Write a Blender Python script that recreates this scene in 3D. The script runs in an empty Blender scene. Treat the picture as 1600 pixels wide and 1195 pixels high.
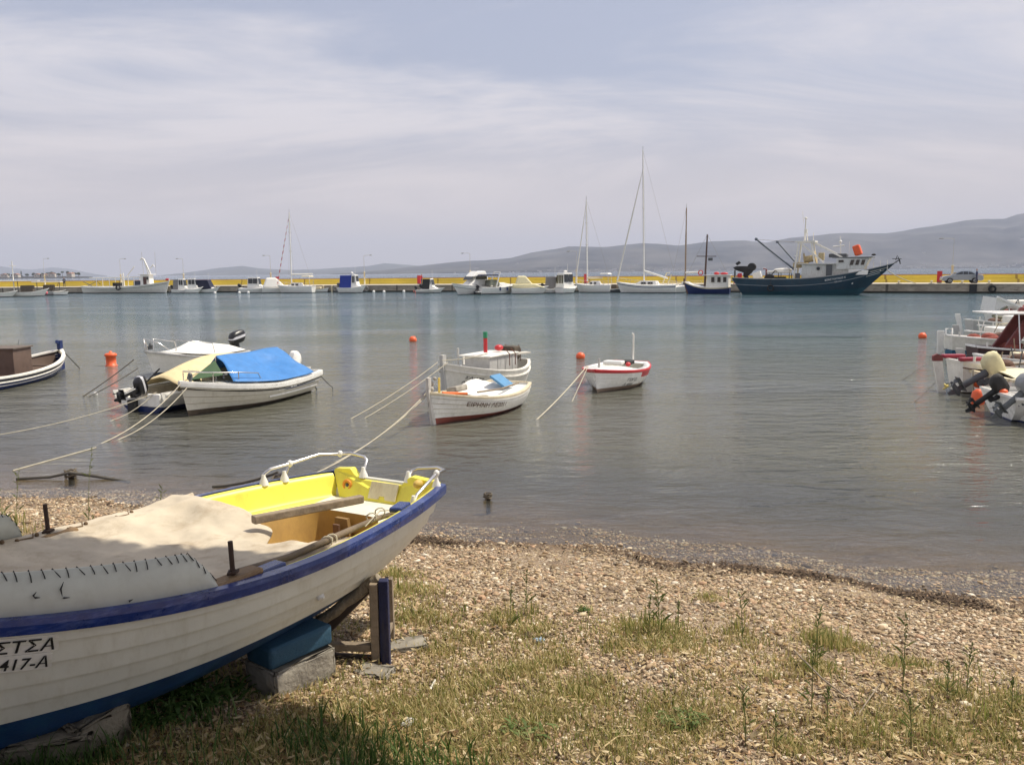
import bpy, bmesh, math, random
import numpy as np
from math import radians as R, sin, cos, pi, tan, atan2, sqrt
from mathutils import Vector, Matrix

sc = bpy.context.scene
COL = sc.collection
rnd = random.Random(7)
rng = np.random.default_rng(11)

# ------------------------------------------------------------------ camera
PITCH, ROLL, EYE, FPX = R(7.51), R(-0.57), 2.9, 1305.0
cam = bpy.data.cameras.new("camera"); cam.sensor_width = 36; cam.lens = 36 * FPX / 1600
cam.clip_start = 0.1; cam.clip_end = 90000
co = bpy.data.objects.new("camera", cam); COL.objects.link(co)
CM = Matrix.Rotation(pi / 2 - PITCH, 3, 'X') @ Matrix.Rotation(ROLL, 3, 'Z')
co.matrix_world = Matrix.Translation((0, 0, EYE)) @ CM.to_4x4()
sc.camera = co

def P(px, py, z=0.0):
    """point of the plane at height z seen at a pixel of the 1600 px photograph"""
    d = CM @ Vector(((px - 800) / FPX, -(py - 597.5) / FPX, -1))
    t = (z - EYE) / d.z
    return Vector((0, 0, EYE)) + d * t
def PD(px, py, Y):
    d = CM @ Vector(((px - 800) / FPX, -(py - 597.5) / FPX, -1))
    return Vector((0, 0, EYE)) + d * (Y / d.y)

# ------------------------------------------------------------------ light
SUN_DIR = Vector((0.88, 0.30, 1.55)).normalized()
sun_el = math.asin(SUN_DIR.z); sun_az = atan2(SUN_DIR.x, SUN_DIR.y)
sl = bpy.data.lights.new("sun", 'SUN'); sl.energy = 4.7; sl.angle = R(0.6); sl.color = (1.0, 0.93, 0.80)
so = bpy.data.objects.new("sun", sl); COL.objects.link(so)
so.rotation_euler = SUN_DIR.to_track_quat('Z', 'Y').to_euler()
w = bpy.data.worlds.new("World"); sc.world = w; w.use_nodes = True
nt = w.node_tree; nt.nodes.clear()
N = nt.nodes.new; Lk = nt.links.new
sky = N('ShaderNodeTexSky'); sky.sky_type = 'NISHITA'; sky.sun_disc = False
sky.sun_elevation = sun_el; sky.sun_rotation = sun_az; sky.dust_density = 4.0; sky.air_density = 1.0; sky.ozone_density = 1.5
tc = N('ShaderNodeTexCoord'); sep = N('ShaderNodeSeparateXYZ'); Lk(tc.outputs['Generated'], sep.inputs[0])
# cloud layer: directions projected on a high flat sheet
zc = N('ShaderNodeMath'); zc.operation = 'MAXIMUM'; Lk(sep.outputs[2], zc.inputs[0]); zc.inputs[1].default_value = 0.0
za = N('ShaderNodeMath'); za.operation = 'ADD'; Lk(zc.outputs[0], za.inputs[0]); za.inputs[1].default_value = 0.16
dx = N('ShaderNodeMath'); dx.operation = 'DIVIDE'; Lk(sep.outputs[0], dx.inputs[0]); Lk(za.outputs[0], dx.inputs[1])
dy = N('ShaderNodeMath'); dy.operation = 'DIVIDE'; Lk(sep.outputs[1], dy.inputs[0]); Lk(za.outputs[0], dy.inputs[1])
cb = N('ShaderNodeCombineXYZ'); Lk(dx.outputs[0], cb.inputs[0]); Lk(dy.outputs[0], cb.inputs[1])
mp = N('ShaderNodeMapping'); Lk(cb.outputs[0], mp.inputs[0]); mp.inputs['Scale'].default_value = (0.62, 1.0, 1); mp.inputs['Rotation'].default_value = (0, 0, R(14))
mp.inputs['Location'].default_value = (1.2, 8.5, 0)
n1 = N('ShaderNodeTexNoise'); Lk(mp.outputs[0], n1.inputs['Vector']); n1.inputs['Scale'].default_value = 0.85; n1.inputs['Detail'].default_value = 9; n1.inputs['Roughness'].default_value = 0.6; n1.inputs['Distortion'].default_value = 0.7
cr = N('ShaderNodeValToRGB'); Lk(n1.outputs[0], cr.inputs[0]); cr.color_ramp.elements[0].position = 0.40; cr.color_ramp.elements[1].position = 0.62; cr.color_ramp.interpolation = 'EASE'
hz = N('ShaderNodeMapRange'); Lk(sep.outputs[2], hz.inputs[0]); hz.inputs[1].default_value = 0.22; hz.inputs[2].default_value = 0.0; hz.inputs[3].default_value = 0.0; hz.inputs[4].default_value = 1.0; hz.interpolation_type = 'SMOOTHSTEP'
cm = N('ShaderNodeMath'); cm.operation = 'MAXIMUM'; Lk(cr.outputs[0], cm.inputs[0]); Lk(hz.outputs[0], cm.inputs[1])
# milky veil over the clear sky, then the cloud sheet, then horizon murk
veil = N('ShaderNodeMixRGB'); veil.inputs[0].default_value = 0.62; Lk(sky.outputs[0], veil.inputs[1]); veil.inputs[2].default_value = (5.3, 5.6, 7.0, 1)
cl = N('ShaderNodeMixRGB'); Lk(cr.outputs[0], cl.inputs[0]); Lk(veil.outputs[0], cl.inputs[1]); cl.inputs[2].default_value = (7.35, 7.1, 7.5, 1)
mk = N('ShaderNodeMixRGB'); Lk(hz.outputs[0], mk.inputs[0]); Lk(cl.outputs[0], mk.inputs[1]); mk.inputs[2].default_value = (8.0, 6.9, 6.4, 1)
bg = N('ShaderNodeBackground'); Lk(mk.outputs[0], bg.inputs[0]); bg.inputs[1].default_value = 0.1
wo = N('ShaderNodeOutputWorld'); Lk(bg.outputs[0], wo.inputs[0])
sc.view_settings.view_transform = 'Standard'; sc.view_settings.look = 'None'; sc.view_settings.exposure = 0.12; sc.view_settings.gamma = 1
sc.cycles.max_bounces = 8; sc.cycles.transparent_max_bounces = 12; sc.cycles.volume_bounces = 0
sc.cycles.use_adaptive_sampling = True; sc.cycles.adaptive_threshold = 0.02
sc.cycles.use_denoising = True; sc.cycles.sample_clamp_indirect = 6

# ------------------------------------------------------------------ materials
MATS = {}
def mat(name, col, rough=0.5, metal=0.0, var=0.12, scale=6.0, bump=0.0, bscale=60.0, dirt=None, spec=0.5, dirt_amt=0.5, dirt_scale=(3, 3, 1.2), coat=0.0):
    if name in MATS: return MATS[name]
    m = bpy.data.materials.new(name); m.use_nodes = True; t = m.node_tree; b = t.nodes['Principled BSDF']
    b.inputs['Roughness'].default_value = rough; b.inputs['Metallic'].default_value = metal
    b.inputs['Specular IOR Level'].default_value = spec; b.inputs['Coat Weight'].default_value = coat
    tcn = t.nodes.new('ShaderNodeTexCoord')
    n = t.nodes.new('ShaderNodeTexNoise'); n.inputs['Scale'].default_value = scale; n.inputs['Detail'].default_value = 5; n.inputs['Roughness'].default_value = .6
    t.links.new(tcn.outputs['Object'], n.inputs['Vector'])
    mr = t.nodes.new('ShaderNodeMapRange'); t.links.new(n.outputs[0], mr.inputs[0])
    mr.inputs[1].default_value = .3; mr.inputs[2].default_value = .7; mr.inputs[3].default_value = 1 - var; mr.inputs[4].default_value = 1 + var * .6
    mx = t.nodes.new('ShaderNodeMixRGB'); mx.blend_type = 'MULTIPLY'; mx.inputs[0].default_value = 1; mx.inputs[1].default_value = (*col, 1); t.links.new(mr.outputs[0], mx.inputs[2])
    out = mx.outputs[0]
    if dirt:
        mpn = t.nodes.new('ShaderNodeMapping'); t.links.new(tcn.outputs['Object'], mpn.inputs[0]); mpn.inputs['Scale'].default_value = dirt_scale
        n2 = t.nodes.new('ShaderNodeTexNoise'); n2.inputs['Scale'].default_value = 3.0; n2.inputs['Detail'].default_value = 9; n2.inputs['Roughness'].default_value = .72; t.links.new(mpn.outputs[0], n2.inputs['Vector'])
        r2 = t.nodes.new('ShaderNodeMapRange'); t.links.new(n2.outputs[0], r2.inputs[0]); r2.inputs[1].default_value = .5; r2.inputs[2].default_value = .72; r2.inputs[4].default_value = dirt_amt
        m2 = t.nodes.new('ShaderNodeMixRGB'); t.links.new(r2.outputs[0], m2.inputs[0]); t.links.new(out, m2.inputs[1]); m2.inputs[2].default_value = (*dirt, 1)
        out = m2.outputs[0]
    t.links.new(out, b.inputs['Base Color'])
    rr = t.nodes.new('ShaderNodeMapRange'); t.links.new(n.outputs[0], rr.inputs[0]); rr.inputs[3].default_value = max(0, rough - .1); rr.inputs[4].default_value = min(1, rough + .12)
    t.links.new(rr.outputs[0], b.inputs['Roughness'])
    if bump:
        nb = t.nodes.new('ShaderNodeTexNoise'); nb.inputs['Scale'].default_value = bscale; nb.inputs['Detail'].default_value = 4; t.links.new(tcn.outputs['Object'], nb.inputs['Vector'])
        bp = t.nodes.new('ShaderNodeBump'); bp.inputs['Strength'].default_value = 1.0; bp.inputs['Distance'].default_value = bump; t.links.new(nb.outputs[0], bp.inputs['Height']); t.links.new(bp.outputs[0], b.inputs['Normal'])
    MATS[name] = m; return m

WHITE = mat('white_boat_paint', (.82, .79, .71), .4, dirt=(.42, .37, .28), dirt_amt=.4, bump=.0008, bscale=25)
WHITE2 = mat('white_gelcoat', (.85, .83, .77), .25, var=.05, dirt=(.5, .46, .38), dirt_amt=.25, coat=.3)
GREYW = mat('greyed_white_paint', (.5, .49, .46), .5, dirt=(.3, .27, .22), bump=.001, bscale=25)
CREAM = mat('cream_paint', (.75, .66, .45), .5, dirt=(.45, .36, .22))
REDB = mat('red_antifoul', (.33, .09, .06), .75, var=.3, dirt=(.15, .1, .07), bump=.002)
BLUEB = mat('blue_antifoul', (.018, .05, .17), .7, var=.3, dirt=(.05, .08, .1), bump=.001)
TEALB = mat('teal_antifoul', (.03, .13, .22), .7, var=.3)
DARKB = mat('dark_antifoul', (.035, .04, .045), .7, var=.3, dirt=(.1, .09, .06))
BROWNB = mat('brown_fouled_bottom', (.12, .09, .06), .85, var=.35)
NAVY = mat('navy_paint', (.012, .028, .12), .35, dirt=(.05, .07, .13), dirt_amt=.4, var=.2)
BLUERAIL = mat('blue_rail_paint', (.007, .028, .16), .28, var=.4, scale=7, dirt=(.17, .21, .42), dirt_amt=.6, dirt_scale=(2, 2, 9), bump=.004, bscale=14, coat=.3)
CHROME = mat('stainless_steel', (.75, .72, .68), .22, metal=1, var=.05)
BLACKP = mat('black_plastic', (.015, .015, .017), .35, var=.2)
BLACKM = mat('black_matt', (.02, .02, .02), .7, var=.2)
DGREY = mat('dark_grey_metal', (.09, .095, .1), .45, var=.2)
MGREY = mat('grey_metal', (.3, .31, .32), .45, metal=.3, var=.2)
RUBBER = mat('rubber', (.02, .02, .02), .8)
GLASS = mat('dark_window_glass', (.02, .025, .03), .08, var=.1, spec=.7)
WOOD = mat('weathered_wood', (.30, .235, .165), .8, var=.35, scale=9, dirt=(.1, .075, .05), dirt_scale=(1, 9, 9), bump=.004, bscale=40)
BROWNW = mat('brown_wood', (.16, .085, .05), .6, var=.3, dirt=(.06, .04, .03), bump=.002)
VARN = mat('ochre_wood', (.42, .25, .09), .55, var=.25, dirt=(.2, .11, .04), bump=.001)
ROPE = mat('rope_pale', (.5, .45, .34), .9, var=.2, bump=.004, bscale=120)
ROPED = mat('rope_dark', (.09, .08, .065), .9, var=.3)
ORANGE = mat('orange_buoy_plastic', (.85, .13, .035), .45, var=.15, dirt=(.4, .12, .06))
REDP = mat('red_paint', (.55, .03, .035), .4, var=.15)
MAROON = mat('maroon_paint', (.2, .05, .045), .5, var=.15)
GREENP = mat('green_paint', (.03, .25, .12), .5)
YELLOW = mat('yellow_gelcoat', (.88, .79, .09), .4, var=.06, dirt=(.62, .42, .06), dirt_amt=.4)
CONC = mat('concrete', (.29, .26, .21), .9, var=.25, scale=8, dirt=(.15, .13, .1), bump=.01, bscale=30)
CANVAS = mat('cream_canvas', (.57, .49, .37), .85, var=.25, scale=3, dirt=(.27, .19, .11), dirt_amt=.75, dirt_scale=(1.1, 1.4, 1.1), bump=.004, bscale=9)
CANV_W = mat('white_canvas', (.78, .76, .7), .8, var=.08)
CANV_Y = mat('cream_tarpaulin', (.7, .57, .32), .7, var=.12, dirt=(.5, .38, .2), dirt_scale=(2, 8, 2))
TARPB = mat('blue_tarpaulin', (.045, .20, .50), .45, var=.12, bump=.01, bscale=8, spec=.5)
TARPG = mat('green_tarpaulin', (.05, .10, .04), .7, var=.15)
NAVYC = mat('navy_canvas', (.015, .018, .045), .8)
BLUEC = mat('royal_blue_canvas', (.02, .045, .3), .75)
GREYC = mat('grey_canvas', (.25, .24, .23), .85)
LETT = mat('black_lettering', (.015, .015, .014), .6, var=.1)
LETW = mat('white_lettering', (.7, .7, .68), .6, var=.1)

# ------------------------------------------------------------------ mesh helpers
class MB:
    def __init__(s): s.v = []; s.f = []; s.m = []; s.s = []
    def add(s, vs, fs, m=0, smooth=False, M=None):
        o = len(s.v)
        for v in vs: s.v.append(tuple(M @ Vector(v)) if M is not None else tuple(v))
        for i, f in enumerate(fs):
            s.f.append([o + k for k in f]); s.m.append(m[i] if isinstance(m, (list, tuple)) else m); s.s.append(smooth)
        return s
    def box(s, c, d, rz=0, m=0, rx=0, ry=0, top=(1, 1)):
        hx, hy, hz = d[0] / 2, d[1] / 2, d[2] / 2
        vs = [(x * hx * (top[0] if z > 0 else 1), y * hy * (top[1] if z > 0 else 1), z * hz) for z in (-1, 1) for y in (-1, 1) for x in (-1, 1)]
        M = Matrix.Translation(c) @ Matrix.Rotation(rz, 4, 'Z') @ Matrix.Rotation(ry, 4, 'Y') @ Matrix.Rotation(rx, 4, 'X')
        return s.add(vs, [(0, 2, 3, 1), (4, 5, 7, 6), (0, 1, 5, 4), (2, 6, 7, 3), (0, 4, 6, 2), (1, 3, 7, 5)], m, False, M)
    def beam(s, p0, p1, w, h, m=0, up=(0, 0, 1), taper=1.0):
        p0 = Vector(p0); p1 = Vector(p1); d = (p1 - p0).normalized(); u = Vector(up)
        if abs(d.dot(u)) > .98: u = Vector((1, 0, 0))
        a = d.cross(u).normalized(); b = a.cross(d).normalized()
        vs = []
        for p, k in ((p0, 1), (p1, taper)):
            for x, y in ((-1, -1), (1, -1), (1, 1), (-1, 1)): vs.append(p + a * x * w / 2 * k + b * y * h / 2 * k)
        return s.add(vs, [(3, 2, 1, 0), (4, 5, 6, 7), (0, 1, 5, 4), (1, 2, 6, 5), (2, 3, 7, 6), (3, 0, 4, 7)], m)
    def tube(s, pts, r, n=8, m=0, cap=True, closed=False):
        pts = [Vector(p) for p in pts]; k = len(pts)
        rs = r if isinstance(r, (list, tuple)) else [r] * k
        rings = []; up = None
        for i, p in enumerate(pts):
            a = pts[i - 1] if (i > 0 or closed) else p; b = pts[(i + 1) % k] if (i < k - 1 or closed) else p
            d = (b - a)
            if d.length < 1e-9: d = Vector((0, 0, 1))
            d.normalize()
            if up is None:
                up = Vector((0, 0, 1)) if abs(d.z) < .9 else Vector((1, 0, 0))
            x = d.cross(up)
            if x.length < 1e-6: up = Vector((0, 1, 0)); x = d.cross(up)
            x.normalize(); y = x.cross(d).normalized(); up = y
            rings.append([p + (x * cos(2 * pi * j / n) + y * sin(2 * pi * j / n)) * rs[i] for j in range(n)])
        return s.loft(rings, m=m, cap=cap and not closed, loop=closed, smooth=True)
    def loft(s, rings, m=0, cap=False, loop=False, smooth=True, ring_closed=True, mf=None):
        n = len(rings[0]); k = len(rings); vs = [p for rg in rings for p in rg]; fs = []; ms = []
        for i in range(k if loop else k - 1):
            for j in range(n if ring_closed else n - 1):
                a = i * n + j; b = i * n + (j + 1) % n; c = ((i + 1) % k) * n + (j + 1) % n; d = ((i + 1) % k) * n + j
                fs.append((a, b, c, d)); ms.append(mf(i, j) if mf else m)
        s.add(vs, fs, ms, smooth)
        if cap:
            s.add(rings[0], [tuple(range(n))[::-1]], m); s.add(rings[-1], [tuple(range(n))], m)
        return s
    def ball(s, c, r, m=0, nu=12, nv=8, M=None):
        if not isinstance(r, (tuple, list)): r = (r, r, r)
        vs = [(0, 0, -1)] + [(cos(2 * pi * j / nu) * cos(a), sin(2 * pi * j / nu) * cos(a), sin(a)) for a in [(-pi / 2 + pi * i / nv) for i in range(1, nv)] for j in range(nu)] + [(0, 0, 1)]
        fs = [(0, 1 + (j + 1) % nu, 1 + j) for j in range(nu)]
        for i in range(nv - 2):
            for j in range(nu):
                a = 1 + i * nu + j; b = 1 + i * nu + (j + 1) % nu; fs.append((a, b, b + nu, a + nu))
        t = len(vs) - 1; o = 1 + (nv - 2) * nu
        fs += [(t, o + j, o + (j + 1) % nu) for j in range(nu)]
        MM = Matrix.Translation(c) @ (M if M is not None else Matrix.Identity(4)) @ Matrix.Diagonal((*r, 1))
        return s.add(vs, fs, m, True, MM)
    def lathe(s, prof, c=(0, 0, 0), n=16, m=0, M=None, mf=None):
        rings = [[Vector((r * cos(2 * pi * j / n), r * sin(2 * pi * j / n), z)) for j in range(n)] for r, z in prof]
        MM = Matrix.Translation(c) @ (M if M is not None else Matrix.Identity(4))
        rings = [[MM @ p for p in rg] for rg in rings]
        return s.loft(rings, m=m, cap=True, mf=mf)
    def prism(s, poly, a0, a1, axis='y', m=0, sc1=None):
        """poly in the other two axes, extruded along axis; sc1 shrinks nothing by default"""
        def mk(p, a): return {'y': (p[0], a, p[1]), 'x': (a, p[0], p[1]), 'z': (p[0], p[1], a)}[axis]
        n = len(poly); q = sc1 or poly
        vs = [mk(p, a0) for p in poly] + [mk(p, a1) for p in q]
        fs = [tuple(range(n))[::-1], tuple(range(n, 2 * n))] + [(i, (i + 1) % n, n + (i + 1) % n, n + i) for i in range(n)]
        return s.add(vs, fs, m)
    def build(s, name, mats, parent=None, bevel=0.0, solid=0.0, sub=0, recalc=True):
        me = bpy.data.meshes.new(name); me.from_pydata(s.v, [], s.f)
        if not isinstance(mats, (list, tuple)): mats = [mats]
        for m_ in mats: me.materials.append(m_)
        me.polygons.foreach_set('material_index', s.m); me.polygons.foreach_set('use_smooth', s.s)
        if recalc:
            bm = bmesh.new(); bm.from_mesh(me); bmesh.ops.recalc_face_normals(bm, faces=bm.faces); bm.to_mesh(me); bm.free()
        me.update()
        o = bpy.data.objects.new(name, me); COL.objects.link(o)
        if parent: o.parent = parent
        if solid:
            md = o.modifiers.new('solid', 'SOLIDIFY'); md.thickness = solid; md.offset = 0
        if sub:
            md = o.modifiers.new('sub', 'SUBSURF'); md.levels = md.render_levels = sub
        if bevel:
            md = o.modifiers.new('bevel', 'BEVEL'); md.width = bevel; md.segments = 2; md.limit_method = 'ANGLE'; md.angle_limit = R(40)
        return o
def tag(o, label=None, cat=None, group=None, kind=None):
    if label: o['label'] = label
    if cat: o['category'] = cat
    if group: o['group'] = group
    if kind: o['kind'] = kind
    return o
def thing(name, label, cat, loc=(0, 0, 0), rz=0, group=None):
    o = bpy.data.objects.new(name, None); COL.objects.link(o); o.location = loc; o.rotation_euler = (0, 0, rz); o.empty_display_size = .2
    return tag(o, label, cat, group)
def npmesh(name, v, f, mats, parent=None, smooth=False, mi=None):
    me = bpy.data.meshes.new(name); v = np.asarray(v, np.float32); f = np.asarray(f, np.int32); k = f.shape[1]
    me.vertices.add(len(v)); me.vertices.foreach_set('co', v.ravel())
    me.loops.add(f.size); me.loops.foreach_set('vertex_index', f.ravel())
    me.polygons.add(len(f)); me.polygons.foreach_set('loop_start', np.arange(0, f.size, k, dtype=np.int32))
    me.update(calc_edges=True)
    if not isinstance(mats, (list, tuple)): mats = [mats]
    for m_ in mats: me.materials.append(m_)
    if mi is not None: me.polygons.foreach_set('material_index', np.asarray(mi, np.int32))
    me.polygons.foreach_set('use_smooth', np.full(len(f), smooth))
    o = bpy.data.objects.new(name, me); COL.objects.link(o)
    if parent: o.parent = parent
    return o
def text_geo(s, size, shear=0.0):
    c = bpy.data.curves.new('t', 'FONT'); c.body = s; c.size = size; c.shear = shear; c.align_x = 'LEFT'; c.resolution_u = 2; c.offset = size * .012
    o = bpy.data.objects.new('t', c); COL.objects.link(o); dg = bpy.context.evaluated_depsgraph_get(); dg.update()
    me = bpy.data.meshes.new_from_object(o.evaluated_get(dg)); vs = [tuple(v.co) for v in me.vertices]; fs = [tuple(p.vertices) for p in me.polygons]
    COL.objects.unlink(o); bpy.data.objects.remove(o); bpy.data.curves.remove(c); bpy.data.meshes.remove(me)
    return vs, fs

# ------------------------------------------------------------------ hull
def sstep(a, b, x):
    t = min(1, max(0, (x - a) / (b - a))); return t * t * (3 - 2 * t)
def sq(v): return (abs(v) ** .5) * (1 if v >= 0 else -1)
class Hull:
    """x from the transom (0) to the stem (L), y to port, z up; z = 0 is the waterline"""
    def __init__(s, L, B, rs=.7, tm=.42, bp=2.3, zs=.45, zm=.4, zb=.65, k0=-.25, ks=None, kb=None, rake=.35, srake=0.1, full=.9, stempow=2.0):
        s.__dict__.update(locals()); s.ks = k0 if ks is None else ks; s.kb = k0 * .5 if kb is None else kb
    def b(s, t):
        if t > s.tm: return s.B * max(0, 1 - ((t - s.tm) / (1 - s.tm)) ** s.bp)
        return s.B * (1 - (1 - s.rs) * ((s.tm - t) / s.tm) ** 2)
    def g(s, t):
        return s.zm + ((s.zs - s.zm) * ((.35 - t) / .35) ** 2 if t < .35 else (s.zb - s.zm) * ((t - .35) / .65) ** 2)
    def k(s, t):
        if t < .4: return s.k0 + (s.ks - s.k0) * ((.4 - t) / .4) ** 2
        if t > .75: return s.k0 + (s.kb - s.k0) * ((t - .75) / .25) ** 2
        return s.k0
    def pt(s, t, u, side=1, off=0.0):
        b, g, k = s.b(t), s.g(t), s.k(t); w = s.full * (1 - .75 * sstep(.5, 1, t)); a = u * pi / 2
        y = b * ((1 - w) * u + w * sin(a)); zz = (1 - w) * u + w * (1 - cos(a))
        x = t * s.L - s.rake * sstep(.6, 1, t) * (1 - zz) ** 1.0 + s.srake * (1 - zz) * (1 - sstep(0, .4, t))
        return Vector((x, side * (y + off), k + (g - k) * zz))
    def uz(s, t, z):
        lo, hi = 0., 1.
        for _ in range(22):
            m = (lo + hi) / 2
            if s.pt(t, m).z < z: lo = m
            else: hi = m
        return (lo + hi) / 2
    def gun(s, t, side=1, off=0, dz=0):
        p = s.pt(t, 1, side, off); p.z += dz; return p
    def ts(s, n=28, t0=0, t1=1):
        return [t0 + (t1 - t0) * (1 - (1 - i / (n - 1)) ** 1.35) for i in range(n)]
    def shell(s, parent, mats, zaf=0.05, strakes=4, step=.008, name='hull', mf=None, n=28, zaf2=None, transom_mat=0, dip=0.0, seam=None):
        ts = s.ts(n); mb = MB()
        rows = [('b', i / 4, 0) for i in range(5)]
        for i in range(strakes):
            for q, o in ((0, step), (.5, step * .5), (.94, 0), (1, -step * .7 if strakes > 2 and i < strakes - 1 else 0)): rows.append(('a', (i + q) / strakes, o))
        for side in (1, -1):
            rings = []
            for t in ts:
                za = zaf + ((zaf2 if zaf2 is not None else zaf) - zaf) * t
                za = min(max(za, s.k(t) + .002), s.g(t) - .02)
                us = s.uz(t, za); rg = []
                for kd, q, o in rows:
                    u = us * q if kd == 'b' else us + (1 - us) * q
                    rg.append(s.pt(t, u, side, o * min(1, s.b(t) / (.12 * s.B + 1e-6)) if kd == 'a' else 0))
                rings.append(rg)
            def f(i, j):
                if j < 4: return 1
                if seam is not None and (j - 5) % 4 == 2 and (j - 5) // 4 < strakes - 1: return seam  # band at the top of each lower strake coloured as lap shadow
                if j == 4: return 0
                return mf(ts[i], (j - 5) // 4) if mf else 0
            mb.loft(rings, ring_closed=False, smooth=True, mf=f)
        o = mb.build(name, mats, parent)
        me = o.data
        try: me.set_sharp_from_angle(angle=R(28))
        except Exception: pass
        if s.rs > .12:
            mt = MB(); us = [i / 12 for i in range(13)]; za = zaf
            for (z0, z1, mi) in ((s.k(0), za, 1), (za, s.g(0), 0)):
                a, b_ = s.uz(0, z0 + 1e-4), s.uz(0, z1 - 1e-4 if z1 < s.g(0) else z1)
                if z1 >= s.g(0): b_ = 1
                if b_ - a < 1e-3: continue
                prt = [s.pt(0, a + (b_ - a) * i / 8) for i in range(9)]
                th = .035
                topd = []
                if mi == 0 and dip:
                    p = prt[-1]; topd = [Vector((p.x, p.y * .62, p.z)), Vector((p.x, p.y * .55, p.z - dip)), Vector((p.x, -p.y * .55, p.z - dip)), Vector((p.x, -p.y * .62, p.z))]
                poly = prt + topd + [Vector((p.x, -p.y, p.z)) for p in reversed(prt)]
                nn = len(poly); vs = [p + Vector((.001, 0, 0)) for p in poly] + [p + Vector((th, 0, 0)) for p in poly]
                vs = [Vector((v.x, v.y * .995, v.z)) for v in vs]
                mt.add(vs, [tuple(range(nn))[::-1], tuple(range(nn, 2 * nn))] + [(i, (i + 1) % nn, nn + (i + 1) % nn, nn + i) for i in range(nn)], mi if mi else transom_mat)
            mt.build('transom', mats, parent)
        return o
    def inner(s, parent, m, floor=.02, th=.03, t0=.012, t1=.965, n=24, fm=None, name='inner_lining', floor_name='floorboards'):
        ts = s.ts(n, t0, t1)
        for side in (1, -1):
            rings = []
            for t in ts:
                fz = max(floor, s.k(t) + .03); uf = s.uz(t, fz); rg = []
                for i in range(7):
                    p = s.pt(t, 1 + (uf - 1) * i / 6, side, -th)
                    if p.y * side < 0: p.y = 0
                    rg.append(p)
                rings.append(rg)
            if side == 1: mb = MB(); fl = [[], []]
            mb.loft(rings, ring_closed=False)
            fl[0 if side == 1 else 1] = [r_[-1] for r_ in rings]
        mb.build(name, m, parent)
        f2 = MB(); f2.loft([[a, b_] for a, b_ in zip(fl[0], fl[1])], ring_closed=False, smooth=False); f2.build(floor_name, fm or m, parent)
    def rail(s, parent, m, w=.05, h=.04, t0=0, t1=1, out=.012, dz=.005, name='gunwale', transom=True, n=30, sides=(1, -1)):
        mb = MB(); ts = s.ts(n, t0, t1)
        for side in sides:
            rings = []
            for t in ts:
                p = s.gun(t, side, 0, 0); oo = out; ii = w - out
                yo = side * (s.b(t) + oo); yi = side * max(0, s.b(t) - ii)
                xo = p.x + (out if t > .97 else 0) * 1.0
                rings.append([Vector((xo, yo, p.z - h + dz)), Vector((xo, yo + side * .004, p.z + dz - h * .4)), Vector((xo, yo, p.z + dz)), Vector((p.x, yi, p.z + dz + h * .08)), Vector((p.x, yi, p.z - h + dz))])
            mb.loft(rings, cap=True, smooth=False)
        if transom and s.rs > .12:
            p = s.gun(0, 1); mb.box((p.x + .01, 0, p.z - h / 2 + dz + .003), (w * .8, 2 * (p.y - w) - .002, h))
        return mb.build(name, m, parent)
    def strip(s, parent, m, u=None, z=None, w=.025, h=.025, t0=0, t1=1, name='rubbing_strake', n=26, sides=(1, -1), below=None):
        mb = MB(); ts = s.ts(n, t0, t1)
        for side in sides:
            rings = []
            for t in ts:
                zz = (s.g(t) - below) if below is not None else z
                p = s.pt(t, s.uz(t, zz) if u is None else u, side)
                rings.append([p + Vector((0, -side * .01, -h / 2)), p + Vector((0, side * w, -h * .35)), p + Vector((0, side * w, h * .35)), p + Vector((0, -side * .01, h / 2))])
            mb.loft(rings, cap=True, smooth=False)
        return mb.build(name, m, parent)
    def deck(s, parent, m, t0=.6, t1=.985, dz=-.01, camber=.05, name='foredeck', n=12, inset=.015, ny=6, th=.02):
        mb = MB(); rings = []
        for i in range(n):
            t = t0 + (t1 - t0) * i / (n - 1); p = s.gun(t); b = max(0.003, s.b(t) - inset)
            top = [Vector((p.x, b * (1 - 2 * j / ny), p.z + dz + camber * (b / s.B) * (1 - (1 - 2 * j / ny) ** 2))) for j in range(ny + 1)]
            rings.append(top + [v + Vector((0, 0, -th)) for v in reversed(top)])
        mb.loft(rings, cap=True, smooth=True)
        o = mb.build(name, m, parent)
        try: o.data.set_sharp_from_angle(angle=R(35))
        except Exception: pass
        return o
    def thwart(s, parent, m, t, dz=-.15, w=.2, th=.03, name='thwart'):
        b = s.b(t) - .03; return MB().box((t * s.L, 0, s.g(t) + dz), (w, 2 * b * .97, th)).build(name, m, parent)
    def stem(s, parent, m, up=.1, w=.05, d=.06, name='stem_post', z0=-.1, lean=.0):
        mb = MB(); rings = []
        for i in range(9):
            u = i / 8; p = s.pt(1, max(u, 0)); rings.append((p.x + .012, p.z))
        rings = [r_ for r_ in rings if r_[1] > z0]
        rings.append((rings[-1][0] + lean, rings[-1][1] + up))
        rg = [[Vector((x + .02, w / 2, z)), Vector((x + .02, -w / 2, z)), Vector((x - d, -w / 2, z)), Vector((x - d, w / 2, z))] for x, z in rings]
        mb.loft(rg, cap=True, smooth=False); return mb.build(name, m, parent)
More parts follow.
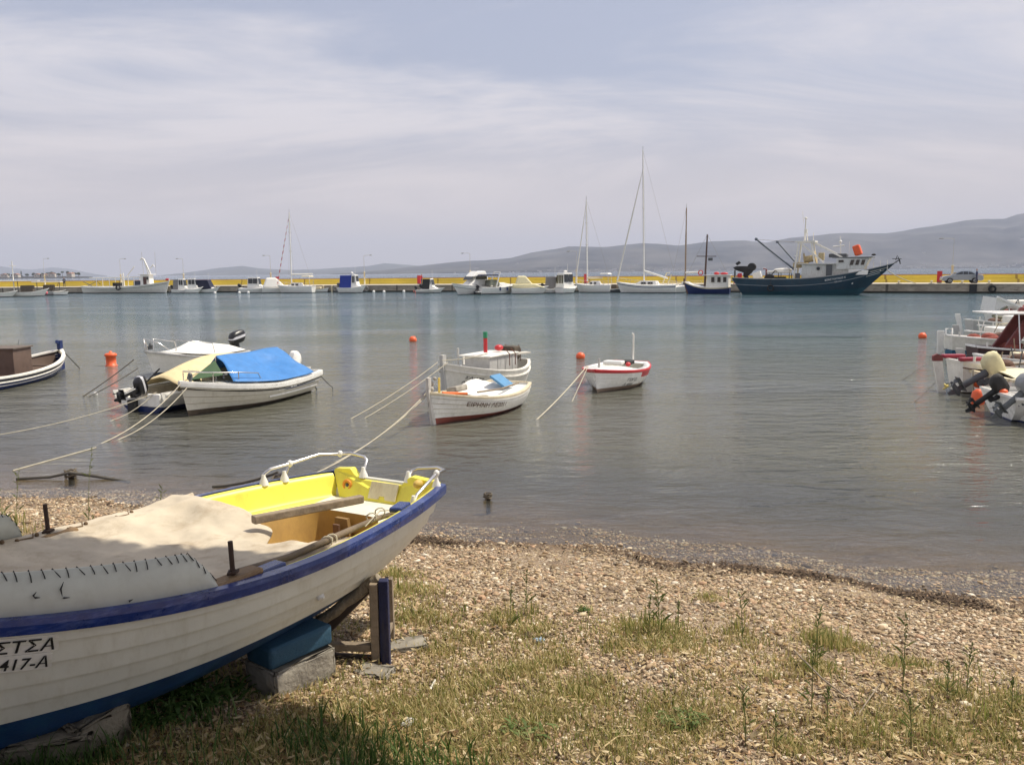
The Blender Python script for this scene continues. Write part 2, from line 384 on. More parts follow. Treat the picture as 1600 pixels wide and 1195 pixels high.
    def write(s, parent, text, t0, z0, size, m=None, side=1, shear=0, z_rel=False, off=.006, name='lettering', plate=None, sx=1.0, fwd=False):
        """text set on the planking; t0 = left end as seen from outside"""
        vs, fs = text_geo(text, size, shear); out = []
        dirn = (-1 if side == 1 else 1) * (1)
        W = max(v[0] for v in vs) * sx
        def mp_(x, y, o):
            t = t0 + dirn * x / s.L
            z = z0 + y if not z_rel else s.g(t) - z0 + y
            p = s.pt(min(max(t, .001), .999), s.uz(t, z), side); q = s.pt(min(max(t - .01, .001), .999), s.uz(t, z), side)
            q2 = s.pt(t, max(0, s.uz(t, z) - .03), side)
            nrm = (p - q).cross(p - q2); nrm.normalize()
            if nrm.y * side < 0: nrm = -nrm
            return p + nrm * o
        if plate:
            a, b_, c, d = -plate, W + plate, -plate * .7, size * .72 + plate * .7
            g2 = MB(); nx = 14; rings = []
            for i in range(nx + 1):
                x = a + (b_ - a) * i / nx; e = .0 if 0 < i < nx else size * .1
                rings.append([mp_(x, c + e, -.004), mp_(x, c + e, off * 2), mp_(x, (c + d) / 2, off * 2), mp_(x, d - e, off * 2), mp_(x, d - e, -.004)])
            g2.loft(rings, cap=True, smooth=False, ring_closed=False); g2.build('name_plate', WHITE, parent); off = off * 2 + .004
        for v in vs: out.append(mp_(v[0] * sx, v[1], off))
        mb = MB(); mb.add(out, fs); return mb.build(name, m or LETT, parent)

def boat_at(name, label, cat, stern, bow, group=None, k=1.0, hb=0.0):
    """stern and bow points on the water"""
    a = Vector(stern); b_ = Vector(bow); d = b_ - a
    if hb:      # the stern point given is the near corner: step back to the centre line
        for _ in range(4): u = (b_ - a).normalized(); a = Vector(stern) - Vector((-u.y, u.x, 0)) * hb
        d = b_ - a
    return thing(name, label, cat, (a.x, a.y, 0), atan2(d.y, d.x), group), Vector((d.x, d.y)).length * k

def outboard(parent, x, y, z, tilt=0.0, cowl=BLACKP, leg=BLACKP, s=1.0, name='outboard_motor', cover=None, yaw=0.0, stripe=None):
    """one more part level: motor > cowl, leg, propeller. x,y,z = clamp point on the transom, leg hangs aft (-x)"""
    e = bpy.data.objects.new(name, None); COL.objects.link(e); e.parent = parent; e.location = (x, y, z); e.rotation_euler = (0, -tilt, yaw)
    mb = MB(); q = []
    for i, (zz, a, b_) in enumerate([(.07, .13, .08), (.09, .17, .105), (.17, .205, .12), (.27, .20, .115), (.335, .165, .095), (.36, .09, .055)]):
        q.append([Vector((-.12 * s + (-.02 * i * s) + a * s * sq(cos(k * pi / 8)) * (1.15 if cos(k * pi / 8) < 0 else 1), b_ * s * sq(sin(k * pi / 8)), zz * s)) for k in range(16)])
    mb.loft(q, cap=True); mb.build('cowl', cover or cowl, e)
    if stripe:
        st = MB(); rg = []
        for i in (2, 3): rg.append([Vector((v.x * 1.0 - .001, v.y * 1.02, v.z - (.02 if i == 3 else -.02) * s)) for v in q[i]])
        st.loft(rg); st.build('cowl_stripe', stripe, e)
    lg = MB()
    prof = [(.12, .07, .055), (.0, .065, .05), (-.2, .055, .04), (-.36, .06, .03)]
    lg.loft([[Vector((-.13 * s + a * s * cos(k * pi / 5), b_ * s * sin(k * pi / 5), zz * s)) for k in range(10)] for zz, a, b_ in prof], cap=True)
    lg.box((-.17 * s, 0, -.37 * s), (.26 * s, .16 * s, .012 * s))
    lg.prism([(-.08 * s, -.38 * s), (-.05 * s, -.50 * s), (-.1 * s, -.62 * s), (-.15 * s, -.62 * s), (-.16 * s, -.38 * s)], -.012 * s, .012 * s)
    lg.tube([(-.0 * s, 0, -.48 * s), (-.04 * s, 0, -.48 * s), (-.16 * s, 0, -.48 * s), (-.24 * s, 0, -.48 * s)], [.008 * s, .035 * s, .04 * s, .03 * s], 10)
    lg.box((.0, 0, .0), (.05 * s, .16 * s, .16 * s)); lg.box((-.04 * s, 0, -.08 * s), (.1 * s, .09 * s, .1 * s))
    lg.build('leg', leg, e)
    pr = MB()
    for k in range(3):
        a = k * 2 * pi / 3; M = Matrix.Translation((-.255 * s, 0, -.48 * s)) @ Matrix.Rotation(a, 4, 'X') @ Matrix.Rotation(.5, 4, 'Z')
        pr.add([(0, -.02 * s, 0), (0, -.05 * s, .08 * s), (.01 * s, 0, .12 * s), (0, .05 * s, .08 * s), (0, .02 * s, 0), (.006 * s, -.02 * s, 0), (.006 * s, -.05 * s, .08 * s), (.016 * s, 0, .12 * s), (.006 * s, .05 * s, .08 * s), (.006 * s, .02 * s, 0)],
               [(0, 1, 2, 3, 4), (9, 8, 7, 6, 5), (0, 5, 6, 1), (1, 6, 7, 2), (2, 7, 8, 3), (3, 8, 9, 4)], 0, False, M)
    pr.ball((-.26 * s, 0, -.48 * s), .028 * s); pr.build('propeller', leg, e)
    return e
def rope_pts(a, b_, sag=.1, n=14):
    a = Vector(a); b_ = Vector(b_); return [a.lerp(b_, i / (n - 1)) - Vector((0, 0, sag * 4 * (i / (n - 1)) * (1 - i / (n - 1)))) for i in range(n)]
def rope(name, label, a, b_, sag=.1, r=.010, m=None, group='mooring ropes running from the boats to the shallows', cat='rope'):
    mb = MB(); mb.tube(rope_pts(a, b_, sag), r, 6); return tag(mb.build(name, m or ROPE), label, cat, group)
# ================================================================== setting
SH = R(18.5)
def s_of(x, y):      # distance inland from the waterline
    wob = .16 * np.sin(x * 1.1 + .5) + .07 * np.sin(x * 2.9) + .04 * np.sin(x * 6.7 + 1)
    return (8.62 - .335 * x + wob - y) * .948
def _n(x, y, sc_, k):  # smooth value noise
    r_ = np.random.default_rng(k).random((64, 64)); X = np.asarray(x) * sc_ + 31.7; Y = np.asarray(y) * sc_ + 17.3
    xi = np.floor(X).astype(int); yi = np.floor(Y).astype(int); fx = X - xi; fy = Y - yi; fx = fx * fx * (3 - 2 * fx); fy = fy * fy * (3 - 2 * fy)
    g = lambda a, b_: r_[a % 64, b_ % 64]
    return (g(xi, yi) * (1 - fx) + g(xi + 1, yi) * fx) * (1 - fy) + (g(xi, yi + 1) * (1 - fx) + g(xi + 1, yi + 1) * fx) * fy
def gz(x, y):
    s = s_of(x, y)
    z = np.where(s > 0, np.where(s < 4, .165 * s, .66 + .125 * (s - 4)), .11 * s)
    z = np.where(s > 9, 1.285 + .02 * (s - 9), z); z = np.maximum(z, -5.0)
    z = z + np.where(np.abs(s) < 30, (_n(x, y, 1.3, 1) - .5) * .07 + (_n(x, y, 4., 2) - .5) * .03 + (_n(x, y, 11., 4) - .5) * .012, 0) * np.clip(np.abs(s) / .8 + .25, 0, 1)
    z = z + .016 * np.exp(-((s - .25) / .22) ** 2) * (.5 + _n(x, y, 3, 9))
    return z
def gzf(x, y): return float(gz(np.array([x]), np.array([y]))[0])
def PG(px, py, dz=0.0):
    """point of the beach seen at a pixel of the photograph"""
    z = .6
    for _ in range(25):
        p = P(px, py, z); z = .5 * z + .5 * (gzf(p.x, p.y) + dz)
    return Vector((p.x, p.y, gzf(p.x, p.y) + dz))

def ax(fine0, fine1, step, far):
    a = list(np.arange(fine0, fine1, step)); d = step; x = fine0; lo = []
    while x > -far: d *= 1.22; x -= d; lo.append(x)
    d = step; x = a[-1]; hi = []
    while x < far: d *= 1.22; x += d; hi.append(x)
    return np.array(lo[::-1] + a + hi)
gx = ax(-7, 7, .06, 21000); gy = ax(1.5, 12, .055, 21000)
GX, GY = np.meshgrid(gx, gy); GZ = gz(GX, GY)
nx, ny = len(gx), len(gy)
idx = np.arange(nx * ny).reshape(ny, nx)
q = np.stack([idx[:-1, :-1], idx[:-1, 1:], idx[1:, 1:], idx[1:, :-1]], -1).reshape(-1, 4)

gm = bpy.data.materials.new("pebble_beach"); gm.use_nodes = True; t = gm.node_tree; b = t.nodes['Principled BSDF']
b.inputs['Specular IOR Level'].default_value = .25
n_ = t.nodes.new; l_ = t.links.new
geo = n_('ShaderNodeNewGeometry'); sp = n_('ShaderNodeSeparateXYZ'); l_(geo.outputs['Position'], sp.inputs[0])
def noise(sc_, det=4, vec=None, rough=.6):
    x = n_('ShaderNodeTexNoise'); x.inputs['Scale'].default_value = sc_; x.inputs['Detail'].default_value = det; x.inputs['Roughness'].default_value = rough; l_(vec or geo.outputs['Position'], x.inputs['Vector']); return x
def vor(sc_, feat='F1'):
    x = n_('ShaderNodeTexVoronoi'); x.inputs['Scale'].default_value = sc_; x.feature = feat; l_(geo.outputs['Position'], x.inputs['Vector']); return x
def ramp(inp, els, interp='LINEAR'):
    r_ = n_('ShaderNodeValToRGB'); l_(inp, r_.inputs[0]); r_.color_ramp.interpolation = interp
    for i, (p, c) in enumerate(els):
        e = r_.color_ramp.elements[i] if i < 2 else r_.color_ramp.elements.new(p)
        e.position = p; e.color = (*c, 1)
    return r_
def mixc(f, a, b_, bl='MIX'):
    m = n_('ShaderNodeMixRGB'); m.blend_type = bl
    for i, v in enumerate((f, a, b_)):
        if isinstance(v, bpy.types.NodeSocket): l_(v, m.inputs[i])
        elif isinstance(v, (int, float)): m.inputs[i].default_value = v
        else: m.inputs[i].default_value = (*v, 1)
    return m.outputs[0]
def mrange(inp, a, b_, c=0., d=1.):
    m = n_('ShaderNodeMapRange'); l_(inp, m.inputs[0]); m.inputs[1].default_value = a; m.inputs[2].default_value = b_; m.inputs[3].default_value = c; m.inputs[4].default_value = d; m.interpolation_type = 'SMOOTHSTEP'; return m.outputs[0]
PEB = [(0, (.08, .055, .035)), (.12, (.19, .135, .08)), (.3, (.33, .24, .15)), (.45, (.24, .185, .125)), (.6, (.42, .31, .20)), (.75, (.34, .215, .14)), (.88, (.52, .42, .30)), (1, (.70, .60, .47))]
v1 = vor(60); v2 = vor(120)
s1 = n_('ShaderNodeSeparateXYZ'); l_(v1.outputs['Color'], s1.inputs[0]); s2 = n_('ShaderNodeSeparateXYZ'); l_(v2.outputs['Color'], s2.inputs[0])
c1 = ramp(s1.outputs[0], PEB).outputs[0]; c2 = ramp(s2.outputs[0], PEB).outputs[0]
pc = mixc(mrange(noise(3).outputs[0], .45, .55), c1, c2)
soil = mixc(noise(18, 8).outputs[0], (.13, .09, .06), (.30, .22, .15))
pc = mixc(mrange(noise(1.1, 5).outputs[0], .52, .68), pc, soil)
pc = mixc(mrange(v1.outputs['Distance'], .012, .0, 0, .0), pc, (.05, .04, .03))
wet = mrange(sp.outputs[2], .10, .02)           # wet gravel by the water, and under it
pcw = mixc(1.0, pc, (.55, .5, .45), 'MULTIPLY')
pc = mixc(wet, pc, pcw)
silt = mixc(noise(.35, 5).outputs[0], (.10, .085, .055), (.17, .14, .085))
pc = mixc(mrange(sp.outputs[2], -.05, -.55), pc, silt)
l_(pc, b.inputs['Base Color'])
b.inputs['Roughness'].default_value = .85
hh = n_('ShaderNodeMath'); hh.operation = 'MULTIPLY'; l_(v1.outputs['Distance'], hh.inputs[0]); hh.inputs[1].default_value = -1.0
hb = n_('ShaderNodeMath'); hb.operation = 'ADD'; l_(hh.outputs[0], hb.inputs[0]); l_(noise(60, 4).outputs[0], hb.inputs[1])
bp = n_('ShaderNodeBump'); bp.inputs['Strength'].default_value = .9; bp.inputs['Distance'].default_value = .02; l_(hb.outputs[0], bp.inputs['Height']); l_(bp.outputs[0], b.inputs['Normal'])
ground = npmesh('ground', np.stack([GX, GY, GZ], -1).reshape(-1, 3), q, gm, smooth=True); tag(ground, kind='structure')

# ---- water: clear at the edge, turbid green-blue with depth
wm = bpy.data.materials.new("sea_water"); wm.use_nodes = True; t = wm.node_tree; t.nodes.clear(); n_ = t.nodes.new; l_ = t.links.new
geo = n_('ShaderNodeNewGeometry'); sp = n_('ShaderNodeSeparateXYZ'); l_(geo.outputs['Position'], sp.inputs[0])
def math_(op, a, b_=None, c=None):
    m = n_('ShaderNodeMath'); m.operation = op
    for i, v in enumerate((a, b_, c)):
        if v is None: continue
        if isinstance(v, bpy.types.NodeSocket): l_(v, m.inputs[i])
        else: m.inputs[i].default_value = v
    return m.outputs[0]
dist = math_('ADD', math_('MULTIPLY', sp.outputs[0], .335 * .948), math_('MULTIPLY', sp.outputs[1], .948))
dist = math_('SUBTRACT', dist, 8.62 * .948)     # metres out from the shoreline
def wnoise(scv, rot, det, rough=.55, dist_=.3):
    m = n_('ShaderNodeMapping'); l_(geo.outputs['Position'], m.inputs[0]); m.inputs['Scale'].default_value = (*scv, 1); m.inputs['Rotation'].default_value = (0, 0, rot)
    x = n_('ShaderNodeTexNoise'); x.inputs['Scale'].default_value = 1; x.inputs['Detail'].default_value = det; x.inputs['Roughness'].default_value = rough; x.inputs['Distortion'].default_value = dist_; l_(m.outputs[0], x.inputs['Vector']); return x.outputs[0]
h1 = wnoise((.9, 2.1), R(8), 3); h2 = wnoise((3.6, 6.5), R(-14), 4, .65); h3 = wnoise((11, 19), R(19), 4, .65)
h4 = wnoise((.18, .5), R(-4), 3)
gust = mrange(wnoise((.035, .11), R(6), 4), .35, .68, .45, 1.25)
near = mrange(dist, 0., 6., .28, 1.)
hs = math_('ADD', math_('MULTIPLY', h1, .15), math_('ADD', math_('MULTIPLY', h2, .045), math_('ADD', math_('MULTIPLY', h3, .010), math_('MULTIPLY', h4, .12))))
hs = math_('MULTIPLY', hs, math_('MULTIPLY', gust, near))
bp = n_('ShaderNodeBump'); bp.inputs['Strength'].default_value = 1; bp.inputs['Distance'].default_value = 1.0; l_(hs, bp.inputs['Height'])
gl = n_('ShaderNodeBsdfGlossy'); gl.inputs['Roughness'].default_value = .06; gl.inputs['Color'].default_value = (.93, .96, 1, 1); l_(bp.outputs[0], gl.inputs['Normal'])
fr = n_('ShaderNodeFresnel'); fr.inputs['IOR'].default_value = 1.33; l_(bp.outputs[0], fr.inputs['Normal'])
tr = n_('ShaderNodeBsdfTransparent'); tr.inputs['Color'].default_value = (.88, .88, .82, 1)
df = n_('ShaderNodeBsdfDiffuse')
wc = ramp(mrange(dist, 4, 75), [(0, (.112, .108, .082)), (.22, (.085, .106, .092)), (.5, (.050, .088, .088)), (1, (.044, .080, .092))])
l_(wc.outputs[0], df.inputs['Color'])
tb = mrange(dist, -.3, 6.5, .05, .97)
m1 = n_('ShaderNodeMixShader'); l_(tb, m1.inputs[0]); l_(tr.outputs[0], m1.inputs[1]); l_(df.outputs[0], m1.inputs[2])
m2 = n_('ShaderNodeMixShader'); l_(fr.outputs[0], m2.inputs[0]); l_(m1.outputs[0], m2.inputs[1]); l_(gl.outputs[0], m2.inputs[2])
o_ = n_('ShaderNodeOutputMaterial'); l_(m2.outputs[0], o_.inputs[0])
wb = MB(); wb.add([(-20000, 0, 0), (20000, 0, 0), (20000, 20500, 0), (-20000, 20500, 0)], [(0, 1, 2, 3)])
wvx = ax(-40, 40, 4, 19000); wvy = np.concatenate([np.arange(4, 40, 4), np.geomspace(42, 20500, 60)])
WX, WY = np.meshgrid(wvx, wvy); ii = np.arange(WX.size).reshape(WX.shape)
water = npmesh('water', np.stack([WX, WY, WX * 0], -1).reshape(-1, 3), np.stack([ii[:-1, :-1], ii[:-1, 1:], ii[1:, 1:], ii[1:, :-1]], -1).reshape(-1, 4), wm, smooth=True); tag(water, kind='structure')

# ---- far hills
def hill_mat(name, c0, c1, sc_=.0012):
    m = bpy.data.materials.new(name); m.use_nodes = True; t = m.node_tree; b = t.nodes['Principled BSDF']; b.inputs['Roughness'].default_value = .95; b.inputs['Specular IOR Level'].default_value = .1
    g = t.nodes.new('ShaderNodeNewGeometry'); n = t.nodes.new('ShaderNodeTexNoise'); n.inputs['Scale'].default_value = sc_; n.inputs['Detail'].default_value = 9; n.inputs['Roughness'].default_value = .65; t.links.new(g.outputs['Position'], n.inputs['Vector'])
    r_ = t.nodes.new('ShaderNodeValToRGB'); r_.color_ramp.elements[0].position = .36; r_.color_ramp.elements[1].position = .64; r_.color_ramp.elements[0].color = (*c0, 1); r_.color_ramp.elements[1].color = (*c1, 1)
    t.links.new(n.outputs[0], r_.inputs[0]); t.links.new(r_.outputs[0], b.inputs['Base Color']); return m
def hills(name, sky, Yb, depth, hm, seed):
    """sky = (photo px, height above the sea line in px) of the ridge; the land rises from the shore at Yb to a ridge at Yb+depth"""
    xs = np.linspace(sky[0][0], sky[-1][0], 420); hp = np.interp(xs, [a for a, _ in sky], [b_ for _, b_ in sky])
    fr_ = np.linspace(0, 1.35, 34); V = []
    for j, f in enumerate(fr_):
        Y = Yb + depth * f; X = (xs - 800) / FPX * Y
        Hh = hp / FPX * (Yb + depth) * (1.07 if Yb < 6000 and Yb > 5000 else 1)
        prof = np.where(f <= 1, np.clip(f, 0, 1) ** 1.1, 1 - (f - 1) * 1.2)
        nz = (_n(X / 900, X * 0 + Y / 900, 1, seed) - .5) * .55 + (_n(X / 330, Y / 330 + X * 0, 1, seed + 1) - .5) * .28 + (_n(X / 120, Y / 120 + X * 0, 1, seed + 2) - .5) * .1
        z = Hh * (prof + nz * 4 * np.clip(f, 0, 1) * np.clip(1 - f, 0, 1) * .55) + (_n(X / 260, X * 0 + f, 1, seed + 5) - .5) * Hh * .05 * (f > .8) + np.where(f == 0, -3, 1.5)
        V.append(np.stack([X, X * 0 + Y, z], -1))
    V = np.array(V); i2 = np.arange(V.shape[0] * V.shape[1]).reshape(V.shape[:2])
    o = npmesh(name, V.reshape(-1, 3), np.stack([i2[:-1, :-1], i2[:-1, 1:], i2[1:, 1:], i2[1:, :-1]], -1).reshape(-1, 4), hm, smooth=True); return tag(o, kind='structure')
HM = hill_mat('hill_scrub', (.006, .012, .020), (.10, .095, .09), .0022); HM2 = hill_mat('hill_far', (.02, .03, .03), (.10, .10, .09))
HR = [(520, 0.3), (600, 5), (660, 11), (700, 15), (730, 17), (760, 18), (800, 21), (830, 28), (870, 33), (890, 37), (950, 36), (1000, 40), (1060, 37), (1110, 42), (1160, 43), (1195, 40), (1230, 46), (1290, 51), (1340, 52), (1380, 52), (1420, 57), (1450, 60), (1500, 68), (1530, 70), (1560, 70), (1580, 77), (1610, 82), (1700, 96), (1850, 110), (2000, 100)]
hills('hills', HR, 5200, 3000, HM, 21)
hills('hills', [(250, .2), (300, 5), (345, 11), (385, 14), (410, 10), (460, 7), (520, 9), (580, 12), (604, 16), (640, 13), (700, 8), (760, 3)], 9500, 2500, HM2, 41)
hills('hills', [(-420, 24), (-250, 26), (-100, 24), (0, 19), (30, 14), (60, 12), (90, 15), (115, 13), (150, 5), (175, 1)], 12500, 2600, HM2, 61)
# low cape on the left with trees and houses
hills('headland', [(-500, 4), (-200, 3.4), (0, 2.2), (60, 2), (110, 1.6), (140, .9), (152, .2)], 1700, 260, HM, 81)
# village specks along the far shore
hv = MB(); k = 0
while k < 150:
    px = rnd.choice([rnd.gauss(1250, 60), rnd.gauss(1420, 35), rnd.gauss(880, 60), rnd.gauss(1040, 30), rnd.uniform(700, 1620), rnd.gauss(1535, 40)]); f = abs(rnd.gauss(0, .022)) if rnd.random() < .9 else rnd.uniform(.02, .3)
    Y = 5200 + 3000 * f + 15; x = (px - 800) / FPX * Y; hp = float(np.interp(px, [a for a, _ in HR], [b_ for _, b_ in HR])) / FPX * 8200
    if px < 640: k += 1; continue
    hv.box((x, Y, hp * f ** 1.1 + 3 + hp * .6 * f), (rnd.uniform(9, 26), 10, rnd.uniform(4, 8))); k += 1
tag(hv.build('distant_village', mat('village_plaster', (.6, .56, .52), .9), recalc=False), 'scattered pale houses of far villages along the foot of the hills', 'village', kind='stuff')

# ================================================================== quay and breakwater wall
QZ = 1.1
qp = [P(px, py) for px, py in ((-260, 461.5), (0, 459.6), (150, 458.2), (400, 456.6), (640, 456.0), (820, 456.1), (1000, 456.4), (1200, 457.0), (1420, 457.6), (1600, 458.6), (1900, 461.5))]
# keep it one straight mole: fit and use the line
A_ = np.polyfit([p.x for p in qp], [p.y for p in qp], 2)
def QY(x): return float(np.polyval(A_, x))
qx = [qp[0].x + (qp[-1].x - qp[0].x) * i / 40 for i in range(41)]
ql = [Vector((x, QY(x), 0)) for x in qx]
def qn(i):
    a = ql[max(0, i - 1)]; b_ = ql[min(40, i + 1)]; d = (b_ - a).normalized(); return Vector((-d.y, d.x, 0))
def sweep(name, prof, m, mf=None):
    mb = MB(); rings = []
    for i, p in enumerate(ql): rings.append([p + qn(i) * o + Vector((0, 0, z)) for o, z in prof])
    mb.loft(rings, cap=True, smooth=False, mf=mf); return mb.build(name, m)
QF = mat('quay_concrete', (.38, .33, .26), .9, var=.3, scale=.6, dirt=(.10, .085, .065), dirt_scale=(.5, .5, 1.4), dirt_amt=.8)
QT = mat('quay_top_concrete', (.52, .46, .36), .9, var=.15, scale=.8)
QD = mat('wet_weed_band', (.03, .028, .02), .7)  # quay face is darker up to just above the waterline
tag(sweep('quay', [(0, -4), (0, .22), (.02, .23), (.02, 1.0), (-.06, 1.0), (-.06, QZ), (7.5, QZ + .02), (7.5, -4)], [QF, QD, QT], mf=lambda i, j: 1 if j == 0 else (2 if j in (3, 4, 5) else 0)), kind='structure')
YW = mat('yellow_wall_paint', (.80, .61, .085), .75, var=.22, scale=.12, dirt=(.5, .3, .05), dirt_scale=(.3, .3, 2), dirt_amt=.35)
RC = mat('red_brown_cap', (.30, .09, .05), .8)
bw = sweep('breakwater_wall', [(7.5, -3), (7.49, QZ + .02), (7.5, QZ + .42), (7.78, QZ + .45), (7.82, QZ + .97), (7.77, QZ + .97), (7.77, QZ + 1.03), (8.5, QZ + 1.03), (10.5, -3)], [YW, RC, CONC], mf=lambda i, j: 1 if j in (4, 5, 6) else (2 if j > 6 else 0))
tag(bw, 'long yellow breakwater wall with bench step and red-brown cap', 'wall')
def Q(px, off=0.0, z=0.0):
    """point by the quay under photo column px; off < 0 in front of the quay face (on the water)"""
    y0 = 130.
    for _ in range(30):
        dvec = CM @ Vector(((px - 800) / FPX, -(450 - 597.5) / FPX, -1)); k_ = dvec.x / dvec.y; x = k_ * y0; y0 = .5 * y0 + .5 * (QY(x) + off)
    return Vector((x, y0, z))
QA = atan2(QY(40) - QY(-40), 80)
# expansion joints with run-down stains on the concrete and the painted wall
def joints(m, every, wdt, col):
    t = m.node_tree; b = t.nodes['Principled BSDF']; src = b.inputs['Base Color'].links[0].from_socket; tc_ = t.nodes.new('ShaderNodeTexCoord'); s_ = t.nodes.new('ShaderNodeSeparateXYZ'); t.links.new(tc_.outputs['Object'], s_.inputs[0])
    nz = t.nodes.new('ShaderNodeTexNoise'); nz.inputs['Scale'].default_value = 1.7; nz.inputs['Detail'].default_value = 4; t.links.new(tc_.outputs['Object'], nz.inputs['Vector'])
    a = t.nodes.new('ShaderNodeMath'); a.operation = 'MULTIPLY_ADD'; a.inputs[1].default_value = .12; t.links.new(nz.outputs[0], a.inputs[0]); t.links.new(s_.outputs[0], a.inputs[2])
    d = t.nodes.new('ShaderNodeMath'); d.operation = 'PINGPONG'; t.links.new(a.outputs[0], d.inputs[0]); d.inputs[1].default_value = every / 2
    mr = t.nodes.new('ShaderNodeMapRange'); t.links.new(d.outputs[0], mr.inputs[0]); mr.inputs[1].default_value = wdt; mr.inputs[2].default_value = wdt * 2.5; mr.inputs[3].default_value = .8; mr.inputs[4].default_value = 0
    mx = t.nodes.new('ShaderNodeMixRGB'); t.links.new(mr.outputs[0], mx.inputs[0]); t.links.new(src, mx.inputs[1]); mx.inputs[2].default_value = (*col, 1); t.links.new(mx.outputs[0], b.inputs['Base Color'])
joints(QF, 9.0, .07, (.06, .05, .04)); joints(YW, 12.0, .06, (.25, .15, .04)); joints(QT, 9.0, .05, (.2, .17, .13))
# lamp posts
def lamp(px, pytop, arm, i, lab):
    p = Q(px, 6.6, QZ + .02); top = PD(px, pytop, p.y).z - p.z
    t = thing('street_lamp', lab, 'street lamp', p, QA, 'lamp posts along the breakwater')
    MB().lathe([(.2, 0), (.2, .04), (.13, .06), (.12, 1.9), (.16, 1.92), (.16, 2.1), (.07, 2.12)], n=10).build('pole_base', mat('lamp_base_cream', (.62, .54, .36), .6), t)
    MB().tube([(0, 0, 2.1), (0, 0, top)], [.04, .025], 6).build('pole', mat('lamp_grey', (.5, .49, .47), .5), t)
    m_ = MB(); m_.tube([(0, 0, top - .05), (arm * .3, 0, top + .03), (arm * 1.1, 0, top + .06)], .03, 6); m_.build('arm', MATS['lamp_grey'], t)
    m_ = MB(); m_.ball((arm * 1.35, 0, top + .05), (.32, .12, .07)); m_.build('lamp_head', MGREY, t)
for i, a in enumerate([(71, 404.5, 1, 'street lamp behind the awning boats at the left end of the wall'), (190, 405, 1, 'street lamp standing behind the white fishing caique'), (288, 404.5, -1, 'street lamp behind the small boats right of the white caique'), (424, 399.5, -1, 'street lamp behind the white covered boat beside the yacht with red-wrapped stay'), (570, 399.5, 1, 'street lamp right of the blue-screened cruiser'), (735, 396, -1, 'street lamp behind the white motor yacht'), (901, 393, -1, 'street lamp behind the small pilothouse boat'), (1486.5, 373, -1, 'street lamp beside the silver parked car')]):
    lamp(a[0], a[1], a[2], i, a[3])
# fire cabinets / bollards / tyres
for px, lab in ((434, 'red fire hose cabinet on the quay behind the white covered boat'), (655, 'red fire hose cabinet on the quay near the black-hooded boat'), (915.5, 'red fire hose cabinet on the quay behind the leftmost tall-masted yacht of three'), (1467, 'red fire hose cabinet on the quay just left of the silver car')):
    p = Q(px, 4.2, QZ + .01); t = thing('fire_cabinet', lab, 'fire cabinet', p, QA, 'red fire cabinets on the quay')
    MB().box((0, 0, .78), (.55, .3, 1.3), m=0).build('cabinet', REDP, t, bevel=.02)
    MB().box((0, 0, .07), (.5, .3, .13)).build('plinth', CONC, t)
    MB().box((.0, -.17, .8), (.45, .03, 1.0)).build('door', REDP, t)
    MB().tube([(.17, -.2, .8), (.17, -.2, .95)], .015).build('handle', MGREY, t)
for k, px in enumerate((546, 1002, 1404, 1455, 1503, 1545)):
    p = Q(px, .45, QZ); t = thing('mooring_bollard', 'pale iron mooring bollard on the quay edge' , 'bollard', p, 0, 'bollards on the quay edge')
    t['label'] = ['bollard on the quay edge right of the blue-screened cruiser', 'bollard on the quay edge behind the large white yacht', 'bollard on the quay edge just right of the trawler bow', 'yellowish bollard on the quay edge left of the red cabinet', 'bollard on the quay edge under the silver car', 'bollard on the quay edge above the right-hand tyre fender'][k]
    MB().lathe([(.16, 0), (.13, .05), (.1, .12), (.1, .22), (.17, .28), (.16, .34), (.05, .37)], n=10).build('post', CREAM, t)
    MB().box((0, 0, .02), (.5, .4, .04)).build('base_plate', CONC, t)
for px, lab in ((1550.5, 'black tyre fender hanging on the quay face at the far right'), (573, 'black tyre fender on the quay face right of the blue-screened cruiser'), (524, 'black tyre fender on the quay face left of the blue-screened cruiser')):
    p = Q(px, -.12, .52); mb = MB(); mb.tube([(.32 * cos(a * pi / 8), 0, .32 * sin(a * pi / 8)) for a in range(16)], .1, 8, closed=True)
    t = tag(mb.build('tyre_fender', RUBBER if px > 600 else mat('pale_rubber', (.35, .33, .3), .8)), lab, 'tyre fender', 'tyre fenders on the quay face'); t.location = p; t.rotation_euler = (0, 0, QA)
for px in (505.5, 518.5, 336 + 0):
    p = Q(px, -.1, .55); t = tag(MB().box((0, 0, 0), (.22, .18, 1.1)).build('fender_post', CREAM), 'cream fender post on the quay face near the blue-screened cruiser' if px > 400 else 'cream fender post on the quay face behind the navy-covered boat', 'fender post', 'fender posts'); t.location = p; t.rotation_euler = (0, 0, QA)
    if px == 505.5: t['label'] = 'cream fender post on the quay face right of the little white dinghy'
p = Q(1520.5, -.1, .52); t = tag(MB().box((0, 0, 0), (.75, .16, 1.05)).build('rubber_fender_panel', BLACKM), 'black rubber fender panel on the quay face below the car boot', 'fender'); t.location = p; t.rotation_euler = (0, 0, QA)  # black panel stands for the shade inside a recess of the quay

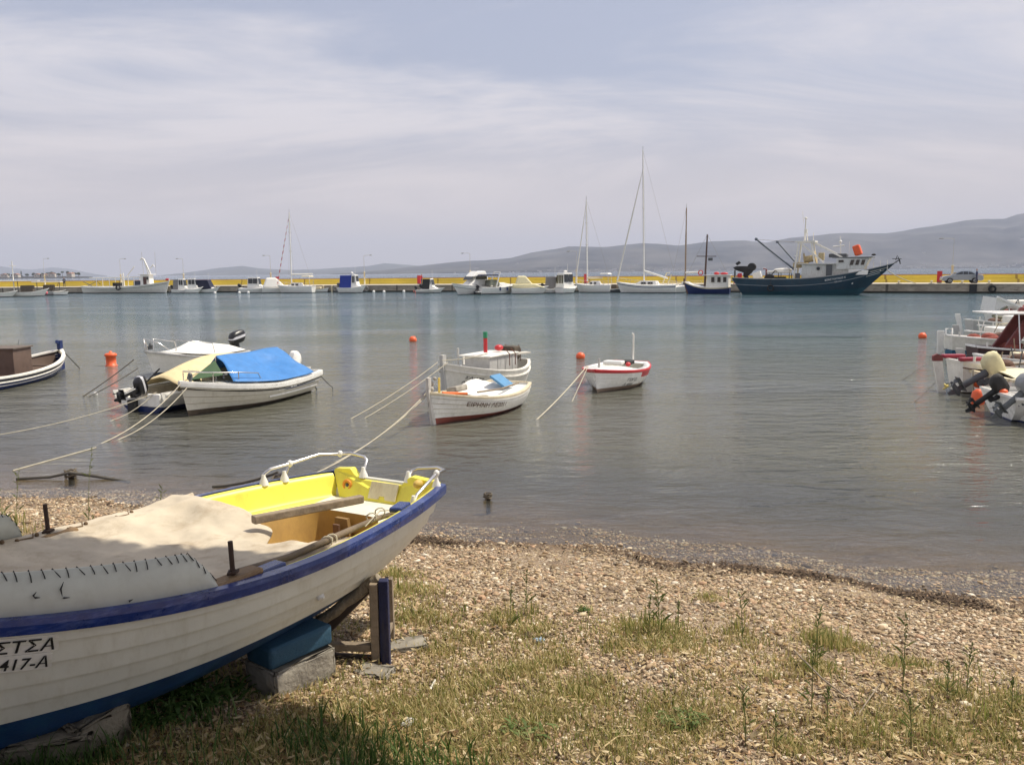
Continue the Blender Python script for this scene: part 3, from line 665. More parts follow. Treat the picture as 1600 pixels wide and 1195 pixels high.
# ---- parked car
def car(p, rz):
    t = thing('parked_car', 'silver saloon car parked on the quay beside the yellow wall', 'car', p, rz)
    SIL = mat('silver_car_paint', (.27, .31, .35), .3, metal=.5, var=.03, coat=.6)
    W = .84
    low = [(-2.15, .38), (-2.18, .62), (-2.1, .9), (-1.95, .97), (-1.35, 1.0), (-.6, 1.0), (.5, .99), (1.0, .95), (1.75, .86), (2.08, .74), (2.17, .55), (2.15, .35), (1.85, .26)]
    wheel = lambda cx: [(cx + .36 * cos(a), .3 + .36 * sin(a)) for a in [0.15 + (pi - .3) * i / 7 for i in range(8)]]
    poly = low + wheel(1.32)[0:8] + wheel(-1.3)[0:8] + [(-1.9, .28)]
    mb = MB(); ins = [(x * .985, z + (.02 if z < .6 else -.02)) for x, z in poly]
    mb.prism(poly, -W + .05, W - .05, m=0); mb.prism(poly, -W + .05, -W, m=0, sc1=ins); mb.prism(poly, W - .05, W, m=0, sc1=ins)
    mb.build('body', SIL, t)
    cab = MB(); rr = [(-1.55, 1.0, .76), (-.95, 1.36, .6), (-.3, 1.43, .58), (.25, 1.39, .58), (1.0, .97, .74)]
    cab.loft([[Vector((x, w_, z)), Vector((x, -w_, z)), Vector((x, -.78, .96)), Vector((x, .78, .96))] for x, z, w_ in rr], cap=True, smooth=False); cab.build('cabin', SIL, t)
    for sd in (1, -1):
        wn = MB()
        def wp(pts): wn.add([Vector((x, sd * (.795 - (z - 1.0) * .47), z)) for x, z in pts], [tuple(range(len(pts)))])
        wp([(-1.3, 1.03), (-.92, 1.29), (-.62, 1.34), (-.62, 1.03)]); wp([(-.56, 1.03), (-.56, 1.35), (-.1, 1.36), (-.06, 1.03)]); wp([(.0, 1.03), (-.04, 1.36), (.2, 1.33), (.78, 1.03)])
        wn.build('side_window', GLASS, t)
        for cx in (1.32, -1.3):
            wh = MB(); M = Matrix.Rotation(pi / 2, 4, 'X'); wh.lathe([(.2, -.1), (.29, -.1), (.315, -.06), (.315, .06), (.29, .1), (.2, .1)], (cx, sd * (W - .1), .315), 20, M=M); wo = wh.build('wheel', RUBBER, t)
            rm = MB(); rm.lathe([(.0, -.085), (.2, -.1), (.2, .1), (0, .085)], (cx, sd * (W - .09), .315), 12, M=M); rm.build('rim', MGREY, wo)
        MB().ball((2.05, sd * .62, .68), (.1, .16, .08)).build('headlight', mat('lamp_glass', (.7, .72, .75), .15), t)
        MB().box((-2.13, sd * .62, .8), (.08, .3, .14)).build('tail_light', REDP, t)
        MB().box((.72, sd * .93, 1.0), (.1, .16, .1)).build('mirror', SIL, t, bevel=.02)
    mb = MB(); mb.add([(1.02, -.62, 1.0), (1.02, .62, 1.0), (.3, .52, 1.385), (.3, -.52, 1.385)], [(0, 1, 2, 3)]); mb.add([(-1.56, -.62, 1.02), (-1.56, .62, 1.02), (-.97, .52, 1.355), (-.97, -.52, 1.355)], [(0, 3, 2, 1)]); o = mb.build('windscreen', GLASS, t); o.location = (.012, 0, .02)
car(Q(1501, 3.0, QZ + .01), pi + QA + R(7))

# ---- people on the quay (about a centimetre high in the picture)
def person(name_lab, p, rz, top, legs, arm=.3, h=1.72):
    bm_v = [(0, 0, .95), (0, 0, 1.15), (0, 0, 1.38), (0, 0, 1.5), (0.02, 0, 1.62), (.02, 0, 1.74), (0, .1, .9), (.03, .11, .48), (-.02, .12, .06), (.12, .13, .03), (0, -.1, .9), (-.05, -.11, .48), (-.08, -.12, .06), (.06, -.13, .03), (0, .2, 1.38), (.02, .27, 1.12), (.12, .26, .9), (0, -.2, 1.38), (.02, -.27, 1.12), (.14, -.24, .92)]
    ed = [(0, 1), (1, 2), (2, 3), (3, 4), (4, 5), (0, 6), (6, 7), (7, 8), (8, 9), (0, 10), (10, 11), (11, 12), (12, 13), (2, 14), (14, 15), (15, 16), (2, 17), (17, 18), (18, 19)]
    rad = [(.15, .12), (.14, .1), (.17, .11), (.06, .06), (.1, .085), (.085, .08), (.1, .1), (.065, .065), (.045, .045), (.04, .03), (.1, .1), (.065, .065), (.045, .045), (.04, .03), (.06, .06), (.045, .045), (.035, .03), (.06, .06), (.045, .045), (.035, .03)]
    me = bpy.data.meshes.new('person'); me.from_pydata([(x, y, z) for x, y, z in bm_v], ed, []); o = bpy.data.objects.new('person', me); COL.objects.link(o)
    o.modifiers.new('skin', 'SKIN'); me.skin_vertices
    for i, r_ in enumerate(rad): me.skin_vertices[0].data[i].radius = r_
    me.skin_vertices[0].data[0].use_root = True
    sb = o.modifiers.new('s', 'SUBSURF'); sb.levels = sb.render_levels = 1
    m = bpy.data.materials.new('person_clothes'); m.use_nodes = True; tt = m.node_tree; g = tt.nodes.new('ShaderNodeTexCoord'); s_ = tt.nodes.new('ShaderNodeSeparateXYZ'); tt.links.new(g.outputs['Object'], s_.inputs[0])
    r_ = tt.nodes.new('ShaderNodeValToRGB'); r_.color_ramp.interpolation = 'CONSTANT'; mr = tt.nodes.new('ShaderNodeMath'); mr.operation = 'DIVIDE'; mr.inputs[1].default_value = 2; tt.links.new(s_.outputs[2], mr.inputs[0]); tt.links.new(mr.outputs[0], r_.inputs[0])
    e = r_.color_ramp.elements; e[0].color = (*legs, 1); e[1].position = .48; e[1].color = (*top, 1); x = e.new(.745); x.color = (.35, .2, .14, 1); x = e.new(.86); x.color = (.03, .02, .015, 1)
    tt.links.new(r_.outputs[0], tt.nodes['Principled BSDF'].inputs['Base Color']); me.materials.append(m)
    o.location = p; o.rotation_euler = (0, 0, rz); o.scale = (h / 1.78,) * 3
    return tag(o, name_lab, 'person')
person('person in dark clothes standing on the quay by the awning boats', Q(101, .8, QZ + .01), 2.0, (.03, .035, .05), (.04, .04, .05))
person('person in dark blue standing behind the silver parked car', Q(1525, 1.6, QZ + .01), 2.6, (.02, .03, .09), (.02, .025, .06))
person('person with a red top and blue trousers standing on the quay near the black-hooded boat', Q(659, 1.0, QZ + .01), .6, (.5, .03, .04), (.03, .04, .15))

# ---- trees and houses on the far cape
FOL = mat('far_foliage', (.035, .055, .025), .95, var=.5, scale=.4)
TRK = mat('far_trunk', (.08, .06, .045), .9)
for k, (px, hgt, wd, kind) in enumerate([(10, 6, 11, 0), (21, 6, 8, 0), (34, 10, 5, 1), (44, 6, 7, 0), (54, 7.5, 9, 0), (70, 7, 9, 0), (79, 8, 6, 0), (86, 9, 8, 0), (97, 6, 8, 0), (104, 9, 5, 2), (113, 9, 5, 2), (91, 7, 7, 0), (124, 8, 8, 0), (131, 7.5, 7, 0)]):
    Y = 1780 + rnd.uniform(-30, 30); c = PD(px * .92 + 2, 430, Y); s_ = 1.25
    t = thing('tree', ['broad dark tree on the far cape', 'pointed conifer on the far cape', 'slender palm-like tree on the far cape'][kind] + (' number' if False else ''), 'tree', (c.x, c.y, 3.2), 0, 'trees on the far cape')
    t['label'] = {0: ['low bush-like tree at the left frame edge on the far cape', 'small round tree beside the leftmost bush on the far cape', '', 'dark round tree just right of the conifer on the far cape', 'round tree above the awning boats on the far cape', 'round tree by the middle houses of the far cape', 'narrow upright tree by the middle houses of the far cape', 'tall broad tree in the middle of the far cape', 'low tree left of the slender trees on the far cape', '', '', 'small tree behind the tall broad one on the far cape', 'left tree of the last dark pair on the cape tip', 'last tree at the right tip of the far cape'][k], 1: 'pointed conifer taller than its neighbours on the far cape', 2: 'slender tree with a small top on the far cape' if k == 9 else 'slender small-topped tree nearer the cape tip'}[kind]
    tk = MB(); tk.tube([(0, 0, -2), (0, 0, hgt * s_ * .6)], [.5, .25], 6); tk.build('trunk', TRK, t)
    cr_ = MB()
    for j in range(26):
        if kind == 1: z = rnd.uniform(.15, 1); rr_ = (1 - z) * wd * .5; a = rnd.uniform(0, 6.3); cr_.ball((cos(a) * rr_ * .7, sin(a) * rr_ * .7, hgt * s_ * z), rnd.uniform(.5, 1.3), nu=6, nv=4)
        else:
            a = rnd.uniform(0, 6.3); rr_ = wd * .5 * sqrt(rnd.random()); z = (.72 if kind == 2 else .42) + rnd.random() * (.25 if kind == 2 else .5) * (1 - (rr_ / wd * 1.3) ** 2)
            cr_.ball((cos(a) * rr_, sin(a) * rr_, hgt * s_ * z), (rnd.uniform(.9, 2.2) * (.6 if kind == 2 else 1), rnd.uniform(.9, 2), rnd.uniform(.7, 1.5)), nu=6, nv=4)
    cr_.build('crown', FOL, t)
for k, (px, wd) in enumerate([(6, 14), (26, 12), (62, 12), (74, 10), (86, 14), (116, 8), (120, 7)]):
    Y = 1755; c = PD(px * .92 + 2, 430, Y); h = rnd.uniform(5, 7)
    t = thing('house', ['pale house at the left frame edge on the far cape', 'pale house left of the conifer on the far cape', 'low pale house right of the round tree on the far cape', 'small pale house between the middle trees of the far cape', 'largest pale house in the middle of the far cape', 'small pale house left of the last trees on the cape', 'tiny pale house beside the last trees on the cape'][k], 'house', (c.x, c.y, 2.2), rnd.uniform(-.3, .3), 'houses on the far cape')
    MB().box((0, 0, h / 2), (wd, 9, h)).build('wall', mat('house_plaster', (.62, .56, .48), .9), t)
    MB().prism([(-wd / 2 - .5, h), (wd / 2 + .5, h), (0, h + 2.2)], -5, 5).build('roof', mat('house_tiles', (.35, .18, .12), .9), t)
    w_ = MB()
    for i in (-1, 1): w_.box((i * wd * .25, -4.52, h * .55), (1.4, .1, 1.6))
    w_.build('window', GLASS, t)
# ================================================================== the beached boat in the foreground
FB = thing('beached_boat', 'beached boat with yellow inside, blue rail and canvas cover, propped on blocks', 'boat', (-.901, 5.887, 0), 4.214)
FBM = Matrix.Translation((-.901, 5.887, 0)) @ Matrix.Rotation(4.214, 4, 'Z'); FBI = FBM.inverted()
H = Hull(3.95, .77, rs=.60, tm=.42, bp=2.3, zs=1.43, zm=1.459, zb=1.86, k0=.80, ks=.90, kb=1.0, rake=.35, srake=.26, full=.80)
WH = mat('beached_hull_white', (.66, .64, .54), .36, var=.08, scale=3, dirt=(.38, .32, .2), dirt_amt=.32, dirt_scale=(5, 5, 1.3), bump=.0025, bscale=9)
BB = mat('beached_hull_blue', (.012, .06, .17), .6, var=.3, scale=5, dirt=(.02, .10, .16), dirt_amt=.6, bump=.002)
H.shell(FB, [WH, BB, mat('lap_seam_grime', (.20, .17, .11), .8, var=.3)], zaf=1.06, zaf2=1.17, strakes=5, step=.022, n=60, seam=2)  # third material paints the shadow lines under the plank laps
OCH = mat('ochre_gelcoat', (.50, .30, .075), .55, var=.15, dirt=(.28, .15, .05), dirt_amt=.5)
YEL2 = YELLOW
H.rail(FB, BLUERAIL, w=.05, h=.062, out=.034, dz=.018, name='blue_rail', transom=False, n=80)
# inner wall down to the side deck, deck with the rounded well, the well itself
DZ = .145
def fbz(t): return H.g(t) - DZ
def inb(t, th=.05): return max(.01, H.b(t) - th)
mb = MB()
for sd in (1, -1):
    rings = []
    for t_ in H.ts(34, .02, .97):
        b0 = H.b(t_); rings.append([Vector((t_ * H.L, sd * (b0 - .012), H.g(t_) + .012)), Vector((t_ * H.L, sd * max(.008, b0 - .045), H.g(t_) + .012)), Vector((t_ * H.L, sd * max(.006, b0 - .062), H.g(t_) - .02)), Vector((t_ * H.L, sd * max(.004, b0 - .085), fbz(t_) + .02)), Vector((t_ * H.L, sd * max(.002, b0 - .105), fbz(t_)))])
    mb.loft(rings, ring_closed=False)
mb.build('inner_wall', YEL2, FB)
# stern inner board with raised corners and a dip
yb = H.b(.012) - .02; g0 = H.g(0)
prof = [(-yb, g0 - .3), (-yb, g0 + .02), (-yb * .98, g0 + .045), (-yb + .16, g0 + .06), (-yb + .19, g0 + .02), (-yb + .25, g0 - .01), (yb - .30, g0 - .015), (yb - .26, g0 + .035), (yb - .22, g0 + .055), (yb * .9, g0 + .04), (yb, g0 + .02), (yb, g0 - .3)]
prof = [(y * (1 - .3 * max(0, g0 - z) / .19), z) for y, z in [(y, max(z, g0 - .19)) for y, z in prof]]
bx0 = lambda z: .26 * max(0, (g0 - z)) / .50
tbm = MB(); nn = len(prof); tbm.add([(bx0(z) - .012 + (0 if z > g0 - .1 else .04), y, z) for y, z in prof] + [(bx0(z) + .055, y, z) for y, z in prof], [tuple(range(nn))[::-1], tuple(range(nn, 2 * nn))] + [(i, (i + 1) % nn, nn + (i + 1) % nn, nn + i) for i in range(nn)])
tbm.build('transom_board', YEL2, FB, bevel=.01)
cx, cy, ax_, ay_ = .275 * H.L, 0.0, .165 * H.L, .44
dk = MB(); NA = 96; lo_ = []; li = []; lw = []; lf = []
for i in range(NA):
    a = 2 * pi * i / NA; c_, s_ = cos(a), sin(a); e = .42
    x = cx + ax_ * (abs(c_) ** e) * (1 if c_ > 0 else -1); bw_ = (H.b(x / H.L) - .27); y = bw_ * (abs(s_) ** e) * (1 if s_ > 0 else -1)
    li.append(Vector((x, y, fbz(x / H.L) + .0))); lw.append(Vector((x, y * .97, fbz(x / H.L) - .03))); lf.append(Vector((x + (.03 if c_ < 0 else 0), y * .74, 1.02)))
    # outer: push out to the boundary
    xo = x + (x - cx) * 3; xo = min(max(xo, .13), 2.4) if abs(c_) > .55 else min(max(x, .13), 2.4)
    yo = (H.b(xo / H.L) - .10) * (1 if s_ > 0 else -1) if abs(s_) > .30 else (H.b(xo / H.L) - .10) * (s_ / .30)
    lo_.append(Vector((xo, yo, fbz(xo / H.L))))
md_ = lambda i, j: 0
dk.loft([lo_, [a.lerp(b_, .5) for a, b_ in zip(lo_, li)], [a.lerp(b_, .93) for a, b_ in zip(lo_, li)], [v + Vector((0, 0, -.006)) for v in li]], smooth=False, mf=lambda i, j: 1 if (lo_[j].x + lo_[(j + 1) % NA].x) / 2 < .2 and (li[j].x < .62 * cx) else 0)
WD = mat('white_seat_gelcoat', (.78, .74, .62), .4, var=.05, dirt=(.6, .5, .3), dirt_amt=.3)
dk.build('side_deck', [YEL2, WD], FB)
dw = MB(); dw.loft([[v + Vector((0, 0, -.006)) for v in li], lw, [a.lerp(b_, .5) + Vector((0, 0, .0)) for a, b_ in zip(lw, lf)], lf]); dw.add(lf, [tuple(range(NA))]); dw.build('well', OCH, FB)
fr_ = MB()   # frame rib inside the well
fr_.prism([(-.05, fbz(.12) - .03), (.05, fbz(.12) - .03), (.09, 1.03), (-.09, 1.03)], .012, .042, axis='x'); o = fr_.build('well_rib', mat('rib_brown', (.28, .17, .06), .6), FB); o.location = (cx - ax_ + .03, -.02, 0)
MB().beam((cx - ax_ + .12, -.02, fbz(.15) - .06), (cx - ax_ + .12, -.02, fbz(.15) - .19), .05, .02).build('knee', BROWNW, FB, bevel=.004)
# white plate, orange rope eyes, cleats
pl = MB().prism([(-.12, -.065), (-.03, -.065), (-.02, -.04), (.02, -.04), (.03, -.065), (.12, -.065), (.12, .06), (-.12, .06)], 0, .012, axis='x'); o = pl.build('transom_plate', mat('plate_cream', (.72, .64, .42), .5, dirt=(.35, .22, .08)), FB, bevel=.003); o.location = (.092, .03, g0 - .065); o.rotation_euler = (0, R(-27), 0)
for yy, zz, xx in ((-.30, g0 - .055, .095), (.40, g0 - .09, .115)):
    o = MB().tube([(0, .032 * cos(a * pi / 6), .032 * sin(a * pi / 6)) for a in range(12)], .011, 6, closed=True).build('orange_eye', mat('orange_rope', (.75, .28, .03), .6), FB); o.location = (xx, yy, zz)
    MB().ball((xx, yy, zz), .014).build('eye_bolt', DGREY, FB)
MB().ball((.10, H.b(0) - .13, g0 + .025), (.045, .03, .03)).build('yellow_knob', mat('knob_tan', (.62, .42, .1), .6), FB)
# stern rails
def loc(px, py, z): return FBI @ P(px, py, z)
def rail_thing(pts, posts, joints, nm='grab_rail'):
    m_ = MB(); m_.tube(pts, .0115, 8)
    for a, b_ in posts: m_.tube([a, b_], .010, 8)
    ro = m_.build(nm, CHROME, FB)
    for j in joints: MB().ball(j, (.021, .021, .026), nu=8, nv=6).build('rail_joint', WHITE2, ro)
    for f in [pts[0], pts[-1]] + [b_ for a, b_ in posts]: MB().lathe([(.035, -.03), (.03, -.01), (.014, .03), (.012, .045)], f, 10).build('rail_foot', WHITE2, ro)
def gp(t_, sd, dz=0, ins=.03): return Vector((t_ * H.L, sd * (H.b(t_) - ins), H.g(t_) + .035 + dz))
rail_thing([gp(.152, -1, 0), gp(.15, -1, .05), gp(.138, -1, .075), gp(.10, -1, .09), gp(.045, -1, .125), Vector((.02, -.42, g0 + .15)), Vector((-.03, -.36, g0 + .15)), Vector((-.05, -.25, g0 + .13)), Vector((-.035, -.215, g0 + .11)), Vector((.03, -.2, g0 + .03))],
           [(gp(.10, -1, .09), gp(.112, -1, 0))], [gp(.10, -1, .09), Vector((.02, -.42, g0 + .15))])
rail_thing([gp(.10, 1, -.06, .09), gp(.088, 1, -.02, .08), gp(.06, 1, .025, .05), gp(.018, 1, .07, .02), Vector((-.10, .42, g0 + .09)), Vector((-.105, .36, g0 + .10)), Vector((-.06, .22, g0 + .09)), Vector((-.03, .19, g0 + .075)), Vector((.03, .2, g0 + .04))],
           [(gp(.018, 1, .07, .02), gp(.02, 1, 0, .02))], [gp(.018, 1, .07, .02)])
# worn blue blocks under the rail at two places, wooden pads with oar pins
for t_ in (.165, .475):
    p = H.gun(t_, 1, -.075); o = MB().box((0, 0, 0), (.16, .085, .035)).build('blue_rail_block', BLUERAIL, FB, bevel=.012); o.location = p + Vector((0, 0, .012)); o.rotation_euler = (0, 0, atan2(H.b(t_ + .02) - H.b(t_ - .02), .04 * H.L))
for sd in (1, -1):
    p = H.gun(.532, sd, -.06); pd_ = MB().box((0, 0, .02), (.30, .10, .035)).build('oar_pad', mat('pad_wood', (.24, .15, .07), .7, var=.3, dirt=(.15, .08, .04), bump=.004), FB, bevel=.018); pd_.location = p
    q_ = MB(); q_.tube([(0, 0, .03), (.006, .0, .20)], .0115, 8); q_.tube([(-.03, 0, .05), (0, .02, .055), (.03, 0, .05), (0, -.02, .055), (-.03, 0, .05)], .008, 5); q_.build('oar_pin', mat('rusty_iron', (.06, .035, .025), .8, var=.4), pd_)
# washboards with lacing
def washboard(sd):
    m_ = MB(); lc = MB(); rings = []; n = 46; T0, T1 = .562, .955
    def top(t_):
        e = (t_ - T0) / (T1 - T0); h = .175 * min(1, (max(e, 0) / .07)) ** .6 if e < .07 else .175
        if e > .95: h *= sqrt(max(0, (1 - e) / .05))
        return h
    for i in range(n):
        t_ = T0 + (T1 - T0) * (i / (n - 1)) ** 1.15; h = top(t_); b0 = H.b(t_); x = t_ * H.L; z = H.g(t_) + .008
        y0 = b0 - .008; y1 = b0 - .012 - h * .26
        rings.append([Vector((x, sd * (y0 + .008), z)), Vector((x, sd * ((y0 + y1) / 2 + .006), z + h * .5)), Vector((x, sd * (y1 + .006), z + h)), Vector((x, sd * (y1 - .004), z + h)), Vector((x, sd * ((y0 + y1) / 2 + .002), z + h * .5)), Vector((x, sd * (y0 - .006), z))])
    m_.loft(rings, cap=True); WB = mat('washboard_canvas', (.56, .57, .50), .7, var=.1, scale=5, dirt=(.38, .36, .28), dirt_amt=.3, bump=.003, bscale=5)
    wo = m_.build('washboard', WB, FB)
    t_ = T0 + .006
    while t_ < T1 - .01:
        h = top(t_); b0 = H.b(t_); x = t_ * H.L; z = H.g(t_) + .008 + h; y1 = b0 - .012 - h * .26; dp = rnd.uniform(.028, .04); dxx = rnd.uniform(-.012, .016) - .008
        lc.tube([(x, sd * (y1 - .012), z - .01), (x + .002, sd * (y1 + .001), z + .006), (x + dxx * .5, sd * (y1 + .013), z - dp * .5), (x + dxx, sd * (y1 + .02), z - dp)], .0021, 5); t_ += rnd.uniform(.0085, .0125) if t_ > .6 else .007
    lc.build('lacing', BLACKM, wo)
    if sd == 1:
        for (t1, z1, t2, z2) in ((.718, .13, .722, .075), (.722, .07, .716, .068), (.742, .10, .744, .075), (.744, .08, .74, .078), (.66, .03, .664, .02)):
            f = lambda t_, z_: Vector((t_ * H.L, H.b(t_) - .008 - z_ * .26 + .014, H.g(t_) + .008 + z_))
            MB().tube([f(t1, z1), f((t1 + t2) / 2 + .002, (z1 + z2) / 2), f(t2, z2)], [.001, .004, .001], 5).build('tear', BLACKM, wo)
washboard(1); washboard(-1)
# canvas cover: creased cloth
t9 = CANVAS.node_tree; b9 = t9.nodes['Principled BSDF']; tc9 = t9.nodes.new('ShaderNodeTexCoord'); n9 = t9.nodes.new('ShaderNodeTexNoise')
try: n9.noise_type = 'RIDGED_MULTIFRACTAL'
except Exception: pass
n9.inputs['Scale'].default_value = 2.6; n9.inputs['Detail'].default_value = 6; n9.inputs['Distortion'].default_value = .8; t9.links.new(tc9.outputs['Object'], n9.inputs['Vector'])
bp9 = t9.nodes.new('ShaderNodeBump'); bp9.inputs['Strength'].default_value = .8; bp9.inputs['Distance'].default_value = .02; t9.links.new(n9.outputs[0], bp9.inputs['Height'])
old9 = b9.inputs['Normal'].links[0].from_node; t9.links.new(bp9.outputs[0], old9.inputs['Normal'])
nt_, nv_ = 70, 44; V = []
for i in range(nt_ + 1):
    e = i / nt_
    for j in range(nv_ + 1):
        v = -1 + 2 * j / nv_                      # -1 starboard, +1 port
        ta = .262 + .045 * (v + 1) / 2 + .026 * sin(v * 5 + .6) + .012 * sin(v * 13)
        t_ = ta + (.955 - ta) * e
        x = t_ * H.L; b0 = H.b(t_)
        y = v * (b0 - (.02 if v < 0 else .07)); s01 = (v + 1) / 2
        zst = H.g(t_) + .035; zpt = H.g(t_) - .025
        z = zst * (1 - s01) + zpt * s01
        z -= .10 * sin(pi * s01) * (1 - .35 * e)
        dxp = (t_ - .315) * H.L; dyp = (v + .74) * .72; rp_ = sqrt(dxp * dxp + dyp * dyp); th_ = atan2(dyp, dxp + 1e-6)
        z += .10 * math.exp(-(rp_ / .13) ** 1.2)                                   # propped up at one point
        z += .02 * math.exp(-((t_ - .385) / .05) ** 2 - ((v - .0) / .35) ** 2) + .03 * math.exp(-((t_ - .50) / .05) ** 2 - ((v - .15) / .4) ** 2)
        rdg = lambda q_: (1 - abs(sin(q_))) ** 3.2
        z += (.05 * rdg(th_ * 2.6 + .5) + .03 * rdg(th_ * 5.3 + 1.9 + rp_)) * math.exp(-rp_ / .55) * min(1, rp_ / .08)
        z += .022 * rdg(5.2 * t_ * 3.95 * .8 + 1.6 * v + .6 * sin(5 * v)) * (.35 + .65 * float(_n(t_ * 9, v * 2, 1, 30)))
        fold = (float(_n(t_ * 30, v * 4, 1, 31)) - .5) * .028 + (float(_n(t_ * 75, v * 13, 1, 32)) - .5) * .012 + .007 * rdg(13 * v - 25 * t_)
        edge = min(1, (1 - abs(v)) * 5 + .15)
        z += fold * edge
        if e < .06: z -= .05 * (1 - e / .06) ** 2 * edge       # hem drops into the well
        if .02 < t_ < .52 and abs(y) > H.b(t_) - .30: z = max(z, fbz(t_) + .014)
        V.append((x, y, z))
ii = np.arange((nt_ + 1) * (nv_ + 1)).reshape(nt_ + 1, nv_ + 1)
cv = npmesh('canvas_cover', V, np.stack([ii[:-1, :-1], ii[:-1, 1:], ii[1:, 1:], ii[1:, :-1]], -1).reshape(-1, 4), CANVAS, FB, smooth=True)
md = cv.modifiers.new('solid', 'SOLIDIFY'); md.thickness = .006; md = cv.modifiers.new('s', 'SUBSURF'); md.levels = md.render_levels = 1
tie = MB()
for t_ in (.40, .475, .55, .60, .66):
    a = Vector((t_ * H.L, -(H.b(t_) - .03), H.g(t_) + .045)); tie.tube([a, a + Vector((.03, .05, -.004)), a + Vector((.12, .06, .006))], .0045, 5); tie.ball(a + Vector((.0, .035, .0)), .012, nu=8, nv=5); tie.ball(a + Vector((.12, .06, .004)), .012, nu=8, nv=5)
tie.build('cover_tie', mat('tie_brown', (.16, .10, .05), .7), cv)
# bow thwart seen at the left edge, through-hull fitting, name plates
o = MB().lathe([(.024, 0), (.024, .012), (.014, .018), (.006, .03)], n=14, M=Matrix.Rotation(-pi / 2, 4, 'X')).build('hull_outlet', WHITE2, FB); p = H.pt(.385, .74, 1, .008); o.location = p
H.write(FB, "ΣΤΣΑ", .783, .122, .074, shear=.25, z_rel=True, off=.008, plate=.016, sx=1.0)
H.write(FB, "2417-Α", .788, .200, .072, shear=.25, z_rel=True, off=.008, plate=.016, sx=.92)
def world_item(mb, name, m, label, cat, **k):
    o = mb.build(name, m, **k); return tag(o, label, cat)
# weathered spar over the well and oar along the near side (loose, lying in the boat)
a = P(395, 812, H.g(.3) + .00); b_ = P(566, 779, H.g(.1) + .0)
world_item(MB().beam(a, b_, .055, .05, taper=1.0), 'wooden_spar', WOOD, 'weathered grey wooden spar lying across the open well of the beached boat', 'spar', bevel=.008)
oa = thing('oar', 'grey wooden oar lashed along the near side inside the beached boat', 'oar', P(420, 872, H.g(.42) - .0))
def ol(t_, ins, dz): return FBM @ Vector((t_ * H.L, H.b(t_) - ins, H.g(t_) + dz)) - oa.location
MB().tube([ol(.10, .20, -.10), ol(.2, .165, -.03), ol(.3, .15, .0), ol(.42, .15, .0), ol(.5, .17, .005)], [.014, .016, .018, .019, .017], 10).build('shaft', mat('dark_oar_wood', (.20, .15, .10), .8, var=.35, bump=.003), oa)
bl = MB(); bl.beam(ol(.30, .135, -.035), ol(.47, .12, -.02), .055, .018); bl.build('blade', WOOD, oa, bevel=.006)
bl = MB()
for t_, i_ in ((.195, .165), (.225, .16), (.335, .15), (.345, .15)):
    c_ = ol(t_, i_, .0)
    bl.tube([c_ + Vector((.03 * cos(a_), .022 * sin(a_ * 2) * .4, .028 * sin(a_))) for a_ in [k * pi / 5 for k in range(10)]], .0045, 5, closed=True)
bl.tube([ol(.06, .13, -.03), ol(.1, .15, -.08), ol(.195, .165, .01), ol(.26, .12, -.01)], .0035, 5)
bl.build('lashing', ROPE, oa)
# ---- supports
CUSH = mat('blue_foam_cushion', (.022, .075, .125), .75, var=.15, dirt=(.04, .09, .12), bump=.003)
pb = PG(500, 1062); 
def chunk(name, c, d, rz, m, label, cat, group=None, bev=.02, jit=.012, tilt=0.0):
    bm = bmesh.new(); bmesh.ops.create_cube(bm, size=1); bmesh.ops.scale(bm, vec=d, verts=bm.verts); bmesh.ops.bevel(bm, geom=bm.edges[:], offset=bev, segments=3, affect='EDGES', profile=.6)
    bmesh.ops.subdivide_edges(bm, edges=bm.edges[:], cuts=2, use_grid_fill=True)
    r2 = random.Random(int(c[0] * 1e4) % 999)
    for v in bm.verts: v.co += Vector((r2.uniform(-1, 1), r2.uniform(-1, 1), r2.uniform(-1, 1))) * jit * .35
    me = bpy.data.meshes.new(name); bm.to_mesh(me); bm.free(); me.materials.append(m)
    for p_ in me.polygons: p_.use_smooth = True
    o = bpy.data.objects.new(name, me); COL.objects.link(o); o.location = c; o.rotation_euler = (tilt, 0, rz); return tag(o, label, cat, group)
cax = 4.214
cu = FBM @ Vector((1.22, .42, 0)); gzc = gzf(cu.x, cu.y)
def under(x, y): p = FBM @ Vector((x, y, 0)); return p.x, p.y
kx = lambda x: H.k(x / H.L)
CP = P(474, 1032, .86)
_cx, _cy = CP.x - .10, CP.y + .12; _g = gzf(_cx, _cy)
TOPZ = .975
chunk('concrete_block', (_cx + .0, _cy + .0, (_g + TOPZ - .13) / 2 - .02), (.40, .26, TOPZ - .13 - _g + .04), R(52), CONC, 'rough concrete block under the blue foam cushion', 'block', 'blocks propping the beached boat', .015, .02)
chunk('foam_cushion', (_cx, _cy, TOPZ - .062), (.42, .22, .12), R(52), CUSH, 'blue foam cushion on a concrete block under the beached hull', 'cushion', None, .03, .004, R(0))
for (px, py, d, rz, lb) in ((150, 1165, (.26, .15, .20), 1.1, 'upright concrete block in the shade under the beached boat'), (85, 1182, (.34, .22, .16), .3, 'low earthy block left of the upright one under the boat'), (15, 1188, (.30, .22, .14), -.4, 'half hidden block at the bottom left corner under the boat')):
    p = PG(px, py); chunk('concrete_block', (p.x, p.y, p.z + d[2] / 2 - .04), d, rz, mat('earthy_concrete', (.2, .17, .12), .95, var=.3, bump=.01), lb, 'block', 'blocks propping the beached boat', .02, .03)
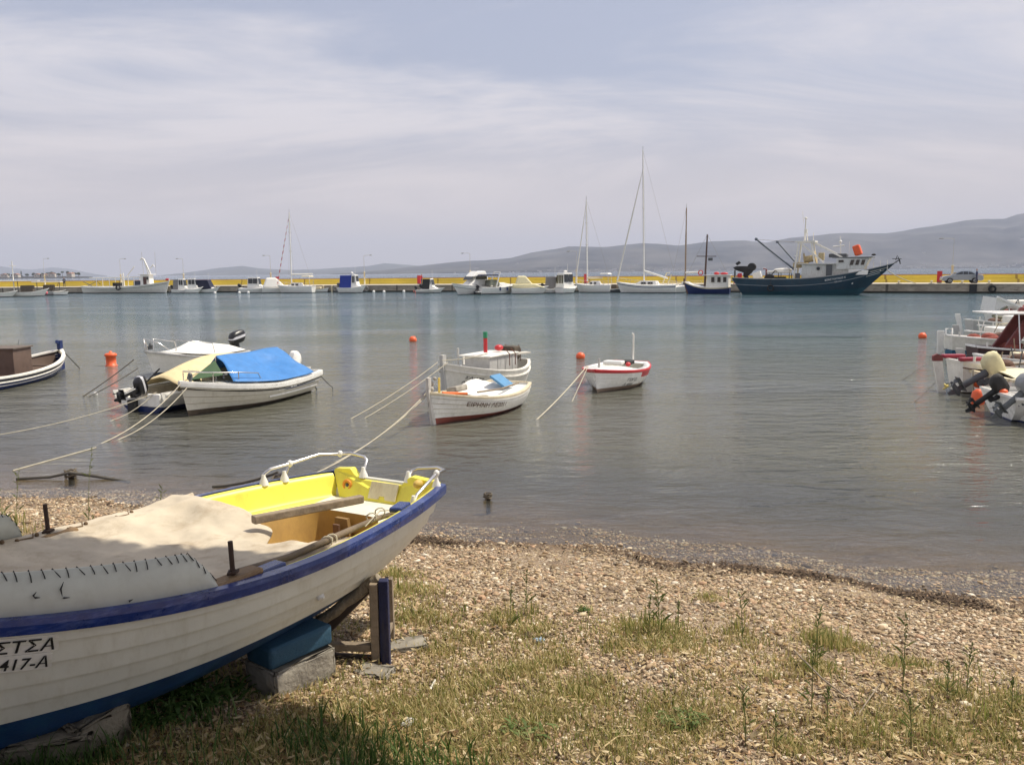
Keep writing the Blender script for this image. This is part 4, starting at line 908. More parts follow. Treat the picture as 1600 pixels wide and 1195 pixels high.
# trestle
tb_ = PG(600, 1037); tt_ = thing('wooden_trestle', 'weathered wooden trestle with blue painted post propping the boat stern', 'trestle', tb_)
gl_ = tb_.z
BLW = mat('worn_blue_wood', (.014, .018, .065), .7, var=.3, dirt=(.10, .08, .06), dirt_amt=.7, dirt_scale=(9, 9, 1), bump=.003)
hp_ = PD(596, 905, tb_.y).z - gl_
A2 = Vector((0, 0, 0)); L2 = P(505, 1020, gl_ + .03) - tb_
L2 = Vector((-.40, .05, 0))
MB().beam((.012, 0, -.05), (.012, 0, hp_), .055, .06, up=(0, 1, 0)).build('post', BLW, tt_, bevel=.006)
MB().beam((-.045, .0, -.04), (-.045, .0, hp_ - .02), .05, .055, up=(0, 1, 0)).build('post', WOOD, tt_, bevel=.006)
MB().beam((-.07, .005, .105), (L2.x - .02, .06, .09), .05, .045).build('cross_beam', WOOD, tt_, bevel=.005)
MB().beam((-.07, .005, .035), (L2.x, .07, .03), .04, .03).build('cross_beam', mat('dark_wood', (.07, .05, .04), .8), tt_, bevel=.004)
MB().beam((-.06, .05, hp_ - .04), (L2.x - .05, .17, .06), .055, .06).build('brace', mat('dark_wood', (.07, .05, .04), .8), tt_, bevel=.005)
p0 = Vector((-.02, .03, hp_ + .0)); p1 = Vector((L2.x - .10, .13, .13))
st_ = MB(); st_.tube([p0.lerp(p1, i / 9) + Vector((0, 0, .006 * sin(i * 2.1))) for i in range(10)], [.028, .036, .034, .037, .033, .036, .034, .036, .03, .02], 10)
st_.build('padded_arm', mat('burlap_padding', (.30, .25, .18), .95, var=.35, scale=30, dirt=(.12, .09, .06), bump=.012, bscale=60), tt_)
MB().beam((-.02, .42, -.02), (-.02, .40, hp_ - .14), .05, .05, up=(0, 1, 0)).build('post', WOOD, tt_, bevel=.005)
MB().beam((-.02, .03, .07), (-.02, .40, .07), .04, .04).build('cross_beam', WOOD, tt_, bevel=.005)
p = PG(652, 1018); chunk('stone_slab', (p.x - .12, p.y + .05, p.z + .005), (.34, .16, .05), .3, CONC, 'flat stone slab under the foot of the wooden trestle', 'stone', None, .01, .02)
p = PG(585, 1052); chunk('stone_slab', (p.x, p.y, p.z + .005), (.2, .13, .04), -.3, CONC, 'small flat stone in front of the wooden trestle', 'stone', None, .01, .02)
# ================================================================== boats in the middle of the water
# --- white lapped dinghy with red bottom
t, L = boat_at('rowing_boat', 'small white lapped rowing boat with red bottom, moored in front of the caique', 'boat', P(824, 630), P(676, 664), hb=.42)
h = Hull(L * 1.04, .78, rs=.66, tm=.42, bp=2.2, zs=.48, zm=.40, zb=.66, k0=-.16, kb=-.10, rake=.16, srake=.1, full=.85)
h.shell(t, [WHITE, REDB, mat('seam_tan', (.36, .28, .2), .8)], zaf=.02, zaf2=.13, strakes=5, step=.025, n=34, seam=2); h.inner(t, WHITE, floor=.02, fm=GREYW)  # lap shadows painted as tan bands between the strakes
h.rail(t, mat('worn_cream_rail', (.68, .58, .4), .6, dirt=(.3, .22, .14), dirt_amt=.6), w=.07, h=.05)
h.stem(t, mat('stem_white', (.6, .56, .5), .6, dirt=(.1, .09, .08), dirt_amt=.8), up=.27, w=.06, d=.08)
h.deck(t, WHITE, .80, .98, dz=-.03, name='foredeck'); h.thwart(t, WHITE, .33, -.12, .24); h.thwart(t, WHITE, .62, -.14, .2); h.deck(t, WHITE2, .012, .16, dz=-.05, camber=.01, name='stern_bench')
h.write(t, "ΕΙΡΗΝΗ ΛΕ2011", .80, .19, .12, z_rel=True, sx=1.2, off=.045, m=mat('brown_lettering', (.12, .06, .03), .6))
cv = MB(); V = []
for i in range(15):
    for j in range(11):
        u = i / 14; v = -1 + 2 * j / 10; x = (.15 + .45 * u) * L; b0 = h.b(.15 + .45 * u) - .06
        z = h.g(.15 + .45 * u) - .02 + .24 * math.exp(-((u - .42) / .25) ** 2 - ((v + .5) / .5) ** 2) + .10 * math.exp(-((u - .2) / .2) ** 2 - ((v - .2) / .5) ** 2) + .02 * sin(9 * u + 7 * v)
        V.append((x, v * b0 * .92, z - .05 * (abs(v) > .95)))
ii = np.arange(165).reshape(15, 11)
cvo = npmesh('white_sheet', V, np.stack([ii[:-1, :-1], ii[:-1, 1:], ii[1:, 1:], ii[1:, :-1]], -1).reshape(-1, 4), CANV_W, t, smooth=True); cvo.modifiers.new('s', 'SOLIDIFY').thickness = .01
MB().box((.27 * L, .25, .60), (.42, .42, .05), ry=R(0), rx=R(-32)).build('blue_seat_board', mat('light_blue_paint', (.08, .25, .45), .6, dirt=(.05, .1, .2)), t, bevel=.01)
MB().tube([(.15 * L, .45, .52), (.42 * L, .5, .5), (.62 * L, .3, .50)], .02, 6).build('oar_shaft', WOOD, t)
MB().tube([(.93 * L, .1, .6), (.74 * L, .28, .52)], .03, 6).build('orange_pole', mat('orange_pole', (.75, .16, .03), .5), t)
MB().tube([(.80 * L, -.25, .45), (.80 * L, -.25, .83)], .025, 6).build('yellow_pin', mat('pin_yellow', (.7, .5, .1), .6), t)
MB().box((.64 * L, -.15, .55), (.45, .25, .12), rx=.2).build('canvas_bundle', mat('bundle_grey', (.33, .30, .25), .9, var=.4), t, bevel=.03)
q_ = MB(); q_.ball((L * 1.0, .0, .80), .05); q_.ball((L * 1.01, .0, .7), .06); q_.ball((L * .99, .05, .9), .035); q_.build('rope_knot', mat('knot', (.4, .36, .3), .9), t)

# --- white caique with cabin and red/green post
t, L = boat_at('white_caique', 'larger white wooden caique with low cabin and a red and green post', 'boat', P(826, 594), P(698, 618), hb=.35)
h = Hull(L * 1.05, .92, rs=.42, tm=.45, bp=2.4, zs=.58, zm=.48, zb=.80, k0=-.3, kb=-.2, rake=.1, srake=.0, full=.95)
h.shell(t, [WHITE, DARKB], zaf=.0, strakes=1, step=.0, n=34); h.inner(t, GREYW, floor=.2, fm=mat('deck_grey', (.4, .38, .34), .8)); L = h.L
h.rail(t, WHITE, w=.09, h=.045); h.strip(t, WHITE, below=.16, w=.03, h=.04, name='rubbing_strake')
h.stem(t, GREYW, up=.18, w=.09, d=.13); h.deck(t, WHITE, .70, .98, dz=-.06, name='foredeck')
cb_ = MB(); cb_.prism([(.20 * L, .3), (.60 * L, .3), (.585 * L, .80), (.20 * L, .80)], -.42, .42); cb_.build('cabin', GREYW, t, bevel=.02)
rf = MB(); rf.box((.40 * L, 0, .825), (.41 * L, .92, .045)); rf.build('cabin_roof', WHITE, t, bevel=.015)
for i in range(3):
    MB().box(((.28 + .1 * i) * L, .427, .60), (.012, .012, .38)).build('batten', GREYW, t)
MB().tube([(.50 * L, .1, .9), (.50 * L, .1, 1.26)], .05, 10).build('red_post', REDP, t); MB().tube([(.50 * L, .1, 1.265), (.50 * L, .1, 1.42)], .056, 10).build('green_post_head', GREENP, t)
q_ = MB(); q_.ball((.27 * L, 0, .95), (.14, .11, .08)); q_.build('red_bucket', REDP, t)
MB().box((.22 * L, .34, .78), (1.2, .2, .04), rz=-.15).build('plank', mat('pale_plank', (.6, .56, .48), .8), t)
MB().box((.12 * L, 0, .78), (.35, .5, .35)).build('engine_box', mat('engine_brown', (.09, .07, .05), .9, var=.5), t, bevel=.04)
q_ = MB()
for x, y in ((.07, .25), (.07, -.25), (.32, .6), (.40, .6)): q_.tube([(x * L, y, .55), (x * L, y, .85), (x * L + .03, y * .8, .98)], .012, 5)
q_.build('rowlock', mat('rust', (.16, .06, .035), .8), t)
q_ = MB(); q_.tube([(-.05, .0, .1), (-.12, .02, .5), (.0, 0, .7)], .02, 6); q_.build('rudder_iron', DGREY, t)
MB().tube([(.80 * L, .15, .7), (.80 * L, .15, .9)], .025, 6).build('mooring_post', WHITE, t); MB().tube([(.6 * L, -.5, .6), (.6 * L, -.5, 1.02)], .03, 6).build('exhaust_pipe', GREYW, t)
h.write(t, "ΣΛ·177", .88, .29, .085, z_rel=True, shear=.2, sx=1.6, off=.01); h.write(t, "Λ.Θ.6086", .895, .41, .08, z_rel=True, shear=.2, sx=1.5, off=.01)

# --- red and white boat
t, L = boat_at('open_boat', 'white open boat with red band and a thin upright pole at its stern', 'boat', P(1005, 593), P(932, 614), hb=.36)
h = Hull(L * 1.04, .80, rs=.60, tm=.42, bp=2.0, zs=.50, zm=.45, zb=.58, k0=-.2, kb=-.12, rake=.2, srake=.06, full=.9)
h.shell(t, [WHITE2, mat('tan_bottom', (.28, .2, .14), .8), REDP], zaf=.09, strakes=6, step=.004, n=34, mf=lambda tt, k: 2 if (k >= 5 or (k >= 3 and tt < .52)) else 0)
h.inner(t, WHITE2, floor=.05); h.rail(t, REDP, w=.03, h=.05, out=.02); L = h.L
dk_ = h.deck(t, WHITE2, .58, .985, dz=.01, camber=.09); h.deck(t, WHITE2, .02, .12, dz=.0, camber=.02, name='stern_bench')
for sd in (1, -1):
    m_ = MB(); m_.loft([[Vector((tt * L, sd * (h.b(tt) - .015), h.g(tt) + .012)), Vector((tt * L, sd * (h.b(tt) - .17), h.g(tt) + .018)), Vector((tt * L, sd * (h.b(tt) - .17), h.g(tt) - .04))] for tt in h.ts(14, .1, .6)], ring_closed=False); m_.build('side_deck', WHITE2, t)
h.thwart(t, WHITE2, .35, -.06, .3); MB().box((.2 * L, .1, .52), (.45, .25, .1)).build('black_mat', BLACKM, t, bevel=.02); MB().ball((.3 * L, .2, .5), (.09, .07, .06)).build('red_cloth', REDP, t)
MB().tube([(.03 * L, .1, .45), (.02 * L, .1, 1.22)], .024, 8).build('stern_pole', WHITE, t)
MB().tube([(.02 * L, .10, 1.22), (.02 * L, .06, 1.24)], .024, 6).build('pole_light', WHITE2, t)
MB().box((.5 * L, 0, .60), (.3, .5, .1)).build('locker', WHITE2, t, bevel=.03); MB().tube([(.9 * L, 0, .6), (.9 * L, 0, .82)], .03, 6).build('bitt', GREYW, t)
h.write(t, "ΓΩΓΩ", .70, .27, .10, z_rel=True, sx=1.3, shear=.2); h.write(t, "Λ 458", .72, .39, .10, z_rel=True, sx=1.3, shear=.2)

# --- boat with the blue tarpaulin shelter
t, L = boat_at('covered_boat', 'long white boat under a blue tarpaulin shelter with white outboard at the stern', 'boat', P(500, 611), P(290, 651), hb=.75)
h = Hull(L * 1.03, .98, rs=.85, tm=.45, bp=2.1, zs=.52, zm=.47, zb=.74, k0=-.2, kb=-.12, rake=.25, srake=.06, full=.85)
h.shell(t, [mat('aged_gelcoat', (.64, .6, .5), .4, dirt=(.4, .35, .25), var=.06), BROWNB, mat('seam_tan', (.36, .28, .2), .8)], zaf=.03, zaf2=.12, strakes=4, step=.02, n=34, seam=2); L = h.L  # tan bands along the laps are painted shadow lines
h.inner(t, WHITE2, floor=.08); h.strip(t, BLACKM, below=.14, w=.02, h=.03, name='black_rubbing_strake')
h.rail(t, WHITE2, w=.08, h=.11, out=.02, dz=.02); h.deck(t, WHITE2, .62, .985, dz=.0, camber=.06); h.deck(t, WHITE2, .012, .1, dz=-.03, camber=.01, name='stern_bench')
# blue side stripe along the aft half
m_ = MB(); rg = []
for tt in h.ts(18, .08, .46):
    z = .25 + .05 * (1 - tt); p = h.pt(tt, h.uz(tt, z)); q2 = h.pt(tt, h.uz(tt, z + .045 * min(1, (tt - .05) * 8) * min(1, (.47 - tt) * 14))); rg.append([p + Vector((0, .014, 0)), q2 + Vector((0, .014, 0))])
m_.loft(rg, ring_closed=False); m_.build('side_stripe', NAVY, t)
h.strip(t, WHITE2, z=.20, w=.03, h=.05, t0=.03, t1=.55, name='spray_rail'); h.strip(t, WHITE2, z=.33, w=.02, h=.04, t0=.03, t1=.5, name='spray_rail')
h.write(t, "ΚΑΛΛΙΟΠΗ  Ν.Π 2944", .735, .085, .09, m=mat('brown_lettering', (.12, .06, .03), .6), z_rel=True, sx=1.35, off=.028)
# shelter: ridge on the far side pulled down to the near gunwale
V = []; n1_, n2_ = 36, 20
for i in range(n1_ + 1):
    for j in range(n2_ + 1):
        u = i / n1_; v = j / n2_
        xt = .05 + (.62 - .05) * u; xb = .13 + (.79 - .13) * u
        tt = xt * (1 - v) + xb * v; x = tt * L
        y0, z0 = -.30, 1.10 + .015 * sin(u * 9); y1, z1 = h.b(xb) + .02, h.g(xb) + .06
        y = y0 + (y1 - y0) * v; z = z0 + (z1 - z0) * v + .015 * sin(pi * v) * (1 - .8 * sin(pi * u))
        z -= .13 * sin(pi * v) * math.exp(-((u - .42) / .16) ** 2) - .03 * math.exp(-((u - .55 - .2 * (v - .3)) / .03) ** 2) * sin(pi * v)
        z += .012 * sin(31 * u + 6 * v) * sin(pi * v) + .025 * sin(5 * u + 9 * v) * sin(pi * v); y += .02 * sin(13 * u) * v
        x += .06 * sin(pi * v) * (1 if u < .05 else (-1 if u > .95 else 0)); V.append((x, y, z))
ii = np.arange((n1_ + 1) * (n2_ + 1)).reshape(n1_ + 1, n2_ + 1)
tp = npmesh('blue_tarpaulin', V, np.stack([ii[:-1, :-1], ii[:-1, 1:], ii[1:, 1:], ii[1:, :-1]], -1).reshape(-1, 4), TARPB, t, smooth=True); tp.modifiers.new('s', 'SOLIDIFY').thickness = .012
V = []
for i in range(13):
    for j in range(7):
        u = i / 12; v = j / 6; xt = .05 + .57 * u; y1 = -h.b(xt) + .03; V.append((xt * L, -.30 + (y1 + .30) * v, 1.10 + (h.g(xt) + .05 - 1.1) * v + .02 * sin(9 * u + 4 * v)))
ii = np.arange(91).reshape(13, 7); tp = npmesh('far_tarpaulin_side', V, np.stack([ii[:-1, :-1], ii[:-1, 1:], ii[1:, 1:], ii[1:, :-1]], -1).reshape(-1, 4), TARPB, t, smooth=True); tp.modifiers.new('s', 'SOLIDIFY').thickness = .012
gt = MB(); gt.add([(.63 * L, -.30, 1.02), (.66 * L, -.75, h.g(.66)), (.77 * L, .35, .78), (.86 * L, -.20, h.g(.86) + .07)], [(0, 1, 3), (0, 3, 2)]); gt.build('green_tarpaulin', TARPG, t, solid=.01)
MB().tube([(.63 * L, -.3, .5), (.62 * L, -.3, 1.11)], .015, 6).build('shelter_pole', CHROME, t); MB().tube([(.05 * L, -.3, .5), (.05 * L, -.3, 1.11)], .014, 6).build('shelter_pole', CHROME, t)
m_ = MB(); m_.tube([(.60 * L, .80, .60), (.62 * L, .78, .76), (.72 * L, .66, .82), (.86 * L, .38, .88), (.9 * L, .0, .9), (.86 * L, -.38, .88), (.72 * L, -.66, .82), (.62 * L, -.78, .76), (.6 * L, -.8, .6)], .014, 6)
for tt, y in ((.74, .64), (.86, .38), (.74, -.64), (.86, -.38)): m_.tube([(tt * L, y, .62), (tt * L, y, .85)], .012, 6)
m_.build('bow_rail', CHROME, t)
m_ = MB(); m_.ball((.95 * L, .1, .86), .05); m_.ball((.94 * L, .06, .80), .06); m_.tube([(.95 * L, .1, .7), (.95 * L, .1, .86)], .03); m_.build('anchor_roller', DGREY, t)
MB().tube([(.8 * L, .45, .72), (.8 * L, .45, .80), (.78 * L, .47, .80)], .02, 6).build('cleat', DGREY, t)
outboard(t, -.02, .1, .46, tilt=R(-60), cowl=WHITE2, leg=WHITE2, s=1.1)
m_ = MB(); m_.tube([(-.02, .3, .45), (-.15, .35, .3), (-.4, .45, -.05)], .018, 6); m_.build('stern_ladder', DGREY, t)

# --- boat half behind with the cream tarpaulin and tilted black outboard
t, L = boat_at('tender_boat', 'white and blue boat under cream tarpaulin with tilted black outboard at its near stern', 'boat', P(222, 644), P(412, 606))
h = Hull(L * 1.05, .80, rs=.86, tm=.4, bp=2.4, zs=.42, zm=.42, zb=.62, k0=-.15, kb=-.05, rake=.25, srake=.05, full=.85)
h.shell(t, [WHITE2, NAVY], zaf=.13, strakes=2, step=.015, n=30, dip=.12); h.inner(t, WHITE, floor=.05); h.rail(t, WHITE2, w=.06, h=.05, transom=False); L = h.L
V = []
for i in range(25):
    for j in range(13):
        u = i / 24; v = -1 + 2 * j / 12; tt = .13 + .80 * u; b0 = h.b(tt) + .02; z = h.g(tt) + .02 + (.24 + .34 * sin(pi * min(1, u * 1.0)) * 1.0) * (1 - abs(v) ** 1.5) + .01 * sin(30 * v + 6 * u); V.append((tt * L, v * b0, z))
ii = np.arange(325).reshape(25, 13); tp = npmesh('cream_tarpaulin', V, np.stack([ii[:-1, :-1], ii[:-1, 1:], ii[1:, 1:], ii[1:, :-1]], -1).reshape(-1, 4), CANV_Y, t, smooth=True); tp.modifiers.new('s', 'SOLIDIFY').thickness = .012
outboard(t, -.04, .10, .36, tilt=R(-76), s=.9, stripe=mat('stripe_grey', (.55, .55, .57), .4)); MB().tube([(.15, .12, .55), (.2, .0, .65), (.42, -.15, .9)], .018, 6).build('tiller', BLACKP, t)
m_ = MB(); m_.box((-.03, -.42, .28), (.10, .34, .28)); m_.build('transom_step', WHITE2, t, bevel=.02); MB().box((-.05, .2, .12), (.12, .2, .3)).build('motor_bracket', BLACKM, t, bevel=.02)
m_ = MB()
for sd in (1, -1): m_.prism([(-.06, .28), (.35, .38), (.35, .46), (-.12, .46)], sd * .66, sd * .69)
m_.build('stern_quarter', WHITE2, t)

# --- rail boat behind
t, L = boat_at('rail_boat', 'white boat with steel bow rails and black outboard, behind the cream covered boat', 'boat', P(366, 573), P(236, 590))
h = Hull(L * 1.04, .92, rs=.8, tm=.45, bp=2.0, zs=.55, zm=.52, zb=.78, k0=-.2, kb=-.1, rake=.28, srake=.05, full=.8)
h.shell(t, [WHITE2, mat('slate_antifoul', (.04, .055, .09), .7)], zaf=.13, strakes=2, step=.015, n=30); h.inner(t, WHITE, floor=.08); h.rail(t, GREYW, w=.06, h=.06, out=.03); L = h.L; h.deck(t, WHITE2, .62, .985, dz=0.0, camber=.06)
V = []
for i in range(15):
    for j in range(9):
        u = i / 14; v = -1 + 2 * j / 8; tt = .06 + .66 * u; V.append((tt * L, v * (h.b(tt) - .03), h.g(tt) + .05 + .36 * (1 - abs(v)) * min(1, 3.2 * (1 - u)) * min(1, .35 + u * 1.1)))
ii = np.arange(135).reshape(15, 9); tp = npmesh('white_tent', V, np.stack([ii[:-1, :-1], ii[:-1, 1:], ii[1:, 1:], ii[1:, :-1]], -1).reshape(-1, 4), CANV_W, t, smooth=False); tp.modifiers.new('s', 'SOLIDIFY').thickness = .012
m_ = MB()
for sd in (1, -1): m_.tube([(.99 * L, sd * .05, .80), (1.0 * L, sd * .04, 1.12), (.93 * L, sd * .3, 1.0), (.86 * L, sd * .42, .8)], .014, 6); m_.tube([(.80 * L, sd * .5, .74), (.795 * L, sd * .5, 1.06), (.60 * L, sd * .74, .96), (.48 * L, sd * .84, .9), (.46 * L, sd * .85, .62)], .014, 6)
m_.build('bow_rail', CHROME, t); m_ = MB(); m_.ball((.95 * L, .05, .92), .06); m_.ball((.94 * L, -.02, .97), .04); m_.box((.95 * L, 0, .86), (.12, .1, .1)); m_.build('anchor_winch', DGREY, t)
m_ = MB(); m_.tube([(.52 * L, .93, .38), (.62 * L, .84, .44)], .055, 8); m_.build('fender', CREAM, t); h.write(t, "Α3ΑΝ", .70, .30, .14, z_rel=True, shear=-.3)
outboard(t, .0, .0, .62, tilt=R(-12), s=1.3, stripe=mat('stripe_grey', (.55, .55, .57), .4))

# --- blue wooden boat at the left edge
a, b_ = P(-95, 622), P(98, 577)
t, L = boat_at('wooden_boat', 'dark blue wooden boat with a brown box on deck, cut by the left edge', 'boat', a, b_)
h = Hull(L * 1.0, .95, rs=.6, tm=.45, bp=2.6, zs=.40, zm=.33, zb=.66, k0=-.3, kb=-.3, rake=-.05, srake=.0, full=1.0)
h.shell(t, [NAVY, NAVY], zaf=.05, strakes=2, step=.0, n=30); h.inner(t, mat('inside_brown', (.12, .08, .06), .8), floor=.05); L = h.L
h.rail(t, WHITE, w=.12, h=.05, out=.03); h.strip(t, WHITE, below=.14, w=.03, h=.05, name='white_strake'); h.strip(t, BLACKM, below=.09, w=.02, h=.05, name='black_strake'); h.strip(t, WHITE, below=.23, w=.025, h=.02, name='thin_white_strake')
h.stem(t, NAVY, up=.26, w=.10, d=.16, lean=.0); MB().box((L - .14, 0, .85), (.28, .07, .1), ry=.4).build('stem_knee', NAVY, t, bevel=.01)
bx = MB(); bx.box((.52 * L, .02, .58), (.95, .78, .72)); bx.build('deck_box', mat('brown_painted_box', (.13, .085, .065), .8, var=.25, bump=.004), t, bevel=.01); MB().box((.52 * L, .02, .955), (1.05, .88, .035)).build('box_lid', mat('box_lid', (.14, .11, .09), .8, var=.3), t, bevel=.005)
MB().tube([(.60 * L, .0, .97), (.615 * L, 0, 1.14)], .006, 5).build('aerial', BLACKM, t); h.thwart(t, mat('inside_brown', (.1, .07, .05), .8), .78, -.2, .15)
m_ = MB(); m_.tube([(.88 * L, -.35, .58), (.9 * L, -.2, .62), (.87 * L, -.3, .64), (.93 * L, -.1, .63)], .03, 6); m_.build('rope_coil', ROPE, t)

# --- floats and buoys
def buoy(px, py, r, lab, kind=0):
    p = P(px, py); mb = MB()
    if kind == 0: mb.ball((0, 0, r * .45), (r, r, r * .92), nu=16, nv=10); mb.lathe([(r * .22, r * 1.2), (r * .2, r * 1.5), (r * .08, r * 1.52)], n=8) if px > 1300 or px < 700 else mb.lathe([(r * .3, -r * .4), (r * .42, -r * .1)], n=10)
    else: mb.lathe([(.0, -.1), (.19, -.08), (.19, .02), (.155, .03), (.155, .30), (.19, .31), (.19, .37), (.15, .40), (.05, .42), (.04, .47), (0, .48)], n=18)
    t = tag(mb.build('mooring_buoy', ORANGE), lab, 'buoy', 'orange mooring buoys'); t.location = p; t.rotation_euler = (.18 if kind == 0 and px != 907 else 0, .45 if kind == 0 and px != 907 else 0, .4)
buoy(644, 533.5, .17, 'small tilted orange buoy floating alone left of the red and green post'); buoy(907, 560, .155, 'round orange buoy floating behind the red banded boat'); buoy(1440, 528, .17, 'orange buoy floating alone left of the boats at the right edge'); buoy(174, 571, .2, 'tall drum-shaped orange buoy right of the blue wooden boat', 1)
# --- stakes and snags in the shallows
def stake(px, py, hh, lab, seed, k_=1.0):
    p = P(px, py); t = thing('mooring_stake', lab, 'stake', p); r2 = random.Random(seed)
    m_ = MB(); m_.tube([(0, 0, -.5), (.01, .01, hh * .6), (.0, 0, hh)], [.06 * k_, .055 * k_, .05 * k_], 8); m_.build('post', mat('dark_wet_wood', (.035, .025, .02), .7, var=.4, bump=.01), t)
    q_ = MB()
    for k in range(7):
        a0 = r2.uniform(0, 6); rr_ = r2.uniform(.06, .11) * k_; zz = r2.uniform(.02, hh); q_.tube([(cos(a) * rr_ + r2.uniform(-.01, .01), sin(a) * rr_, zz + .03 * k_ * sin(a * 2 + a0)) for a in [i * pi / 5 for i in range(10)]], .016 * k_, 5, closed=True)
    q_.build('rope_loops', mat('old_rope', (.16, .13, .09), .95, var=.5, bump=.01), t); return t
stake(110, 746, .10, 'dark concrete and rope stump in the shallows at the left', 3, .75)
pz = P(110, 748); m_ = MB(); m_.tube([(pz.x - .75, pz.y - .05, .02), (pz.x - .3, pz.y, .03), (pz.x, pz.y, .09), (pz.x + .4, pz.y - .03, .04), (pz.x + .9, pz.y - .1, -.03)], .022, 6); tag(m_.build('mooring_chain', ROPED), 'dark weedy rope lying across the left stump in the shallows', 'rope')
stake(762, 780, .08, 'lone dark stump sticking out of the shallows in the middle', 5, .5); stake(436, 768, .24, 'stake wrapped in old rope behind the grab rail of the beached boat', 9)
pz = P(436, 762); m_ = MB(); m_.tube(rope_pts((pz.x, pz.y, .22), (pz.x - .95, pz.y + .1, .0), .04), .02, 6); tag(m_.build('mooring_chain', ROPED), 'dark weedy rope running left from the rope-wrapped stake', 'rope')
# --- mooring lines
def rp(lab, a, za, b_, zb, sag, r=.010, m=None): rope('mooring_rope', lab, P(a[0], a[1], za), P(b_[0], b_[1], zb), sag, r, m)
rp('upper pale rope from the lapped rowing boat towards the beached boat', (668, 612), .62, (436, 762), .18, .22)
rp('lower pale rope from the lapped rowing boat towards the beached boat', (667, 617), .58, (500, 733), -.02, .14, .009)
rp('pale rope from the caique bow to the water, upper of two', (684, 566), .85, (545, 656), -.02, .06)
rp('pale rope from the caique bow to the water, lower of two', (700, 566), .85, (567, 655), -.02, .05, .009)
rp('pale rope along the caique deck from its stem to the red post', (690, 563), .9, (762, 552), .95, .04)
rp('long pale rope from the red banded boat down left to the water', (917, 572), .62, (836, 658), -.02, .05, .014)
rp('short pale rope hanging from the bow of the red banded boat', (919, 572), .62, (893, 629), -.02, .0, .010)
rp('left pale rope from the bow of the blue covered boat into the water', (284, 598), .72, (145, 698), -.02, .16, .010)
rp('right pale rope from the bow of the blue covered boat into the water', (292, 606), .7, (176, 690), -.02, .14, .010)
rp('long thin rope running left from the black outboard to the frame edge', (245, 613), .45, (-20, 682), .05, .10, .008)
rp('short thin rope from the cream covered boat into the water', (243, 613), .45, (163, 660), -.02, .10, .009)
rp('dark rope from the bow of the rail boat, upper of two', (209, 562), .8, (127, 621), -.02, .03, .013, ROPED)
rp('dark rope from the bow of the rail boat, lower of two', (216, 575), .5, (134, 622), -.02, .03, .012, ROPED)
rp('dark rope from the stem of the blue wooden boat to the water, right side', (102, 552), .62, (125, 576), -.02, .0, .014, ROPED)
rp('pale rope drifting just at the surface in the left shallows', (20, 735), .004, (150, 699), .004, 0, .010)
p = P(149, 617); b0_ = tag(MB().ball((0, 0, .02), .06).build('rope_float', WHITE2), 'small white float on the dark rope of the rail boat', 'float'); b0_.location = p
rp('thin rope from the stern of the blue covered boat to the water', (502, 588), .45, (521, 606), -.02, .02, .010, ROPED)
# ================================================================== boats moored stern-out at the right edge
def rudder(t, h, m, top=.5, w=.22, lean=.22, cap=None, x0=-.05):
    z1 = h.g(0) + top; M_ = MB(); M_.prism([(x0 - w * .3, -.35), (x0 - w, -.3), (x0 - w - lean * 1.1, z1), (x0 - lean * 1.1, z1)], -.03, .03); o = M_.build('rudder', m, t, bevel=.008)
    if cap: q = MB(); q.prism([(x0 - w - lean * 1.1 - .005, z1), (x0 - w - lean * 1.16, z1 + .12), (x0 - w * .5 - lean * 1.2, z1 + .17), (x0 - lean * 1.13, z1 + .12), (x0 - lean * 1.1 + .005, z1)], -.034, .034); q.build('rudder_cap', cap, o)
def side_boat(lab, px, py, L, B, rz, zs, zm, zb, mats, rs=.35, rail=WHITE, inner=GREYW, rud=None, cap=None, top=.4, zaf=.03, strake=None, name='moored_boat', w=.07, strakes=1, step=0.0, rwl=.25, **kw):
    p = P(px, py); t = thing(name, lab, 'boat', p, rz)
    h = Hull(L, B, rs=rs, tm=.45, bp=2.4, zs=zs, zm=zm, zb=zb, k0=-.25, rake=.1, srake=.12, full=.95, **kw)
    h.shell(t, mats, zaf=zaf, strakes=strakes, step=step, n=26); h.inner(t, inner, floor=.12); h.rail(t, rail, w=w, h=.05, out=.02)
    if strake: h.strip(t, strake, below=.15, w=.025, h=.03)
    if rud: rudder(t, h, rud, top=top, cap=cap, lean=rwl)
    r3 = random.Random(int(px * 7 + py)); nb = mat('net_pile_brown', (.15, .085, .06), .95, var=.5, bump=.03, bscale=12); nr = mat('net_pile_red', (.28, .07, .05), .95, var=.4, bump=.03, bscale=12)
    for k in range(2):
        x = r3.uniform(.9, 2.6); q = MB()
        for i in range(5): q.ball((x + r3.uniform(-.22, .22), r3.uniform(-.45, .25), h.g(.2) - .02 + r3.uniform(-.05, .08)), (r3.uniform(.15, .3), r3.uniform(.15, .3), r3.uniform(.07, .15)), nu=9, nv=6)
        q.build('net_pile', (nb, nr)[k], t)
    for k in range(3):
        x = r3.uniform(.5, 2.8); a_ = (x, r3.uniform(-.8, .3), h.g(.2)); MB().tube([a_, (x + r3.uniform(-.15, .25), a_[1] + .05, h.g(.2) + r3.uniform(.25, .55))], .014, 6).build('stanchion', (WHITE, DGREY, WOOD)[k], t)
    MB().tube([(.15, -h.b(.1) + .06, h.g(.03) + .02), (.16, -h.b(.1) + .06, h.g(.03) + .16)], .03, 7).build('bitt', WHITE, t)
    return t, h
mB = MAROON
t, h = side_boat('white caique with wine-red rail ends and a white rudder with red cap, right-hand group', 1488, 612, 6.2, 1.0, R(2), .76, .58, .75, [WHITE, BROWNB], rail=WHITE, rud=WHITE, cap=MAROON, top=-.02, rwl=.22, strake=BROWNW)
WINE = mat('wine_red_paint', (.28, .012, .035), .4)
